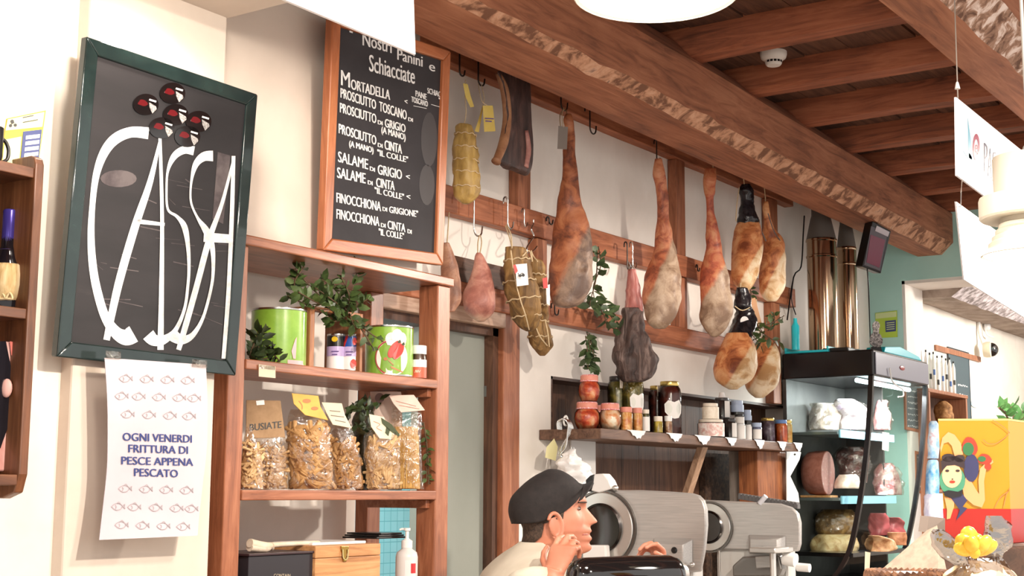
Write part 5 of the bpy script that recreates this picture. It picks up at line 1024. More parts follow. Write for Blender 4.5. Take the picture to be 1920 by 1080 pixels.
_, c1, r1, h1 = gjar('round jar of peppers with gingham cloth lid at the left end of the jar shelf', 1101, 50, 746, 796, 2.87, ZJ, PEP)
gjar('round jar of peppers with gingham lid standing on top of the leftmost jar', 1105, 42, 697, 745, 2.87, ZJ + h1 + .007, PEP)
t, c, r, h = gjar('round jar showing a big white onion under a red gingham lid', 1144, 44, 751, 799, 2.80, ZJ, ONI)
b = MB(); b.ellipsoid(c + V((math.cos(CANG) * r * .55, math.sin(CANG) * r * .55, h * .4)) + RH * .004, RH * r * .52, FH * r * .4, ZU * r * .56); b.build('onion', flat('onion_white', (244, 232, 214), .3), t, smooth=180)
gjar('gingham capped jar squeezed behind between the pepper jar and the onion jar', 1127, 34, 750, 798, 2.94, ZJ, PEP)
for xm, w, lab in ((1174, 25, 'small orange pickle jar with rose lid just right of the onion jar'), (1195, 21, 'small orange pickle jar with rose lid in front of the olive jar label')):
    jar(lab, xm, w, 755, 799, 2.775, ZJ, VEG, LIDR, None, shape='can', lidh=.2)
jar('tiny jar with a long white label, right of the orange pickle jars', 1211, 14, 757, 799, 2.77, ZJ, OLV, LIDW, LW_, shape='can', lidh=.16, labw=1.3, labz=(.05, .8))
t, c, r, h = jar('tall olive jar with gold lid and big white shield label', 1186, 43, 684, 794, 2.86, ZJ, OLV, GOLD, None, lidh=.075, neck=.76)
def shield(t, c, r, z0, z1, ang, hw, m):
    b = MB(); q = [(-1, .75), (-.6, .95), (0, .85), (.6, .98), (1, .7), (.9, .3), (.5, .05), (0, 0), (-.5, .08), (-.95, .35)]
    b.add([c + V((math.cos(CANG + ang + a * hw) * (r + .0015), math.sin(CANG + ang + a * hw) * (r + .0015), z0 + (z1 - z0) * z)) for a, z in q] + [c + V((math.cos(CANG + ang) * (r + .003), math.sin(CANG + ang) * (r + .003), (z0 + z1) / 2))], [(k, (k + 1) % 10, 10) for k in range(10)]); b.build('label', m, t, smooth=60)
shield(t, c, r, h * .33, h * .68, .45, .75, LW_)
R = random.Random(2)
b = MB()
for k in range(26):
    a = CANG + R.uniform(-1.3, 1.3); z = R.uniform(.66, .86) * h; q = c + V((math.cos(a) * r * .76, math.sin(a) * r * .76, z)); b.ellipsoid(q, V((.011, 0, 0)), V((0, .011, 0)), V((R.uniform(-.004, .004), R.uniform(-.004, .004), .015)), 10, 6)
o = b.build('olives', mottle('olive_fruit', [(.35, (92, 86, 34)), (.5, (146, 124, 52)), (.65, (60, 52, 34))], 9, .3, .1), t, smooth=180); tag(o, kind='stuff')
t, c, r, h = jar('tall olive jar without label, behind the one with the white shield', 1158, 38, 684, 790, 2.92, ZJ, OLV, LIDD, None, lidh=.07, neck=.76)
b = MB(); b.patch(c, r + .002, h * .78, h * 1.02, CANG + .15, CANG + .5, 5); b.build('seal_strip', LCR, t)
t, c, r, h = jar('tall jar of dark red preserve with gold lid and round white label', 1256, 44, 702, 803, 2.85, ZJ, DRED, GOLD, None, lidh=.075, neck=.74)
shield(t, c, r, h * .30, h * .66, .3, .85, LW_)
t, c, r, h = jar('tall jar of dark red preserve behind, with torn cream seal and no label', 1233, 34, 704, 798, 2.93, ZJ, DRED, GOLD, None, lidh=.075, neck=.74)
b = MB(); b.patch(c, r + .002, h * .78, h * 1.0, CANG - .1, CANG + .35, 5); b.build('seal_strip', LCR, t)
jar('small jar of yellow pickles in front of the dark red jar, its left neighbour cream-lidded', 1234, 18, 770, 801, 2.77, ZJ, mottle('yellow_pickles', [(.4, (156, 128, 40)), (.6, (214, 190, 90))], 40, .3, .2), LIDW, None, shape='can', lidh=.28)
jar('small jar of brown mushrooms with white lid in front of the dark red jar', 1253, 16, 770, 803, 2.765, ZJ, mottle('mushrooms', [(.4, (136, 84, 50)), (.6, (214, 180, 150))], 40, .3, .2), WHITEP, None, shape='can', lidh=.28)
_, c, r, h = jar('wide low jar with cream and rosy label, under another cream jar', 1333, 50, 776, 809, 2.79, ZJ, DARKC, LIDW, LRED, shape='can', lidh=.14, labw=1.3, labz=(.05, .92))
jar('cream labelled jar standing on top of the wide low jar', 1332, 31, 747, 777, 2.79, ZJ + h + .001, DARKC, LIDW, LCR, shape='can', lidh=.2, labw=1.4, labz=(.02, .95))
_, c, r, h = jar('dark jar with white side label at the bottom of the dark stack', 1368, 26, 773, 811, 2.80, ZJ, DARKC, LIDD, LW_, shape='can', lidh=.14, labw=.7, labz=(.1, .9), laboff=.9)
_, c2, r2, h2 = jar('tall dark jar with white side label on top of the dark stack', 1354, 28, 735, 774, 2.84, ZJ + h + .001, DARKC, LIDD, LW_, shape='can', lidh=.12, labw=.6, labz=(.06, .95), laboff=.8)
jar('dark jar below and behind, carrying the tall dark one', 1354, 27, 772, 809, 2.84, ZJ, DARKC, LIDD, None, shape='can', lidh=.14)
b = MB(); b.lathe(c2 + ZU * (h2 + .0005), [(.001, 0), (.017, .0), (.014, .01), (.012, .024), (.001, .026)], 16); o = b.build('paper_cup', PAPER, None, smooth=40, loc=c2 + ZU * h2); tag(o, 'small white paper cup upside down on the tall dark jar', 'cup')
_, c, r, h = jar('white labelled jar at the base of the blue-lidded stack', 1387, 21, 784, 813, 2.78, ZJ, DARKC, WHITEP, LW_, shape='can', lidh=.1, labw=1.4, labz=(.02, .98))
_, c3, r3, h3 = jar('white jar with dark stripe in the middle of the blue-lidded stack', 1386, 18, 768, 784, 2.78, ZJ + h + .001, DARKC, LIDD, LW_, shape='can', lidh=.15, labw=1.4, labz=(.02, .9))
t, c, r, h = jar('pale blue tub with dark drips on top of the blue-lidded stack', 1382, 24, 741, 768, 2.80, ZJ + h + h3 + .002, DARKC, LIDLB, LIDLB, shape='can', lidh=.3, labw=1.6, labz=(.3, 1.0))
_, c, r, h = jar('white jar at the base of the right lilac-topped pair', 1402, 15, 785, 814, 2.79, ZJ, DARKC, WHITEP, LW_, shape='can', lidh=.1, labw=1.4, labz=(.02, .98))
jar('lilac-lidded jar on top of the right white jar', 1401, 16, 758, 785, 2.79, ZJ + h + .001, DARKC, LIDLB, LIDLB, shape='can', lidh=.4, labw=1.3, labz=(.45, 1.0))
jar('white jar with bluish picture between the stacks and the purple jar', 1419, 20, 782, 815, 2.77, ZJ, flat('jar_blue_grey', (128, 130, 158), .4), LIDLB, LW_, shape='can', lidh=.22, labw=.9, labz=(.1, .8))
jar('jar of dark purple preserve with gold lid near the right end', 1440, 27, 771, 816, 2.82, ZJ, mottle('purple_preserve', [(.35, (62, 30, 36)), (.55, (110, 92, 110)), (.75, (190, 180, 190))], 30, .3, .2), GOLD, None, shape='can', lidh=.1)
jar('jar of orange preserve with blue lid near the right end', 1465, 24, 775, 817, 2.78, ZJ, mottle('orange_preserve', [(.35, (170, 62, 24)), (.55, (214, 104, 44)), (.75, (236, 190, 130))], 24, .3, .2), LIDB, None, shape='can', lidh=.14)
jar('yellow and white jar partly hidden behind the orange jar', 1476, 20, 770, 815, 2.85, ZJ, mottle('yellow_preserve', [(.4, (206, 150, 50)), (.6, (236, 214, 150))], 24, .3, .2), GOLD, None, shape='can', lidh=.12)
# left end of the shelf: wall box, plastic bag, card, bunch of hooks
gx0, gx1 = P(1072, 850, 2.90).x, P(1117, 850, 2.90).x; g0, g1 = P(1095, 888, 2.9).z, P(1095, 815, 2.9).z
t = thing('wall_box', 'pale grey electric box on the wall under the left end of the jar shelf', 'box', ((gx0 + gx1) / 2, 2.999, g0))
b = MB(); b.box((gx0, 2.91, g0 - .05), (gx1, 2.998, g1 - .006)); b.build('body', flat('box_grey', (186, 182, 178), .4), t, bevel=.004)
b = MB(); b.box((gx0 - .002, 2.90, g0 - .05), (gx1 + .002, 2.909, g1)); b.build('cover', flat('box_grey_pale', (196, 192, 188), .4), t, bevel=.003)
t = thing('plastic_bag', 'crumpled white plastic bag hanging below the bunch of hooks', 'bag', P(1070, 850, 2.78))
b = MB(); b.loft([(842, 1068, 1080), (855, 1052, 1088), (870, 1046, 1098), (890, 1046, 1112), (912, 1050, 1118), (935, 1060, 1112)], 2.83, dr=.5, seg=40, sub=8, bump=.020, bs=34); b.build('sheet', flat('bag_white', (240, 238, 236), .3), t, smooth=40)
t = thing('note_card', 'pale yellow paper hanging beside the bunch of hooks', 'card', P(1033, 845, 2.74))
b = MB(); card(b, [(1039, 822), (1046, 838), (1042, 864), (1022, 858), (1025, 838)], 2.90, .002); b.build('sheet', flat('paper_pale_yellow', (222, 214, 160), .6), t)
a = PX(1062, 786, sx0 - .012)
b = MB(); b.tube([a + V((.012, 0, -.006)), a + V((-.002, 0, .012)), a + V((-.018, 0, .0)), a + V((-.016, 0, -.02)), a + V((-.002, 0, -.024))], .004, 8, smooth=4); o = b.build('cup_hook', WHITEP, None, smooth=60, loc=a); tag(o, 'white hook on the shelf edge carrying the bunch of steel hooks', 'hook')
for k in range(6):
    dx = (k - 2.5) * .0085; b = MB(); o_ = a + RH * dx * .4 + FH * dx + V((-.008, 0, -.012)); s_ = 1 if k % 2 else -1; L = .125 + .008 * (k % 3)
    b.tube([o_ + RH * -.022 + ZU * -.028, o_ + RH * -.022, o_ + ZU * .012, o_ + RH * .018 - ZU * .008, o_ + RH * .016 - ZU * .04, o_ - RH * (.012 + dx) - ZU * (L - .03), o_ - RH * .012 - ZU * L, o_ + RH * .012 - ZU * (L + .012), o_ + RH * .03 - ZU * (L - .006), o_ + RH * .03 - ZU * (L - .03)], .0031, 8, smooth=5)
    o = b.build('spare_hook', CHROME, None, smooth=60, loc=o_); tag(o, 'bright steel S hook in the bunch hanging at the left end of the jar shelf', 'hook', 'spare hooks in a bunch')
# ------------------------------------------------------------------ back counter with two slicers
CT = 1.05
t = thing('back_counter', 'steel work counter behind the shop front carrying two slicers', 'counter', (5.0, 2.4, 0))
b = MB(); b.box((3.95, 2.0, CT - .04), (6.35, 2.90, CT - .001)); b.build('worktop', mottle('worktop_steel', [(.4, (170, 168, 164)), (.6, (186, 184, 180))], 40, .3, .05, metal=.9), t, bevel=.003)
b = MB(); b.box((4.0, 2.06, 0), (6.3, 2.88, CT - .042)); b.build('cabinet', flat('counter_grey', (150, 148, 144), .4, .6), t)
BRUSH = mottle('brushed_steel', [(.35, (176, 173, 170)), (.65, (192, 188, 184))], 8, .3, .04, stretch=(30, 1, 30), metal=.35, detail=3)
POL = flat('polished_steel', (214, 211, 206), .28, .8)
def rpoly(pts, n=6): return [V(q) for q in catmull([tuple(q) for q in pts] + [tuple(pts[0])], n)[:-1]]
def slicer(label, X, plate, blade, br, box, extra):
    pl = Plane((X, 0, 0), (-1, 0, 0)); at = lambda x, y, o=0.0: pl.at(x, y, o)
    c = at(*box[4]); t = thing('meat_slicer', label, 'slicer', (X + .05, c.y, CT))
    b = MB(); b.prism([at(*q) for q in plate], (.022, 0, 0)); b.build('gauge_plate', BRUSH, t, smooth=30, bevel=.006)
    cb = at(*blade); s = ppm(cb); r = br / s
    b = MB(); b.lathe(cb + V((-.014, 0, 0)), [(.001, .004), (r * .35, .006), (r * .62, .010), (r * .66, .004), (r * .98, .001), (r, -.002), (r * .5, -.006), (.001, -.006)], 48, axis=(-1, 0, 0)); o = b.build('blade', POL, t, smooth=30)
    b = MB(); b.lathe(cb + V((-.012, 0, 0)), [(r * .60, .012), (r * .64, .016), (r * .70, .012), (r * .68, .004), (r * .60, .004)], 48, axis=(-1, 0, 0)); b.build('blade_ring', flat('ring_dark', (84, 80, 78), .2, 1), o, smooth=40)
    b = MB(); b.lathe(cb + V((-.004, 0, 0)), [(r * 1.02, -.008), (r * 1.08, -.008), (r * 1.08, .008), (r * 1.02, .008), (r * 1.02, -.008)], 48, axis=(-1, 0, 0), cap=False); b.build('blade_guard', flat('guard_steel', (120, 116, 112), .25, 1), t, smooth=40)
    x0, y0, x1, y1 = box[:4]
    b = MB(); o4 = [at(x0, y0, .002), at(x1, y0 + 2, .002), at(x1, y1, .002), at(x0, y1, .002)]; cx = sum(o4, V()) / 4; i4 = [cx + (q - cx) * .72 + V((-.035, 0, -.006)) for q in o4]
    b.rings([o4, i4]); o = b.build('handle_block', BRUSH, t, smooth=20, bevel=.003)
    b = MB(); k = at(*box[5], .030); b.lathe(k, [(.001, .016), (.008, .015), (.011, .010), (.011, 0), (.001, 0)], 18, axis=(-1, 0, 0)); b.build('knob', BLACKP, o, smooth=40)
    ya, yb = at(plate[0][0], 1000).y, at(max(q[0] for q in plate), 1000).y; zb = min(at(*q).z for q in plate)
    b = MB(); b.box((X - .16, yb - .02, CT + .03), (X + .20, ya + .02, CT + .13)); b.box((X - .16, yb - .02, CT + .02), (X - .10, ya + .02, CT + .03)); b.build('base', flat('slicer_base', (206, 203, 198), .3, .2), t, smooth=30, bevel=.012)
    for dx in (-.12, .16):
        for yy in (yb + .02, ya - .02): f = MB(); f.lathe((X + dx, yy, CT), [(.016, 0), (.018, .02), (.018, .032), (.001, .032)], 14); f.build('foot', BLACKP, t, smooth=40)
    b = MB(); b.box((X + .023, yb + .06, CT + .125), (X + .10, ya - .05, zb + .10)); b.build('column', flat('slicer_base', (206, 203, 198), .3, .2), t, bevel=.01)
    b = MB(); b.box((X - .17, yb + .01, CT + .128), (X - .05, ya - .04, CT + .16)); b.tube([(X - .12, yb + .06, CT + .16), (X - .12, yb + .06, zb + .02)], .012, 12); b.box((X - .20, yb + .015, zb - .0), (X - .03, yb + .12, zb + .02)); b.build('carriage', POL, t, smooth=30, bevel=.004)
    extra(t, at, cb, r)
    return t
def ex1(t, at, cb, r):
    b = MB(); q = [at(*q, .02) for q in ((1112, 900), (1120, 889), (1136, 888), (1146, 900), (1153, 916), (1128, 924), (1112, 920))]; b.prism(q, (.05, 0, 0)); o = b.build('sharpener', flat('sharpener_white', (228, 224, 220), .3), t, smooth=30, bevel=.004)
    b = MB(); q = [at(*q, .024) for q in ((1104, 900), (1112, 892), (1120, 889), (1118, 908), (1114, 922), (1106, 922))]; b.prism(q, (.06, 0, 0)); b.build('sharpener_cap', BLACKP, o, smooth=30, bevel=.004)
    b = MB(); k = at(1156, 915, .01); b.ellipsoid(k, V((.012, 0, 0)), V((0, .012, 0)), V((0, 0, .010))); b.build('set_screw', POL, o, smooth=180)
    b = MB(); b.prism([at(*q, .06) for q in ((1108, 1021), (1152, 1021), (1154, 1058), (1108, 1060))], (.03, 0, 0)); b.build('side_cover', flat('cover_white', (236, 232, 228), .3), t, bevel=.006)
    for x, y in ((1270, 1058), (1290, 1060), (1305, 1058)): b = MB(); b.ellipsoid(at(x, y, .03), V((.010, 0, 0)), V((0, .010, 0)), V((0, 0, .008))); b.build('screw', POL, t, smooth=180)
slicer('large steel slicer just behind the man in the black cap', 4.30, [(1142, 919), (1200, 919), (1260, 922), (1296, 925), (1309, 929), (1318, 938), (1323, 955), (1324, 985), (1320, 1030), (1312, 1072), (1142, 1090)], (1132, 990), 66, (1226, 1008, 1300, 1062, (1230, 1000), (1274, 1031)), ex1)
def ex2(t, at, cb, r):
    b = MB(); n = 16; p0, p1 = at(1380, 930, -.03), at(1492, 948, -.03); d = (p1 - p0) / n
    for k in range(n): b.obox(p0 + d * (k + .5), d * .6, V((.03, 0, 0)), V((0, 0, .022)))
    b.obox((p0 + p1) / 2 - ZU * .004, p1 - p0, V((.026, 0, 0)), V((0, 0, .016))); o = b.build('ribbed_bar', flat('bar_grey', (88, 86, 86), .45), t)
    b = MB(); b.tube([at(1424, 944, .0), at(1436, 930, .0)], .010, 10); b.build('clip', flat('clip_white', (206, 206, 212), .3), o, smooth=40)
    b = MB(); b.prism([at(*q, .05) for q in ((1383, 1060), (1402, 1043), (1470, 1040), (1476, 1066), (1470, 1080), (1384, 1080))], (.05, 0, 0)); b.build('hopper', flat('hopper_grey', (128, 124, 120), .3, .6), t, bevel=.006)
    b = MB(); b.prism([at(*q, .08) for q in ((1432, 1042), (1466, 1040), (1468, 1062), (1434, 1064))], (.02, 0, 0)); b.build('front_block', BRUSH, t, bevel=.003)
    b = MB(); b.tube([at(1478, 1046, .04), at(1500, 1050, .04)], .026, 16); b.tube([at(1505, 1062, .05), at(1528, 1064, .05)], .016, 14); b.build('motor_knob', flat('knob_white', (232, 230, 226), .25), t, smooth=40)
    b = MB(); b.tube([at(1355, 1032, .03), at(1356, 1080, .03)], .004, 8); b.build('guide_rod', POL, t)
slicer('second steel slicer with ribbed black bar, nearer the display fridge', 5.10, [(1316, 937), (1400, 941), (1462, 944), (1484, 951), (1496, 963), (1500, 980), (1500, 1020), (1496, 1034), (1340, 1030), (1318, 1000)], (1332, 988), 44, (1404, 1002, 1474, 1038, (1410, 990), (1438, 1029)), ex2)

# ------------------------------------------------------------------ the man in the black cap
PM = 2.10
SKIN, t_, b_ = nt('skin'); v_ = coords(t_); n_ = nz(t_, v_, 9, 3, .5); t_.links.new(ramp(t_, n_, [(.35, (184, 116, 90)), (.65, (202, 136, 110))]), b_.inputs['Base Color']); b_.inputs['Roughness'].default_value = .5; b_.inputs['Subsurface Weight'].default_value = .08; b_.inputs['Subsurface Radius'].default_value = (.01, .004, .002)
c0 = P(1040, 960, PM); S_ = ppm(c0)
FA = (RH * .985 + FH * .17).normalized(); LA = FA.cross(ZU).normalized()   # facing, and his right side (towards the camera)
if LA.dot(FH) > 0: LA = -LA
man = thing('person', 'man in black flat cap and cream shirt, one hand raised beside his chin', 'person', (c0.x, c0.y, 0))
hw = [ # y, back, front, ridge, ridge width, half width, front squareness
 (893, 1020, 1050, 0, .3, .022), (899, 1006, 1064, 0, .3, .042), (910, 992, 1078, 3, .5, .060), (922, 978, 1086, 6, .6, .070), (932, 970, 1090, 8, .55, .075), (940, 966, 1092, 9, .5, .076), (950, 964, 1090, 11, .22, .077), (958, 966, 1090, 17, .17, .076), (966, 972, 1091, 23, .16, .075),
 (973, 977, 1092, 28, .17, .074), (979, 980, 1092, 31, .18, .073), (983, 982, 1092, 22, .2, .072), (987, 984, 1092, 16, .28, .071), (993, 986, 1092, 18, .33, .070), (997, 986, 1091, 20, .33, .069), (1001, 986, 1090, 15, .33, .067), (1005, 985, 1089, 20, .33, .066), (1011, 984, 1088, 24, .33, .063), (1017, 982, 1086, 20, .35, .060),
 (1023, 980, 1085, 25, .38, .057), (1029, 978, 1083, 28, .38, .054), (1035, 976, 1080, 24, .4, .051), (1040, 974, 1072, 16, .5, .050), (1045, 972, 1062, 4, .5, .052), (1056, 968, 1050, 0, .4, .054), (1075, 958, 1050, 0, .4, .058), (1110, 945, 1060, 0, .4, .075)]
rows = catmull(hw, 3); sk = MB(); rs = []; NS = 96
for y, xb, xf, rd, rw, w in rows:
    cb_, cf = P(xb, y, PM), P(xf, y, PM); L = (xf - xb) / 2 / S_; cc = c0 + RH * (((xb + xf) / 2 - 1040) / S_); cc.z = P(1040, y, PM).z; ring = []
    for k in range(NS):
        a = 2 * math.pi * k / NS; aa = (a + math.pi) % (2 * math.pi) - math.pi
        ca, sa = math.cos(a), math.sin(a); e = .86 if ca > 0 else 1.0
        q = cc + FA * (math.copysign(abs(ca) ** .95, ca) * L) + LA * (math.copysign(abs(sa) ** e, sa) * w)
        q += FA * (rd / S_ * math.exp(-(aa / rw) ** 2))
        for sg in (-1, 1):                                # eye sockets, cheekbones
            q -= FA * (.007 * math.exp(-((aa - sg * .48) / .2) ** 2 - ((y - 953) / 7) ** 2)); q += (FA * .6 + LA * sg * .8) * (.004 * math.exp(-((aa - sg * .75) / .3) ** 2 - ((y - 972) / 12) ** 2))
        ring.append(q)
    rs.append(ring)
sk.rings(rs)
# his right ear
ec = c0 + RH * ((1030 - 1040) / S_) + LA * .074; ec.z = P(1030, 985, PM).z
ring = []
for k in range(17):
    a = -2.2 + 4.9 * k / 16; ring.append(ec + FA * (.021 * math.cos(a) - .004 * math.sin(a) - .001) + ZU * (.034 * math.sin(a)) + LA * (.014 - .010 * math.cos(a)))
sk.tube(ring, [.003, .0052, .006, .0056, .006, .005], 8); sk.ellipsoid(ec + LA * .002, FA * .019 + LA * -.006, LA * .008, ZU * .031 - FA * .003, 14, 8); sk.ellipsoid(ec - ZU * .027 + FA * .004 + LA * .004, FA * .007, LA * .005, ZU * .008, 10, 6)
def finger(mb, o, d, n, lens, bends, r):
    """chain of joints from o along d, bending towards n"""
    pts = [o - d * .012, o]; rr = [r * 1.02, r]
    ax = d.cross(n).normalized()
    for i, (l, bd) in enumerate(zip(lens, bends)):
        d = Matrix.Rotation(bd, 3, ax) @ d
        if d.length: d.normalize()
        pts.append(pts[-1] + d * l * .5); pts.append(pts[-1] + d * l * .5); rr += [r * (.98 - .08 * i) * .94, r * (.98 - .09 * i)]
    mb.tube(pts, rr, 10); mb.ellipsoid(pts[-1], V((rr[-1], 0, 0)), V((0, rr[-1], 0)), V((0, 0, rr[-1])), 10, 6); return pts
def hand(mb, wrist, d, n, side, curl, sc=1.0):
    """palm from the wrist along d, palm side n, thumb on side"""
    d, n = d.normalized(), n.normalized(); s = side.normalized(); rs = []
    for u, hw_, ht in ((0, .026, .019), (.2, .031, .019), (.5, .038, .017), (.8, .042, .015), (1.0, .041, .012), (1.06, .034, .008)):
        c = wrist + d * (.088 * u * sc) + n * (.004 * math.sin(u * 3)); ring = []
        for k in range(20):
            a = 2 * math.pi * k / 20; ring.append(c + s * (hw_ * sc * math.copysign(abs(math.cos(a)) ** .8, math.cos(a))) + n * (ht * sc * math.sin(a)))
        rs.append(ring)
    mb.rings(rs); tips = []
    for i, (off, L) in enumerate(((.031, .86), (.0105, 1.0), (-.0105, .94), (-.030, .76))):
        o = wrist + d * (.084 - .004 * abs(i - 1)) * sc + s * off * sc; tips.append(finger(mb, o, (d + s * (off * 1.5)).normalized(), n, [.044 * L * sc, .027 * L * sc, .021 * L * sc], curl[i], .0088 * sc))
    o = wrist + d * .022 * sc + s * .028 * sc; dt = (d * .55 + s * .75 + n * .35).normalized(); finger(mb, o, dt, (-s * .6 + n * .5 + d * .2), [.040 * sc, .032 * sc, .024 * sc], curl[4], .0102 * sc)
    return tips
PHD = 1.93                                                # right hand, raised in front of the cheek
wr = P(1036, 1082, PHD + .02); pd = (P(1058, 1022, PHD) - wr).normalized()
el = P(1000, 1165, PHD + .03)
hand(sk, wr, pd, (FH * .75 + RH * .45), (-RH * .8 + FH * .45), [(.35, .8, .4), (.5, .8, .4), (.7, .9, .5), (1.0, 1.0, .6), (.1, .3, .3)], .92)
sk.tube([el, el.lerp(wr, .3), el.lerp(wr, .7), wr.lerp(el, .02), wr + pd * .02], [.045, .046, .034, .027, .025], 16, smooth=3)
PL = 1.95                                                 # left hand reaching over towards the slicer
wl = P(1246, 1066, PL); ld = (P(1232, 1028, PL) - wl).normalized()
hand(sk, wl, ld, (-RH * .7 - FH * .4), (FH * -.7 + RH * .4), [(.4, .7, .5), (.5, .8, .5), (.7, .9, .6), (.9, 1.0, .7), (.2, .3, .3)], .85)
sk.tube([P(1130, 1150, 2.02), P(1190, 1110, 1.98), wl - ld * .01, wl + ld * .02], [.044, .036, .026, .024], 14, smooth=4)
sk.loft([(1100, 930, 1075), (1160, 905, 1085), (1300, 905, 1080)], PM, dr=1.2, seg=30)
body = sk.build('body', SKIN, man, smooth=180)
rm = body.modifiers.new('one_surface', 'REMESH'); rm.mode = 'VOXEL'; rm.voxel_size = .0032; rm.use_smooth_shade = True
smo = body.modifiers.new('soften', 'SMOOTH'); smo.factor = .5; smo.iterations = 2
def onface(x, y, aa, out=0.0):
    best = None
    for y0_, xb, xf, rd, rw, w in rows:
        if best is None or abs(y0_ - y) < abs(best[0] - y): best = (y0_, xb, xf, rd, rw, w)
    y0_, xb, xf, rd, rw, w = best; L = (xf - xb) / 2 / S_; cc = c0 + RH * (((xb + xf) / 2 - 1040) / S_); cc.z = P(1040, y, PM).z
    return cc + FA * (abs(math.cos(aa)) ** .95 * (L + out)) + LA * (math.copysign(abs(math.sin(aa)) ** .86, math.sin(aa)) * (w + out)) + FA * (rd / S_ * math.exp(-(aa / rw) ** 2))
for sg in (1, -1):
    e = onface(0, 953, sg * .46) - FA * .0085; b = MB(); b.ellipsoid(e, FA * .0095, LA * .0105, ZU * .0042, 14, 8); o = b.build('eye', flat('eye_white', (150, 132, 124), .25), man, smooth=180)
    b = MB(); b.ellipsoid(e + FA * .006 + LA * sg * .001, FA * .0045, LA * .0052, ZU * .0052, 12, 8); b.build('iris', flat('eye_dark', (40, 30, 26), .2), o, smooth=180)
    b = MB(); b.tube([onface(0, 941.5, sg * a_, .001) for a_ in (.2, .35, .55, .75)], [.0012, .0022, .002, .001], 8, smooth=3); b.build('eyebrow', flat('hair_dark', (58, 42, 34), .8), man, smooth=180)
b = MB(); b.tube([onface(0, 1001.5, a_, -.0006) for a_ in (-.42, -.2, 0, .2, .42)], [.0012, .0028, .003, .0028, .0012], 8, smooth=3); b.build('lips', flat('lip_red', (170, 92, 82), .4), man, smooth=180)
# hair at the back and side, below the cap
HAIR2 = mottle('hair_short', [(.35, (44, 34, 28)), (.65, (84, 66, 54))], 140, .8, .6)
b = MB(); rs = []
for y, xb, w, fr in ((940, 957, .0795, 1.22), (958, 961, .0790, 1.28), (972, 971, .0765, 1.40), (980, 976, .0745, 2.05), (990, 979, .073, 2.1), (1005, 981, .068, 2.15), (1018, 980, .058, 2.4)):
    r0 = min(rows, key=lambda q: abs(q[0] - y)); L = (r0[2] - r0[1]) / 2 / S_; cc = c0 + RH * (((r0[1] + r0[2]) / 2 - 1040) / S_); cc.z = P(1040, y, PM).z
    rs.append([cc + FA * (math.cos(a) * (L + .003)) + LA * (math.copysign(abs(math.sin(a)) ** .9, math.sin(a)) * w) for a in [fr + (2 * math.pi - 2 * fr) * k / 40 for k in range(41)]])
b.rings(rs, closed=False); o = b.build('hair', HAIR2, man, smooth=180); sd = o.modifiers.new('thick', 'SOLIDIFY'); sd.thickness = .004; sd.offset = 1
# flat cap
CAPM = mottle('cap_black', [(.3, (26, 22, 22)), (.7, (38, 32, 31))], 60, .85, .3)
cap = MB(); crow = [(880, 1028, 1042, .014), (883, 1020, 1054, .036), (892, 1003, 1069, .064), (904, 986, 1084, .083), (918, 969, 1093, .091), (932, 957, 1097, .094), (948, 953, 1097, .093), (960, 954, 1095, .090), (974, 959, 1091, .086)]
rs = []
for y, xb, xf, w in catmull(crow, 4):
    L = (xf - xb) / 2 / S_; cc = c0 + RH * (((xb + xf) / 2 - 1040) / S_); ring = []
    for k in range(56):
        a = 2 * math.pi * k / 56; yy = y
        q = cc + FA * (math.cos(a) * L) + LA * (math.copysign(abs(math.sin(a)) ** .9, math.sin(a)) * w); f = (1 + math.cos(a)) / 2; low = max(0, (y - 905) / 63)
        q.z = P(1040, y - min(low, 1.1) * (f ** 2.6 * 48 - 8 * (1 - f)), PM).z + .0015 * noise.noise(q * 30); ring.append(q)
    rs.append(ring)
cap.rings(rs, cap=True); cp = cap.build('cap', CAPM, man, smooth=180)
b = MB(); rs = []
vc = c0 + RH * ((1066 - 1040) / S_)
for u in range(9):
    k = u / 8; r = []
    for j in range(21):
        a = -1.25 + 2.5 * j / 20; w = .086; q = vc + FA * ((.034 + .034 * k) * math.cos(a)) + LA * (math.sin(a) * w * (1 - .08 * k)); y = 909 - 7 * k + 30 * (1 - math.cos(a)) / .685 + 2 * math.sin(k * 3)
        q.z = P(1040, y, PM).z; r.append(q)
    rs.append(r)
b.rings(rs, closed=False); v_o = b.build('visor', CAPM, cp, smooth=180); sd = v_o.modifiers.new('thick', 'SOLIDIFY'); sd.thickness = .005; sd.offset = 0
# cream shirt
SHIRT = mottle('shirt_cream', [(.3, (186, 176, 158)), (.7, (204, 195, 178))], 9, .85, .25, bd=.008)
sh = MB(); prof = [(1016, 976, 1046, .060, .5), (1026, 962, 1056, .085, .8), (1040, 942, 1066, .135, 1), (1058, 922, 1078, .18, 1), (1080, 904, 1090, .205, 1), (1120, 890, 1098, .21, 1), (1200, 884, 1096, .20, 1), (1330, 888, 1090, .19, 1), (1420, 890, 1090, .19, 1)]
rs = []
for y, xb, xf, w, _ in catmull(prof, 4):
    L = (xf - xb) / 2 / S_; cc = c0 + RH * (((xb + xf) / 2 - 1040) / S_); ring = []
    for k in range(48):
        a = 2 * math.pi * k / 48; q = cc + FA * (math.cos(a) * L) + LA * (math.copysign(abs(math.sin(a)) ** .85, math.sin(a)) * w)
        q.z = P(1040, y + 18 * max(0, math.cos(a)) * max(0, 1 - (y - 1016) / 60), PM).z; q += (FA * math.cos(a) + LA * math.sin(a)) * .005 * noise.noise(q * 12); ring.append(q)
    rs.append(ring)
sh.rings(rs); sh.tube([P(975, 1075, PM) + LA * .13, P(978, 1120, PM) + LA * .17, el - ZU * .0, el.lerp(wr, .12)], [.06, .062, .056, .05], 18, smooth=4)
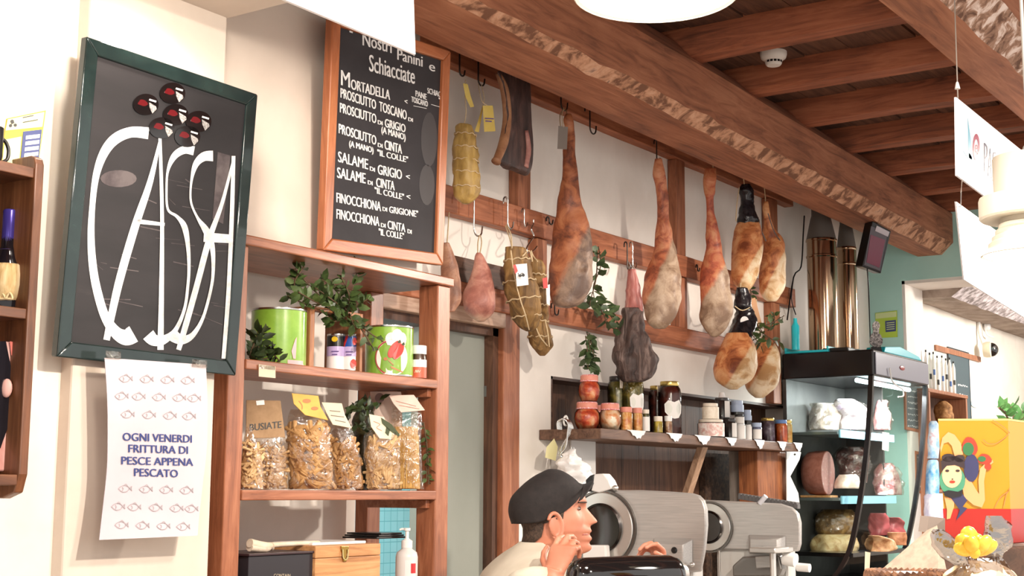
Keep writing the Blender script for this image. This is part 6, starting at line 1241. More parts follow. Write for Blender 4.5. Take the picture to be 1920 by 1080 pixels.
sh.tube([P(1010, 1060, PM) - LA * .15, P(1050, 1130, PM) - LA * .16, P(1135, 1145, 2.02)], [.07, .064, .056], 18, smooth=4)
so = sh.build('shirt', SHIRT, man, smooth=180)
b = MB(); b.tube([c0 + FA * (math.cos(a) * .051 - .043) + LA * (math.sin(a) * .060) + ZU * (P(1040, 1020 + 20 * (1 + math.cos(a)) / 2, PM).z - c0.z) for a in [2 * math.pi * k / 30 for k in range(31)]], .006, 8); b.build('collar', SHIRT, so, smooth=180)
b = MB(); b.loft([(1425, 930, 1070), (1500, 930, 1070)], PM, dr=1.3); 
b = MB()
for s_ in (-1, 1): b.tube([V((c0.x, c0.y, .98)) - RH * .03 + LA * s_ * .09, V((c0.x, c0.y, .5)) - RH * .02 + LA * s_ * .10, V((c0.x, c0.y, .06)) - RH * .04 + LA * s_ * .11], [.11, .075, .06], 18, smooth=4)
b.build('trousers', flat('trousers_dark', (44, 42, 46), .8), man, smooth=180)
b = MB()
for s_ in (-1, 1): b.ellipsoid(V((c0.x, c0.y, .045)) + LA * s_ * .11 + FA * .04, FA * .13, LA * .045, ZU * .045, 16, 8)
b.build('shoes', BLACKP, man, smooth=180)
# glossy black cover in the foreground
t = thing('glossy_canister', 'long glossy black rounded casing lying in front of the man', 'casing', P(1175, 1080, 1.55))
a_, b2 = P(1078, 1084, 1.62), P(1272, 1078, 1.50); ax = (b2 - a_).normalized(); b = MB(); s = ppm(a_)
b.tube([a_ - ax * .014, a_ - ax * .008, a_, a_ + ax * .02, a_.lerp(b2, .5) , b2 - ax * .03, b2 - ax * .01, b2 - ax * .002, b2 + ax * .004], [.012, .026, .036, .043, .045, .045, .04, .032, .02], 36); b.build('casing', BLACKG, t, smooth=50)
b = MB(); b.tube([b2 - ax * .012, b2 + ax * .012], [.034, .026], 24); b.build('end_cap', POL, t, smooth=40)
# ------------------------------------------------------------------ display fridge with cured meats
FX0, FX1, FP0, FP1, FZ = 6.81, 7.66, 2.46, 2.95, 2.312
FB = flat('fridge_black', (26, 25, 27), .25); FG = mottle('fridge_back_grey', [(.4, (58, 58, 58)), (.6, (84, 84, 82))], 3, .5, 0)
t = thing('display_fridge', 'black curved-glass display fridge full of meats beside the teal wall', 'fridge', (7.2, 2.95, 0))
zq = lambda x, y, X: PX(x, y, X)
hz = zq(1637, 704, FX0).z
b = MB(); b.box((FX0, FP0, hz), (FX1, FP1, FZ)); b.build('canopy', FB, t, bevel=.008)
b = MB(); b.box((FX0 + .02, FP0 - .006, hz + .008), (FX1 - .005, FP0 - .0005, FZ - .012)); o = b.build('facia', flat('facia_silver', (150, 150, 164), .3, 0), t, bevel=.003)
b = MB(); c = P(1692, 690, FP0 - .008); b.ellipsoid(c, V((.04, 0, 0)), V((0, .003, 0)), V((0, 0, .012))); b.build('emblem', flat('emblem_red', (170, 60, 60), .3), o, smooth=180)
profn = [(1637, 704), (1635, 760), (1630, 830), (1622, 900), (1611, 970), (1598, 1028), (1580, 1066), (1560, 1090)]
pts = [zq(x, y, FX0) for x, y in profn]; prof = [(q.y, q.z) for q in pts]
for X, nm in ((FX0 + .006, 'a'), (FX1 - .006, 'b')):
    b = MB(); cc = catmull(prof, 4); rs = []
    for y, z in cc: rs.append([V((X - .011, y, z)), V((X + .011, y, z)), V((X + .011, y + .024, z)), V((X - .011, y + .024, z))])
    b.rings(rs); b.build('corner_post', FB, t, smooth=40)
GL_ = glass('fridge_glass', (236, 240, 238), .10, .02)
for X in (FX0 + .004, FX1 - .004):
    b = MB(); cc = catmull(prof, 3); q = [V((X, y + .02, z)) for y, z in cc] + [V((X, FP1 - .004, cc[-1][1])), V((X, FP1 - .004, hz))]; b.prism(q, (.003, 0, 0)); b.build('side_glass', GL_, t)
b = MB(); cc = catmull(prof, 4); b.rings([[V((FX0 + .018, y + .008, z)) for y, z in cc], [V((FX1 - .018, y + .008, z)) for y, z in cc]], closed=False); b.build('front_glass', GL_, t, smooth=180)
b = MB(); b.box((FX0, FP1 - .02, .1), (FX1, FP1, hz - .001)); b.build('back_panel', FG, t)
b = MB(); b.box((FX1 - .03, 2.715, .1), (FX1 - .012, FP1 - .021, hz - .001)); b.build('end_panel', FG, t)
zb = cc[-1][1]; b = MB(); b.box((FX0, FP0 + .16, .03), (FX1, FP1 - .022, zb)); b.build('base', FB, t, bevel=.006)
FS = [PZ(1600, 822, 1.905).z, 1.572, 1.30]
for z in FS[:2]:
    b = MB(); b.box((FX0 + .012, 2.665, z - .014), (FX1 - .012, FP1 - .021, z)); s_ = b.build('shelf', flat('shelf_glassy_grey', (120, 126, 126), .2, .3), t)
    b = MB(); b.box((FX0 + .03, 2.655, z - .030), (FX1 - .02, 2.664, z + .010)); b.build('price_rail', flat('rail_pale_blue', (150, 206, 226), .35), s_)
b = MB(); b.box((FX0 + .012, 2.60, FS[2] - .02), (FX1 - .012, FP1 - .021, FS[2])); b.build('tray_floor', FB, t)
b = MB(); b.tube([(FX0 + .03, 2.56, hz - .018), (FX1 - .03, 2.56, hz - .018)], .012, 12); b.build('light_tube', flat('tube_white', (226, 250, 255), .4, emit=5), t, smooth=60)
lamp('fridge_tube_light', 'AREA', ((FX0 + FX1) / 2, 2.56, hz - .035), 22, (.95, .98, 1), aim=((FX0 + FX1) / 2, 2.72, 1.3), shape='RECTANGLE', size=.75, size_y=.03)
def lump(name, label, cat, rows, p, m, zb=None, dr=.52, bump=.012, bs=18, wrap_=None, sq=1.0):
    base = P((rows[-1][1] + rows[-1][2]) / 2, rows[-1][0], p); t = thing(name, label, cat, base if zb is None else (base.x, base.y, zb))
    b = MB(); b.zmin = zb; b.loft(rows, p, dr=dr, seg=30, sub=5, bump=bump, bs=bs, sq=sq); b.build('meat', m, t, smooth=180)
    if wrap_:
        b = MB(); b.zmin = zb; b.loft([(y, x0 - wrap_, x1 + wrap_) for y, x0, x1 in rows], p, dr=dr * 1.05, seg=30, sub=5, bump=bump * 1.6, bs=bs * 1.7, sq=sq); b.build('clear_wrap', FILM, t, smooth=40)
    return t
WHM = mottle('wrapped_white', [(.35, (196, 176, 196)), (.5, (232, 220, 230)), (.62, (246, 240, 244)), (.75, (120, 130, 190))], 22, .25, .3); PKM = mottle('wrapped_pink', [(.35, (166, 96, 104)), (.5, (212, 160, 160)), (.65, (240, 220, 216))], 16, .3, .4, dist=.8)
DKM = mottle('wrapped_dark_meat', [(.35, (66, 40, 40)), (.55, (120, 78, 76)), (.75, (176, 140, 140))], 14, .3, .4)
lump('packed_ham', 'white film packed ham with blue print on the top shelf of the fridge', 'ham', [(748, 1570, 1600), (765, 1562, 1625), (785, 1566, 1634), (806, 1572, 1630)], 2.74, WHM, FS[0] + .001, wrap_=3)
lump('packed_ham', 'pink packed meat at the right of the top fridge shelf', 'ham', [(750, 1646, 1662), (775, 1640, 1668), (806, 1640, 1670)], 2.72, PKM, FS[0] + .001, wrap_=2)
lump('packed_ham', 'grey white packed piece behind at the left of the top fridge shelf', 'ham', [(756, 1524, 1560), (778, 1518, 1575), (806, 1518, 1572)], 2.85, mottle('wrapped_grey', [(.35, (120, 108, 100)), (.55, (176, 164, 156)), (.7, (214, 206, 200))], 14, .3, .4), FS[0] + .001, wrap_=2)
t = thing('mortadella', 'big mortadella with pale pink cut face lying on a board in the fridge', 'mortadella', P(1530, 918, 2.80)); t.location.z = FS[1] + .012
ax = (RH * .86 - FH * .5).normalized(); cf = P(1552, 878, 2.79); s = ppm(cf); r = 41 / s; cf.z = FS[1] + .013 + r
b = MB(); rs = [[cf - ax * d + (ax.cross(ZU) * math.cos(2 * math.pi * k / 36) * k_ + ZU * math.sin(2 * math.pi * k / 36) * k_) * r for k in range(36)] for d, k_ in ((.12, .5), (.115, .8), (.095, .96), (.05, 1.02), (0, 1))]
b.rings(rs); b.build('sausage', mottle('mortadella_skin', [(.4, (166, 98, 84)), (.6, (188, 118, 104))], 40, .45, .2), t, smooth=50)
b = MB(); b.lathe(cf + ax * .001, [(r * .97, 0), (r * .96, .002), (.001, .003)], 36, axis=ax); b.build('cut_face', mottle('mortadella_pink', [(.3, (214, 156, 152)), (.6, (226, 172, 168)), (.68, (244, 222, 216))], 60, .35, .05), t, smooth=50)
t = thing('cutting_board', 'small wooden board under the mortadella in the fridge', 'board', (cf.x - .05, cf.y, FS[1])); b = MB(); b.obox(V((cf.x, cf.y, FS[1] + .0065)) - ax * .05, ax * .16, ax.cross(ZU) * .13, V((0, 0, .011))); b.build('board', PINE, t, bevel=.002)
lump('packed_meat', 'dark pink film packed meat behind the mortadella on the middle fridge shelf', 'meat', [(838, 1580, 1618), (855, 1568, 1630), (880, 1572, 1628), (905, 1578, 1624)], 2.80, DKM, FS[1] + .001, wrap_=3)
lump('pork_slab', 'pale slab of fat lying flat right of the mortadella', 'meat', [(890, 1572, 1606), (898, 1568, 1612), (916, 1566, 1614)], 2.72, mottle('fat_pale', [(.4, (206, 178, 160)), (.6, (232, 214, 200))], 20, .4, .3), FS[1] + .001, dr=.5, sq=.7)
lump('packed_meat', 'rosy film packed meat with crinkled top at the right of the middle fridge shelf', 'meat', [(868, 1648, 1672), (885, 1640, 1684), (910, 1638, 1690), (928, 1638, 1690)], 2.715, PKM, FS[1] + .001, wrap_=3)
lump('cheese_wheel', 'brown wrapped cheese wheel on the floor of the fridge behind the pale one', 'cheese', [(955, 1545, 1596), (968, 1530, 1606), (990, 1528, 1608), (1003, 1535, 1602)], 2.83, mottle('cheese_brown', [(.35, (104, 76, 44)), (.55, (156, 122, 74)), (.75, (200, 172, 122))], 20, .4, .4), None, wrap_=2)
lump('cheese_wheel', 'pale crusty cheese lying in front on the floor of the fridge', 'cheese', [(1002, 1534, 1600), (1015, 1520, 1610), (1032, 1520, 1610), (1042, 1530, 1602)], 2.80, mottle('cheese_pale', [(.35, (190, 150, 96)), (.55, (232, 206, 156)), (.75, (240, 228, 190))], 20, .5, .6, dist=1), None)
RAW = mottle('raw_ham', [(.3, (126, 44, 48)), (.5, (166, 74, 76)), (.62, (196, 112, 110)), (.7, (236, 206, 196))], 9, .35, .3, dist=1.2)
lump('ham_half', 'halved raw ham with red cut face on the fridge floor, the left of two', 'ham', [(962, 1632, 1658), (972, 1628, 1668), (990, 1628, 1670), (1004, 1630, 1668)], 2.70, RAW, None, dr=.5)
lump('ham_half', 'halved raw ham with dark red cut face on the fridge floor, the right of two', 'ham', [(970, 1662, 1686), (980, 1660, 1696), (995, 1660, 1698), (1004, 1662, 1696)], 2.66, RAW, None, dr=.5)
lump('ham_piece', 'brown rind piece below the right raw ham in the fridge', 'ham', [(998, 1664, 1698), (1008, 1664, 1700), (1022, 1666, 1698)], 2.60, mottle('rind_brown', [(.4, (150, 92, 56)), (.6, (190, 130, 88))], 20, .5, .3), None, dr=.6, sq=.7)
lump('ham_piece', 'long tan ham shank lying in front of the raw hams in the fridge', 'ham', [(1004, 1628, 1650), (1014, 1624, 1676), (1028, 1624, 1682), (1034, 1630, 1670)], 2.58, mottle('shank_tan', [(.35, (150, 100, 64)), (.55, (206, 164, 120)), (.75, (232, 206, 172))], 20, .5, .3), None, dr=.6)
for pts_, p, lab in (([(1655, 810), (1667, 812), (1666, 846), (1654, 843)], 2.652, 'cream price ticket hanging from the upper price rail of the fridge'), ([(1622, 1034), (1632, 1036), (1630, 1076), (1621, 1072)], 2.598, 'cream price ticket at the bottom corner of the fridge'), ([(1624, 800), (1632, 802), (1630, 830), (1623, 828)], 2.652, 'cream price ticket beside the curved post on the upper rail')):
    t = thing('price_tag', lab, 'tag', P(pts_[0][0], pts_[0][1], p)); b = MB(); card(b, pts_, p); b.build('card', CREAM_PAPER, t)
b = MB(); b.tube([P(*q, FP0 - .014) for q in ((1668, 690), (1672, 712), (1680, 722), (1692, 730), (1694, 742), (1684, 744))], .004, 8, smooth=4); o = b.build('wire_hook', WHITEP, None, smooth=60, loc=P(1668, 690, FP0 - .012)); tag(o, 'white wire hook dangling from the fridge canopy', 'hook')
# on the roof of the fridge
CY = flat('tray_cyan', (40, 200, 214), .35); TZ = FZ + .0008
t = thing('plastic_tray', 'bright cyan plastic tray on the back left of the fridge roof', 'tray', (P(1500, 655, 2.8).x, 2.80, TZ))
b = MB(); b.box((6.82, 2.70, TZ), (7.04, 2.94, TZ + .012)); b.box((6.82, 2.70, TZ + .012), (7.04, 2.71, TZ + .03)); b.box((6.82, 2.93, TZ + .012), (7.04, 2.94, TZ + .03)); b.build('tray', CY, t, bevel=.003)
c, r, h = cyl(1492, 15, 585, 645, 2.86, TZ + .0125); b = MB(); b.lathe(c, [(r, 0), (r, h * .75), (r * .5, h * .86), (r * .45, h), (.001, h)], 20); o = b.build('spray_bottle', CY, None, smooth=40, loc=c); tag(o, 'slim cyan bottle standing on the cyan tray', 'bottle')
t = thing('plastic_tray', 'cyan folded plastic lid at the right end of the fridge roof', 'tray', (7.3, 2.52, TZ)); b = MB(); b.prism([V((7.0, 2.47, TZ)), V((7.6, 2.47, TZ)), V((7.55, 2.47, TZ + .022)), V((7.25, 2.47, TZ + .05)), V((7.02, 2.47, TZ + .03))], (0, .10, 0)); b.build('lid', CY, t, bevel=.004)
t = thing('black_pan', 'low black pan between the flues and the fridge front edge', 'pan', (7.08, 2.67, TZ)); b = MB(); b.box((6.84, 2.60, TZ), (7.32, 2.74, TZ + .02)); b.build('pan', BLACKP, t, bevel=.004)
for k, (x, y) in enumerate(((1592, 644), (1612, 642), (1604, 652), (1630, 650))):
    c = P(x, y, 2.66 + .03 * (k % 2)); c.z = TZ + .022; b = MB(); b.ellipsoid(c + ZU * .007, RH * .024, FH * .016, ZU * .006); o = b.build('cyan_pad', flat('pad_cyan_pale', (130, 226, 238), .3), None, smooth=180, loc=c); tag(o, 'small pale cyan oval pad lying in the black pan', 'pad', 'cyan pads in the black pan')
t = thing('decorative_plate', 'grey ornate crest ornament standing on the front edge of the fridge roof', 'ornament', (P(1642, 655, 2.49).x, 2.50, TZ)); c = P(1643, 640, 2.49)
b = MB(); pl = Plane(c, -FH); poly(b, pl, blob(1643, 637, 12, 15, 20, .08), 0, .01); b.build('shield', mottle('crest_grey', [(.4, (70, 66, 66)), (.6, (170, 166, 164))], 120, .4, .4), t)
b = MB(); poly(b, pl, blob(1643, 611, 7, 9, 16), 0, .01); poly(b, pl, [(1637, 618), (1649, 618), (1648, 626), (1638, 626)], 0, .009); b.build('crown', mottle('crest_light', [(.4, (120, 116, 114)), (.6, (214, 210, 206))], 120, .4, .4), t)
b = MB(); poly(b, pl, [(1634, 650), (1652, 650), (1654, 662), (1632, 662)], 0, .012); b.zmin = TZ; b.build('foot', BLACKP, t)
# flues
FL = flat('flue_steel', (176, 150, 124), .13, 1.0)
for x, w, y0, y1, p, lab in ((1545, 56, 455, 642, 2.80, 'wide shiny steel flue, the nearer of two above the fridge'), (1592, 36, 470, 636, 2.78, 'slimmer shiny steel flue, the farther of two above the fridge')):
    c = P(x, y1, p); s = ppm(c); c.z = TZ; r = w / 2 / s; h = P(x, y0, p).z - TZ
    t = thing('flue_pipe', lab, 'pipe', c)
    b = MB(); b.lathe(c, [(r, 0), (r, h)], 36); b.build('pipe', FL, t, smooth=40)
    for k in (.85, .992): b = MB(); b.lathe(c + ZU * h * k, [(r, 0), (r * 1.05, .004), (r * 1.05, .012), (r, .016)], 36); b.build('collar', FL, t, smooth=40)
    b = MB(); b.lathe(c + ZU * h, [(r * 1.0, .012), (r * .7, .12), (r * .62, .14), (r * .62, 3.26 - TZ - h)], 28); b.build('upper_pipe', flat('duct_grey', (112, 106, 100), .5, .3), t, smooth=40)
b = MB(); b.tube([P(1476, 600, 2.93), P(1488, 520, 2.93), P(1502, 500, 2.92), P(1506, 440, 2.92), P(1508, 405, 2.94)], .004, 8, smooth=4); b.tube([P(1488, 520, 2.93), P(1484, 560, 2.93), P(1492, 590, 2.93)], .003, 8, smooth=4); o = b.build('black_cable', BLACKP, None, smooth=60, loc=P(1490, 520, 2.93)); tag(o, 'thin black cable on the wall left of the flues', 'cable')
# insect lamp under the beam
t = thing('display_unit', 'black hanging box with purple-red screen under the end of the big beam', 'screen', P(1640, 412, 2.50)); pm = 2.50
q = [(1636, 414), (1671, 433), (1652, 513), (1617, 500)]
pl = Plane(P(1643, 462, pm), -FH + RH * .35 - ZU * .15)
b = MB(); b.prism([pl.at(*e) for e in q], -pl.n * .07); b.build('housing', BLACKP, t, bevel=.004)
b = MB(); poly(b, pl, [(1633, 424), (1664, 436), (1650, 508), (1620, 497)], .002, .002); o = b.build('bezel', flat('bezel_grey', (96, 92, 100), .4), t)
b = MB(); poly(b, pl, [(1632, 440), (1659, 450), (1648, 502), (1624, 492)], .004, .002); b.build('screen', flat('screen_plum', (128, 62, 84), .3), o)
b = MB(); poly(b, pl, [(1643, 423), (1667, 435), (1664, 444), (1640, 433)], .005, .002); b.build('label_strip', flat('strip_white', (206, 202, 210), .4), o)
b = MB(); c = pl.at(1652, 425, -.035); b.tube([c, V((c.x, c.y + .02, 3.03))], .008, 8); b.build('bracket', BLACKP, t)
b = MB(); b.tube([pl.at(1630, 503, -.02), P(1628, 530, 2.55), P(1630, 580, 2.58), P(1632, 640, 2.6)], .0035, 8, smooth=4); b.build('cable', BLACKP, t, smooth=60)
# sign on the teal wall
plF = Plane((XF - .002, 0, 0), (-1, 0, 0))
t = thing('wall_leaflet', 'yellow-green information sheet with blue panel on the teal wall', 'notice', plF.at(1660, 632)); b = MB(); poly(b, plF, [(1641, 587), (1682, 582), (1683, 632), (1643, 634)], .002, .002); b.build('sheet', flat('leaflet_green', (176, 206, 70), .5), t)
b = MB(); poly(b, plF, [(1642, 588), (1681, 584), (1681, 594), (1642, 598)], .003, .001); b.build('pale_band', flat('leaflet_pale', (206, 222, 160), .5), t)
b = MB(); poly(b, plF, [(1660, 602), (1680, 600), (1680, 621), (1661, 623)], .004, .001); b.build('blue_panel', flat('card_blue', (62, 72, 120), .5), t)
b = MB()
for k in range(4): strip(b, plF, [(1663, 606 + 4 * k), (1678, 604.5 + 4 * k)], 1.4, .006, sub=1)
b.build('text_bar', flat('leaflet_pale', (206, 222, 160), .5), t)
# chalkboards on the reveal of the opening
plR = Plane((0, 2.770, 0), (0, -1, 0))
def board(label, pl, quad, lines, fw=.018, fm=None):
    t = thing('small_chalkboard', label, 'sign', pl.at(*quad[3])); framed(t, pl, quad, fw, .012, fm or WD_FRAME, flat('board_slate', (70, 86, 92), .5), None, .003, .001)
    b = MB(); R = random.Random(len(lines) * 7)
    for x0, y0, x1, y1 in lines:
        x = x0
        while x < x1 - 1:
            w = R.uniform(1.5, 4); yy = y0 + (y1 - y0) * (x - x0) / (x1 - x0); strip(b, pl, [(x, yy + R.uniform(-1.5, 1.5)), (x + w * .5, yy - R.uniform(1, 3)), (x + w, yy + R.uniform(-1, 2))], 1.0, .001, sub=2); x += w + 1
    b.build('chalk_scribble', CHALK, t); return t
board('small wood framed chalkboard with chalk list seen through the fridge glass', plR, [(1697, 703), (1733, 716), (1732, 812), (1697, 806)], [(1702, y, 1729, y + 4) for y in range(722, 802, 11)])
board('narrow little chalkboard low on the white opening, seen through the fridge', plR, [(1716, 845), (1735, 850), (1735, 926), (1717, 924)], [(1720, y, 1732, y + 1) for y in range(858, 918, 9)])

# ------------------------------------------------------------------ next room
plB = Plane((0, 2.855, 0), (0, -1, 0))
t = thing('shelf_unit', 'brown wooden shelf unit in the next room, a loaf inside it', 'shelf', P(1775, 800, 2.8)); BX0, BX1 = P(1742, 760, 2.70).x, P(1814, 760, 2.70).x; BZ = P(1780, 735, 2.70).z
SHW = wood('next_room_wood', (110, 66, 44), (150, 98, 70), (176, 124, 94), 'z', .8, .5)
b = MB(); b.box((BX0, 2.70, BZ - .022), (BX1 + .02, 2.858, BZ)); b.build('top_board', SHW, t, bevel=.003)
for x in (BX0, BX1 - .03): b = MB(); b.box((x, 2.70, 0), (x + .03, 2.858, BZ - .023)); b.build('side_panel', SHW, t, bevel=.003)
for z in (1.98, 1.62, 1.2): b = MB(); b.box((BX0 + .031, 2.705, z - .02), (BX1 - .031, 2.858, z)); b.build('shelf', SHW, t, bevel=.003)
b = MB(); b.box((BX0 + .031, 2.845, 1.2), (BX1 - .031, 2.857, BZ - .024)); b.build('back_panel', WD_DARK, t)
lump('bread_loaf', 'round brown crusty loaf in the shelf unit of the next room', 'bread', [(752, 1762, 1774), (762, 1755, 1784), (780, 1752, 1788), (800, 1754, 1788)], 2.76, mottle('loaf_crust', [(.35, (120, 78, 40)), (.55, (168, 118, 68)), (.75, (200, 154, 104))], 40, .8, .6), None, dr=.8)
for k in range(8):
    x = 1738 + 7.0 * k + (2 if k > 3 else 0); c, r, h = cyl(x, 6.4, 640 + 1.4 * k, 722, 2.77 if k % 2 else 2.75, BZ + .0008)
    t = thing('slim_bottle', 'slim white bottle with dark cap in the row on the next room shelf unit', 'bottle', c, 'white bottles on the next room shelf')
    h *= (1, .98, 1.02, .97)[k % 4] * .92
    b = MB(); b.lathe(c, [(r * .96, 0), (r, .004), (r, h * .78), (r * .5, h * .88), (r * .42, h * .93), (.001, h * .93)], 16); b.build('bottle', WHITEP, t, smooth=45)
    b = MB(); b.lathe(c + ZU * h * .93, [(r * .5, 0), (r * .5, h * .06), (.001, h * .06)], 14); b.build('cap', BLACKP, t, smooth=45)
    b = MB(); b.patch(c, r + .001, h * (.2 + .1 * (k % 3)), h * (.34 + .1 * (k % 3)), CANG - .7, CANG + .7, 6); b.build('label', flat('ink_dark', (60, 60, 58), .6) if k % 2 else flat('label_blue', (80, 110, 170), .4), t)
t = board('dark blue grey chalkboard behind the white bottles in the next room', Plane((0, 2.85, 0), (0, -1, 0)), [(1780, 650), (1818, 662), (1820, 800), (1780, 795)], [(1796, 722, 1814, 726), (1795, 740, 1812, 743)], .006, flat('board_edge', (60, 66, 72), .5))
t = thing('wall_rail', 'short brown wooden batten on the wall above the dark chalkboard in the next room', 'batten', P(1800, 670, 2.85)); b = MB(); a, c = P(1752, 650, 2.858), P(1836, 676, 2.858); b.box((a.x, 2.845, (a.z + c.z) / 2 - .018), (c.x, 2.859, (a.z + c.z) / 2 + .018)); b.build('batten', SHW, t)
for k, (y0, y1, x0, x1, lab, m) in enumerate(((790, 860, 1738, 1757, 'pale blue printed bag stacked above another beside the yellow carton', 'bag_blue_pale'), (862, 950, 1738, 1757, 'deeper blue printed bag below the pale one beside the yellow carton', 'bag_blue'), (925, 990, 1736, 1772, 'white paper bag with lilac print left of the carton\'s red band', 'bag_lilac'))):
    mm = {'bag_blue_pale': [(.4, (150, 190, 226)), (.55, (214, 230, 240)), (.7, (200, 120, 130))], 'bag_blue': [(.4, (90, 160, 214)), (.6, (190, 222, 240))], 'bag_lilac': [(.4, (196, 190, 214)), (.6, (236, 232, 238))]}[m]
    p_ = 2.70 if k < 2 else 2.68; base = P((x0 + x1) / 2, y1, p_); t = thing('printed_bag', lab, 'bag', base); b = MB(); b.loft([(y0, x0 + 3, x1 - 3), (y0 + 12, x0, x1), (y1 - 10, x0, x1), (y1, x0 + 1, x1 - 1)], p_, dr=2.4 if k < 2 else 1.4, seg=20, sub=4, bump=.008, bs=20, sq=.6); b.build('bag', mottle(m, mm, 14, .35, .1), t, smooth=60)
t = thing('wall_sticker', 'small pale blue oval sticker on the white wall of the next room', 'sticker', plB.at(1829, 757)); b = MB(); disc(b, plB, 1829, 757, 8, 7, .001, 16, 0, .001); b.build('sticker', flat('sticker_blue', (196, 226, 236), .5), t)
# security camera
t = thing('security_camera', 'white dome security camera with dark lens on the next room wall', 'camera', P(1850, 640, 2.80)); c = P(1852, 656, 2.78)
b = MB(); a = P(1838, 600, 2.855); b.tube([P(1835, 592, 2.85), P(1836, 620, 2.84), P(1842, 640, 2.82), c - RH * .02 + ZU * .02], .012, 10, smooth=4); b.build('arm', WHITEP, t, smooth=60)
b = MB(); b.lathe(c - RH * .03, [(.05, 0), (.056, .02), (.055, .05), (.04, .055)], 24, axis=(RH - FH * .5)); b.build('housing', flat('camera_cream', (226, 216, 190), .4), t, smooth=45)
b = MB(); b.ellipsoid(c + (RH - FH * .5).normalized() * .022, RH * .05, FH * .05, ZU * .05); b.build('dome', BLACKG, t, smooth=180)
b = MB(); b.lathe(P(1846, 612, 2.855), [(.03, 0), (.035, .02), (.02, .04)], 16, axis=(0, -1, 0)); b.tube([P(1846, 596, 2.85), P(1849, 625, 2.83), P(1862, 632, 2.80)], .006, 8, smooth=4); b.build('bracket', WHITEP, t, smooth=60)

# ------------------------------------------------------------------ front counter at the right: carton, cellophane gift, cardboard
KZ = 1.40; t = thing('front_counter', 'front counter at the bottom right carrying the yellow carton and a gift', 'counter', (2.3, .6, 0))
b = MB(); b.box((1.15, .25, KZ - .04), (3.6, 1.02, KZ - .001)); b.build('top', flat('counter_top_pale', (196, 186, 172), .4), t, bevel=.004)
b = MB(); b.box((1.2, .30, 0), (3.55, .98, KZ - .041)); b.build('cabinet', flat('counter_white', (210, 204, 196), .5), t)
YD = 2.60
tl, tr, bl, br_ = PD(1759, 790, YD), PD(1890, 789, YD - .02), PD(1773, 1014, YD), PD(1896, 1018, YD - .02)
zb_, zt_ = PD(1896, 1018, YD - .02).z, tr.z
fwd = (FH * .8 + RH * .62).normalized(); dpt = .12
t = thing('gift_carton', 'yellow and red carton printed with a woman and three legs on the front counter', 'carton', ((bl + br_) / 2 + fwd * .06)); t.location.z = zb_
pc = [V((q.x, q.y, zt_)) for q in (tl, tr)] + [V((q.x, q.y, zb_)) for q in (br_, bl)]
nF = (pc[1] - pc[0]).cross(pc[2] - pc[1]).normalized(); nF = nF if nF.dot(FH) < 0 else -nF; plY = Plane((pc[0] + pc[2]) / 2, nF)
YEL_ = flat('carton_yellow', (190, 136, 28), .35); 
b = MB(); f4 = pc; k4 = [q + fwd * dpt * (1 if i < 2 else .9) for i, q in enumerate(pc)]
b.add(f4 + k4, [(3, 2, 1, 0), (4, 5, 6, 7), (0, 1, 5, 4), (1, 2, 6, 5), (2, 3, 7, 6), (3, 0, 4, 7)]); b.build('box', YEL_, t)
def onY(k): return plY
zr = plY.at(1830, 954).z; fr_ = (zr - zb_) / (zt_ - zb_)
b = MB(); lo = [pc[3], pc[2], k4[2], k4[3]]; hi = [pc[3].lerp(pc[0], fr_), pc[2].lerp(pc[1], fr_), k4[2].lerp(k4[1], fr_), k4[3].lerp(k4[0], fr_)]; cc_ = sum(lo, V()) / 4
g = lambda q: q + V(((q - cc_).x, (q - cc_).y, 0)).normalized() * .0016
b.rings([[g(q) for q in lo], [g(q) for q in hi]], cap=False); b.build('red_band', flat('carton_red', (168, 32, 26), .35), t)
b = MB(); b.rings([[q + ZU * .0005 for q in (f4[0], f4[1], k4[1], k4[0])], [q + ZU * .004 for q in (f4[0], f4[1], k4[1], k4[0])]]); b.build('top_edge', flat('carton_pale', (220, 190, 110), .4), t)
z_ = lambda x, y: (1600 + x / 3.375, 760 + y / 3.375)
def art(name, m, polys, off, par=None):
    b = MB()
    for pp_ in polys: poly(b, plY, [z_(*q) for q in pp_], off, .0004)
    return b.build(name, m, par or t)
PEACH = flat('print_peach', (230, 160, 110), .4)
art('leg_print', PEACH, [[(548, 270), (562, 205), (600, 168), (640, 185), (680, 240), (694, 310), (640, 320), (622, 255), (600, 232), (572, 240), (552, 300)]], .002)
art('leg_print', PEACH, [[(690, 520), (712, 450), (740, 470), (780, 540), (795, 560), (790, 470), (800, 400), (830, 370), (880, 345), (885, 360), (840, 400), (826, 480), (832, 600), (812, 645), (760, 630), (700, 580)]], .0022)
art('leg_print', PEACH, [[(575, 580), (640, 590), (636, 640), (612, 715), (590, 720), (592, 660)]], .0022)
art('wing_print', flat('print_navy', (52, 54, 92), .4), [blob(745, 395, 48, 88, 20), [(560, 545), (600, 540), (690, 560), (720, 600), (690, 640), (720, 650), (650, 725), (672, 660), (620, 590)]], .0026)
art('flower_print', flat('print_red', (188, 58, 40), .4), [blob(735, 262, 50, 62, 18, .08), blob(830, 340, 44, 34, 16, .1), blob(850, 385, 22, 24, 12, .1)], .0024)
art('leaf_print', flat('print_green', (50, 106, 66), .4), [blob(726, 275, 36, 42, 16), blob(812, 338, 26, 18, 12)], .0032)
art('scarf_print', flat('print_sea_green', (70, 140, 110), .4), [blob(625, 475, 82, 92, 24)], .0034)
fo = art('face_print', flat('print_face', (240, 190, 146), .4), [blob(622, 440, 62, 80, 24)], .004)
art('hair_print', flat('print_dark_hair', (52, 40, 44), .4), [[(556, 420), (552, 350), (590, 320), (650, 318), (700, 350), (704, 400), (680, 390), (640, 376), (590, 380), (572, 400)], blob(600, 330, 44, 26, 14), blob(670, 335, 34, 24, 14)], .0046, fo)
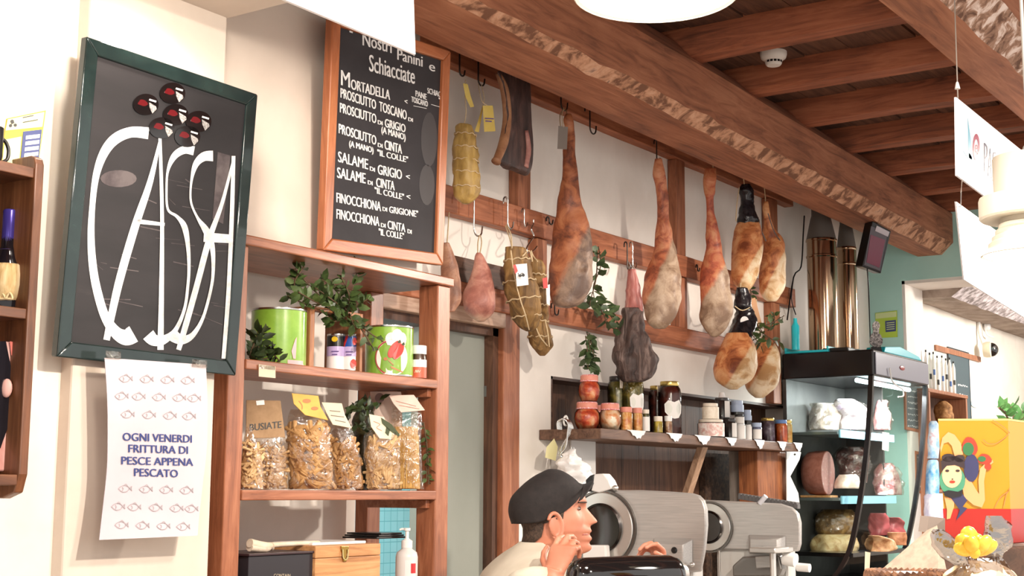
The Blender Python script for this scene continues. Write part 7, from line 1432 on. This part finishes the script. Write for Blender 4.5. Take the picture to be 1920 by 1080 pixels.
art('eye_print', flat('print_dark_hair', (52, 40, 44), .4), [blob(592, 412, 13, 8, 12), blob(658, 412, 14, 8, 12), blob(625, 465, 6, 4, 8)], .0046, fo)
art('mouth_print', flat('print_red', (188, 58, 40), .4), [blob(624, 482, 19, 9, 14)], .0046, fo)
art('collar_print', flat('print_black', (30, 28, 34), .4), [[(570, 545), (600, 535), (660, 545), (690, 530), (684, 570), (620, 585), (575, 570)]], .0046)
for ln in ([(880, 92), (940, 130), (1000, 170), (1060, 172)], [(1000, 170), (960, 200), (900, 240), (850, 240), (820, 215)], [(895, 640), (930, 580), (980, 540), (990, 520)], [(950, 640), (965, 570), (990, 530)]): 
    b = MB(); strip(b, plY, [z_(min(x, 985), y) for x, y in ln], 1.5, .0026); b.build('line_print', flat('print_ochre', (180, 120, 70), .4), t)
t2 = thing('wooden_crate', 'dark brown wooden crate under the yellow carton', 'crate', (cc_.x, cc_.y, KZ)); b = MB(); u_ = (pc[2] - pc[3]).normalized(); c_ = V((cc_.x, cc_.y, (KZ + zb_) / 2 )); b.obox(c_ + fwd * .02 + u_ * .05, u_ * .30, fwd * .22, V((0, 0, zb_ - KZ - .0016))); b.build('crate', WD_DARK_X, t2, bevel=.003)
# cardboard
CB = mottle('cardboard_pale', [(.4, (146, 130, 114)), (.6, (162, 146, 128))], 60, .8, .05)
t = thing('cardboard_box', 'open pale cardboard box flap leaning below the fridge at the bottom right', 'box', PD(1700, 1080, 2.25)); t.location.z = KZ
b = MB(); q = [PD(1625, 1092, 2.3), PD(1738, 994, 2.32), PD(1757, 985, 2.30), PD(1776, 1075, 2.2), PD(1760, 1100, 2.18), PD(1640, 1110, 2.26)]; b.prism(q, FH * .004 - ZU * .002); b.build('flap', CB, t)
b = MB(); q = [PD(1640, 1110, 2.26), PD(1760, 1100, 2.18), PD(1762, 1180, 2.18), PD(1642, 1190, 2.26)]; b.prism(q, FH * .004); b.zmin = KZ; b.build('side', CB, t)
t = thing('small_box', 'small grey beige box lid above the cardboard flap', 'box', PD(1757, 990, 2.4)); b = MB(); q = [PD(1742, 968, 2.33), PD(1772, 972, 2.31), PD(1772, 1000, 2.31), PD(1738, 998, 2.33)]; b.prism(q, FH * .05); b.build('box', flat('box_taupe', (150, 138, 130), .7), t)
t = thing('wicker_basket', 'wicker basket rim lined with white paper at the bottom edge', 'basket', PD(1705, 1085, 2.0)); t.location.z = KZ
b = MB(); c = PD(1702, 1092, 2.0); n = 40
for k in range(n): 
    a0 = 2 * math.pi * k / n; p0 = c + RH * .055 * math.cos(a0) + FH * .05 * math.sin(a0) + ZU * .014; p1 = c + RH * .058 * math.cos(a0 + .3) + FH * .053 * math.sin(a0 + .3) + ZU * .004; b.tube([p0, p1], .006, 6)
b.lathe(V((c.x, c.y, KZ)), [(.045, 0), (.054, c.z - KZ)], 30); b.build('rim', mottle('wicker', [(.4, (84, 52, 34)), (.6, (140, 96, 64))], 60, .6, .3), t, smooth=40)
b = MB(); b.ellipsoid(c + ZU * .004, RH * .047, FH * .043, ZU * .012); b.build('paper', PAPER, t, smooth=180)
# cellophane gift with a yellow bow
CELLO = film('cellophane', (206, 196, 190), .30, .10, 30)
gc = PD(1832, 1090, 1.95)
t = thing('gift_basket', 'cellophane wrapped gift with a yellow bow in front of the yellow carton', 'gift', (gc.x, gc.y, KZ))
b = MB(); b.loft([(1052, 1800, 1868), (1066, 1786, 1890), (1090, 1770, 1905), (1130, 1776, 1900), (1190, 1790, 1885)], 0, depth=1.95, dr=.8, seg=30, sub=4, bump=.006, bs=40); b.zmin = KZ + .001; b.build('filling', mottle('gift_cream', [(.4, (206, 184, 140)), (.6, (236, 222, 190))], 40, .6, .3), t, smooth=180)
for pts_, ph in (([(1060, 1792, 1818), (1045, 1768, 1812), (1025, 1748, 1800), (1005, 1746, 1782), (992, 1750, 1768)], 0), ([(1060, 1838, 1866), (1040, 1846, 1886), (1015, 1846, 1898), (990, 1846, 1896), (967, 1852, 1880)], 1)):
    b = MB(); b.loft([(y, x0, x1) for y, x0, x1 in pts_], 0, depth=1.93 + .04 * ph, dr=.25, seg=26, sub=5, bump=.012, bs=40); b.build('cellophane_flare', CELLO, t, smooth=30)
    b = MB(); b.loft([(y, x0 + 6, x1 - 6) for y, x0, x1 in pts_], 0, depth=1.955 + .04 * ph, dr=.15, seg=20, sub=4, bump=.01, bs=50); b.build('inner_foil', mottle('foil_brown', [(.4, (52, 42, 38)), (.6, (92, 78, 70)), (.75, (150, 136, 126))], 30, .2, .6), t, smooth=40)
b = MB(); b.loft([(1044, 1800, 1870), (1070, 1780, 1895), (1100, 1764, 1910), (1190, 1784, 1892)], 0, depth=1.95, dr=.82, seg=30, sub=4, bump=.008, bs=50); b.zmin = KZ + .001; b.build('cellophane_wrap', CELLO, t, smooth=40)
YB = mottle('ribbon_yellow', [(.4, (206, 160, 34)), (.6, (228, 196, 76))], 30, .35, .2)
kc = PD(1822, 1034, 1.88)
for a, L, w, tl_ in ((2.3, .030, .012, .4), (1.75, .036, .013, .2), (1.2, .026, .011, .3), (2.85, .026, .009, .5), (.35, .034, .010, .4), (.75, .030, .010, .9), (2.0, .024, .010, 1.3)):
    d = RH * math.cos(a) + ZU * math.sin(a) * .9; o = kc + d * L * .5 - FH * .012 * tl_; sd_ = d.cross(FH).normalized(); b = MB(); b.ellipsoid(o, sd_ * w, d * L * .55, -FH * .009 + ZU * .004, 14, 10); b.build('bow_loop', YB, t, smooth=180)
b = MB(); b.ellipsoid(kc - FH * .012, RH * .008, FH * .007, ZU * .009); b.build('bow_knot', YB, t, smooth=180)
plant = sprig('potted_plant', 'green leafy plant top above the right end of the yellow carton', 'plant', [[(1895, 800, 0.90), (1885, 775, 0.90), (1874, 765, 0.90)], [(1900, 800, 0.90), (1900, 775, 0.90), (1896, 764, 0.90)], [(1908, 800, 0.90), (1914, 778, 0.90), (1922, 766, 0.90)], [(1900, 800, 0.90), (1912, 790, 0.90), (1930, 775, 0.90)]], 9, .034, 51, mat_=mottle('plant_green', [(.3, (40, 84, 40)), (.6, (84, 134, 74)), (.8, (150, 186, 130))], 22, .4, .2))
c = P(1901, 800, 0.90); plant.location = plant.location
b = MB(); b.lathe((c.x, c.y, KZ), [(.05, .0005), (.055, .02), (.045, .12), (.04, c.z - KZ - .02), (.055, c.z - KZ), (.045, c.z - KZ - .002), (.001, c.z - KZ - .01)], 28); b.build('vase', flat('vase_clay', (150, 96, 70), .5), plant, smooth=50)

# ------------------------------------------------------------------ hanging signs and lamps
SIGNW = flat('sign_white', (240, 238, 240), .45)
def sign(label, pl, quad, wires, sp=True):
    t = thing('hanging_sign', label, 'sign', pl.at(*quad[0])); r = Rect(pl, quad) if False else None
    b = MB(); b.prism([pl.at(*q) for q in quad], -pl.n * .006); b.build('panel', SIGNW, t)
    for w in wires: b = MB(); b.tube(w, .0018, 6); b.build('wire', flat('wire_grey', (150, 140, 130), .4), t)
    return t
pS = 1.12; plS = Plane((0, pS, 0), (0, -1, 0)); X1 = P(1960, 300, pS).x
up = lambda x, y, z=3.0: [plS.at(x, y, -.003), V((plS.at(x, y).x, plS.at(x, y).y, 3.06))]
tl, bl = plS.at(1793, 182), plS.at(1795, 329)
t = sign('upper white hanging sign with blue and red logo and letters PAST', plS, [(1793, 182), (1960, 318), (1960, 452), (1795, 329)], [up(1798, 186), up(1950, 312)])
b = MB(); k = plS.at(1797, 160, -.003); b.lathe(k, [(.008, -.01), (.004, .008), (.001, .012)], 12); b.build('wire_stop', WHITEP, t, smooth=40)
b = MB(); poly(b, plS, [(1814, 222), (1820, 262), (1822, 300), (1816, 296)], .001); poly(b, plS, [(1805, 283), (1818, 288), (1832, 312), (1842, 314), (1833, 317), (1820, 304)], .001); b.build('blue_logo', flat('logo_blue', (120, 176, 196), .4), t)
b = MB(); n = 28; rg = [[plS.at(1830 + rx * math.cos(2 * math.pi * k / n), 276 + ry * math.sin(2 * math.pi * k / n), o) for k in range(n)] for rx, ry, o in ((6.6, 25, .001), (3.6, 15, .001))]; b.rings(rg, cap=False); o = b.build('red_ring', flat('logo_red', (150, 40, 74), .4), t)
b = MB(); T(b, plS, 'e', 1828, 286, 1833, 288, 24, .0012); b.build('ring_letter', flat('logo_red', (150, 40, 74), .4), o)
for lns in (([(1846, 324), (1845.5, 268)], [(1845.5, 269), (1850, 276), (1850, 292), (1846, 297)]), ([(1853, 331), (1855.5, 278), (1859, 335)], [(1853.5, 312), (1858, 316)]), ([(1866.5, 288), (1863, 286), (1862, 298), (1866, 320), (1865, 340), (1861, 338)],), ([(1873, 350), (1873, 296)], [(1868, 292), (1878, 300)])):
    b = MB()
    for ln in lns: strip(b, plS, ln, 1.7, .0014, sub=2)
    b.build('letter', flat('sign_ink', (70, 70, 96), .5), t)
plS2 = Plane((0, pS, 0), (.12, -1, -.10))
t = sign('lower white hanging sign with faint red ring, hung below the upper one', plS2, [(1793, 378), (1960, 500), (1960, 620), (1808, 524)], [[plS.at(1806, 337, -.003), plS.at(1804, 360, -.003), plS2.at(1803, 388, -.003)]])
b = MB(); rg = [[plS2.at(1833 + rx * math.cos(2 * math.pi * k / n), 464 + ry * math.sin(2 * math.pi * k / n), o) for k in range(n)] for rx, ry, o in ((6, 21, .001), (4.4, 17, .001))]; b.rings(rg, cap=False); b.build('red_ring', flat('logo_rose', (214, 130, 140), .5), t)
pL = 1.5; plL = Plane((0, pL, 0), (0, -1, 0))
t = sign('white hanging sign at the top edge of the picture, in front of the menu board', plL, [(345, -220), (774, -60), (779, 102), (345, -80)], [[plL.at(770, -58, -.003), V((plL.at(770, -58).x, pL, 3.25))], [plL.at(360, -210, -.003), V((plL.at(360, -210).x, pL, 3.25))]])
SHD = flat('lamp_shade_white', (196, 188, 172), .5)
def pendant(label, c, k):
    """shade of three stacked rings; c is the middle of its lower rim"""
    t = thing('pendant_lamp', label, 'lamp', c); c = V(c)
    b = MB(); b.lathe(c, [(.001, .215 * k), (.074 * k, .215 * k), (.076 * k, .212 * k), (.076 * k, .122 * k)], 40); b.build('cap', SHD, t, smooth=40)
    b = MB(); b.lathe(c, [(.076 * k, .128 * k), (.106 * k, .126 * k), (.108 * k, .120 * k), (.108 * k, .082 * k), (.104 * k, .078 * k), (.066 * k, .080 * k)], 44); b.build('ring', SHD, t, smooth=40)
    b = MB(); pr = [(.064 * k, .084 * k)]
    for i in range(5): z = .07 * k - .014 * k * i; r = .066 * k + .0075 * k * i; pr += [(r, z), (r + .003 * k, z - .002), (r + .003 * k, z - .010 * k)]
    pr += [(.108 * k, 0), (.106 * k, -.002)]; b.lathe(c, pr, 44, cap=False); b.build('cone', SHD, t, smooth=30)
    b = MB(); b.lathe(c, [(.001, -.016 * k), (.06 * k, -.012 * k), (.098 * k, .0), (.104 * k, .004), (.001, .006)], 44); b.build('diffuser', flat('diffuser_glow', (255, 250, 242), .5, emit=9), t, smooth=60)
    b = MB(); b.tube([c + ZU * .215 * k, V((c.x, c.y, 3.02 if c.y > .9 else 3.3))], .004, 8); b.lathe(c + ZU * .215 * k, [(.012, 0), (.012, .02), (.006, .03)], 14); b.build('cable', flat('cable_grey', (160, 156, 150), .5), t, smooth=40)
    return t
pendant('white stepped pendant lamp at the right edge, in front of the hanging signs', PD(1938, 478, 3.0), 1.0)
pendant('glowing white pendant lamp cut by the top edge in front of the big beam', PD(1230, -9, 2.6), 1.42)
t = thing('smoke_detector', 'white round smoke detector on the ceiling between two joists', 'detector', PZ(1450, 104, 3.358)); c = PZ(1450, 98, 3.3595); s = ppm(c)
b = MB(); r = 25 / s; b.lathe(c, [(r, 0), (r, -.012), (r * .92, -.026), (r * .66, -.036), (r * .60, -.050), (r * .5, -.056), (.001, -.057)], 36); b.build('housing', flat('detector_white', (226, 222, 214), .4), t, smooth=40)
b = MB()
for k in range(-2, 3): a = CANG + k * .42; b.patch(c, r * .665, -.047, -.038, a - .15, a + .15, 4)
b.build('vent_slots', BLACKP, t)
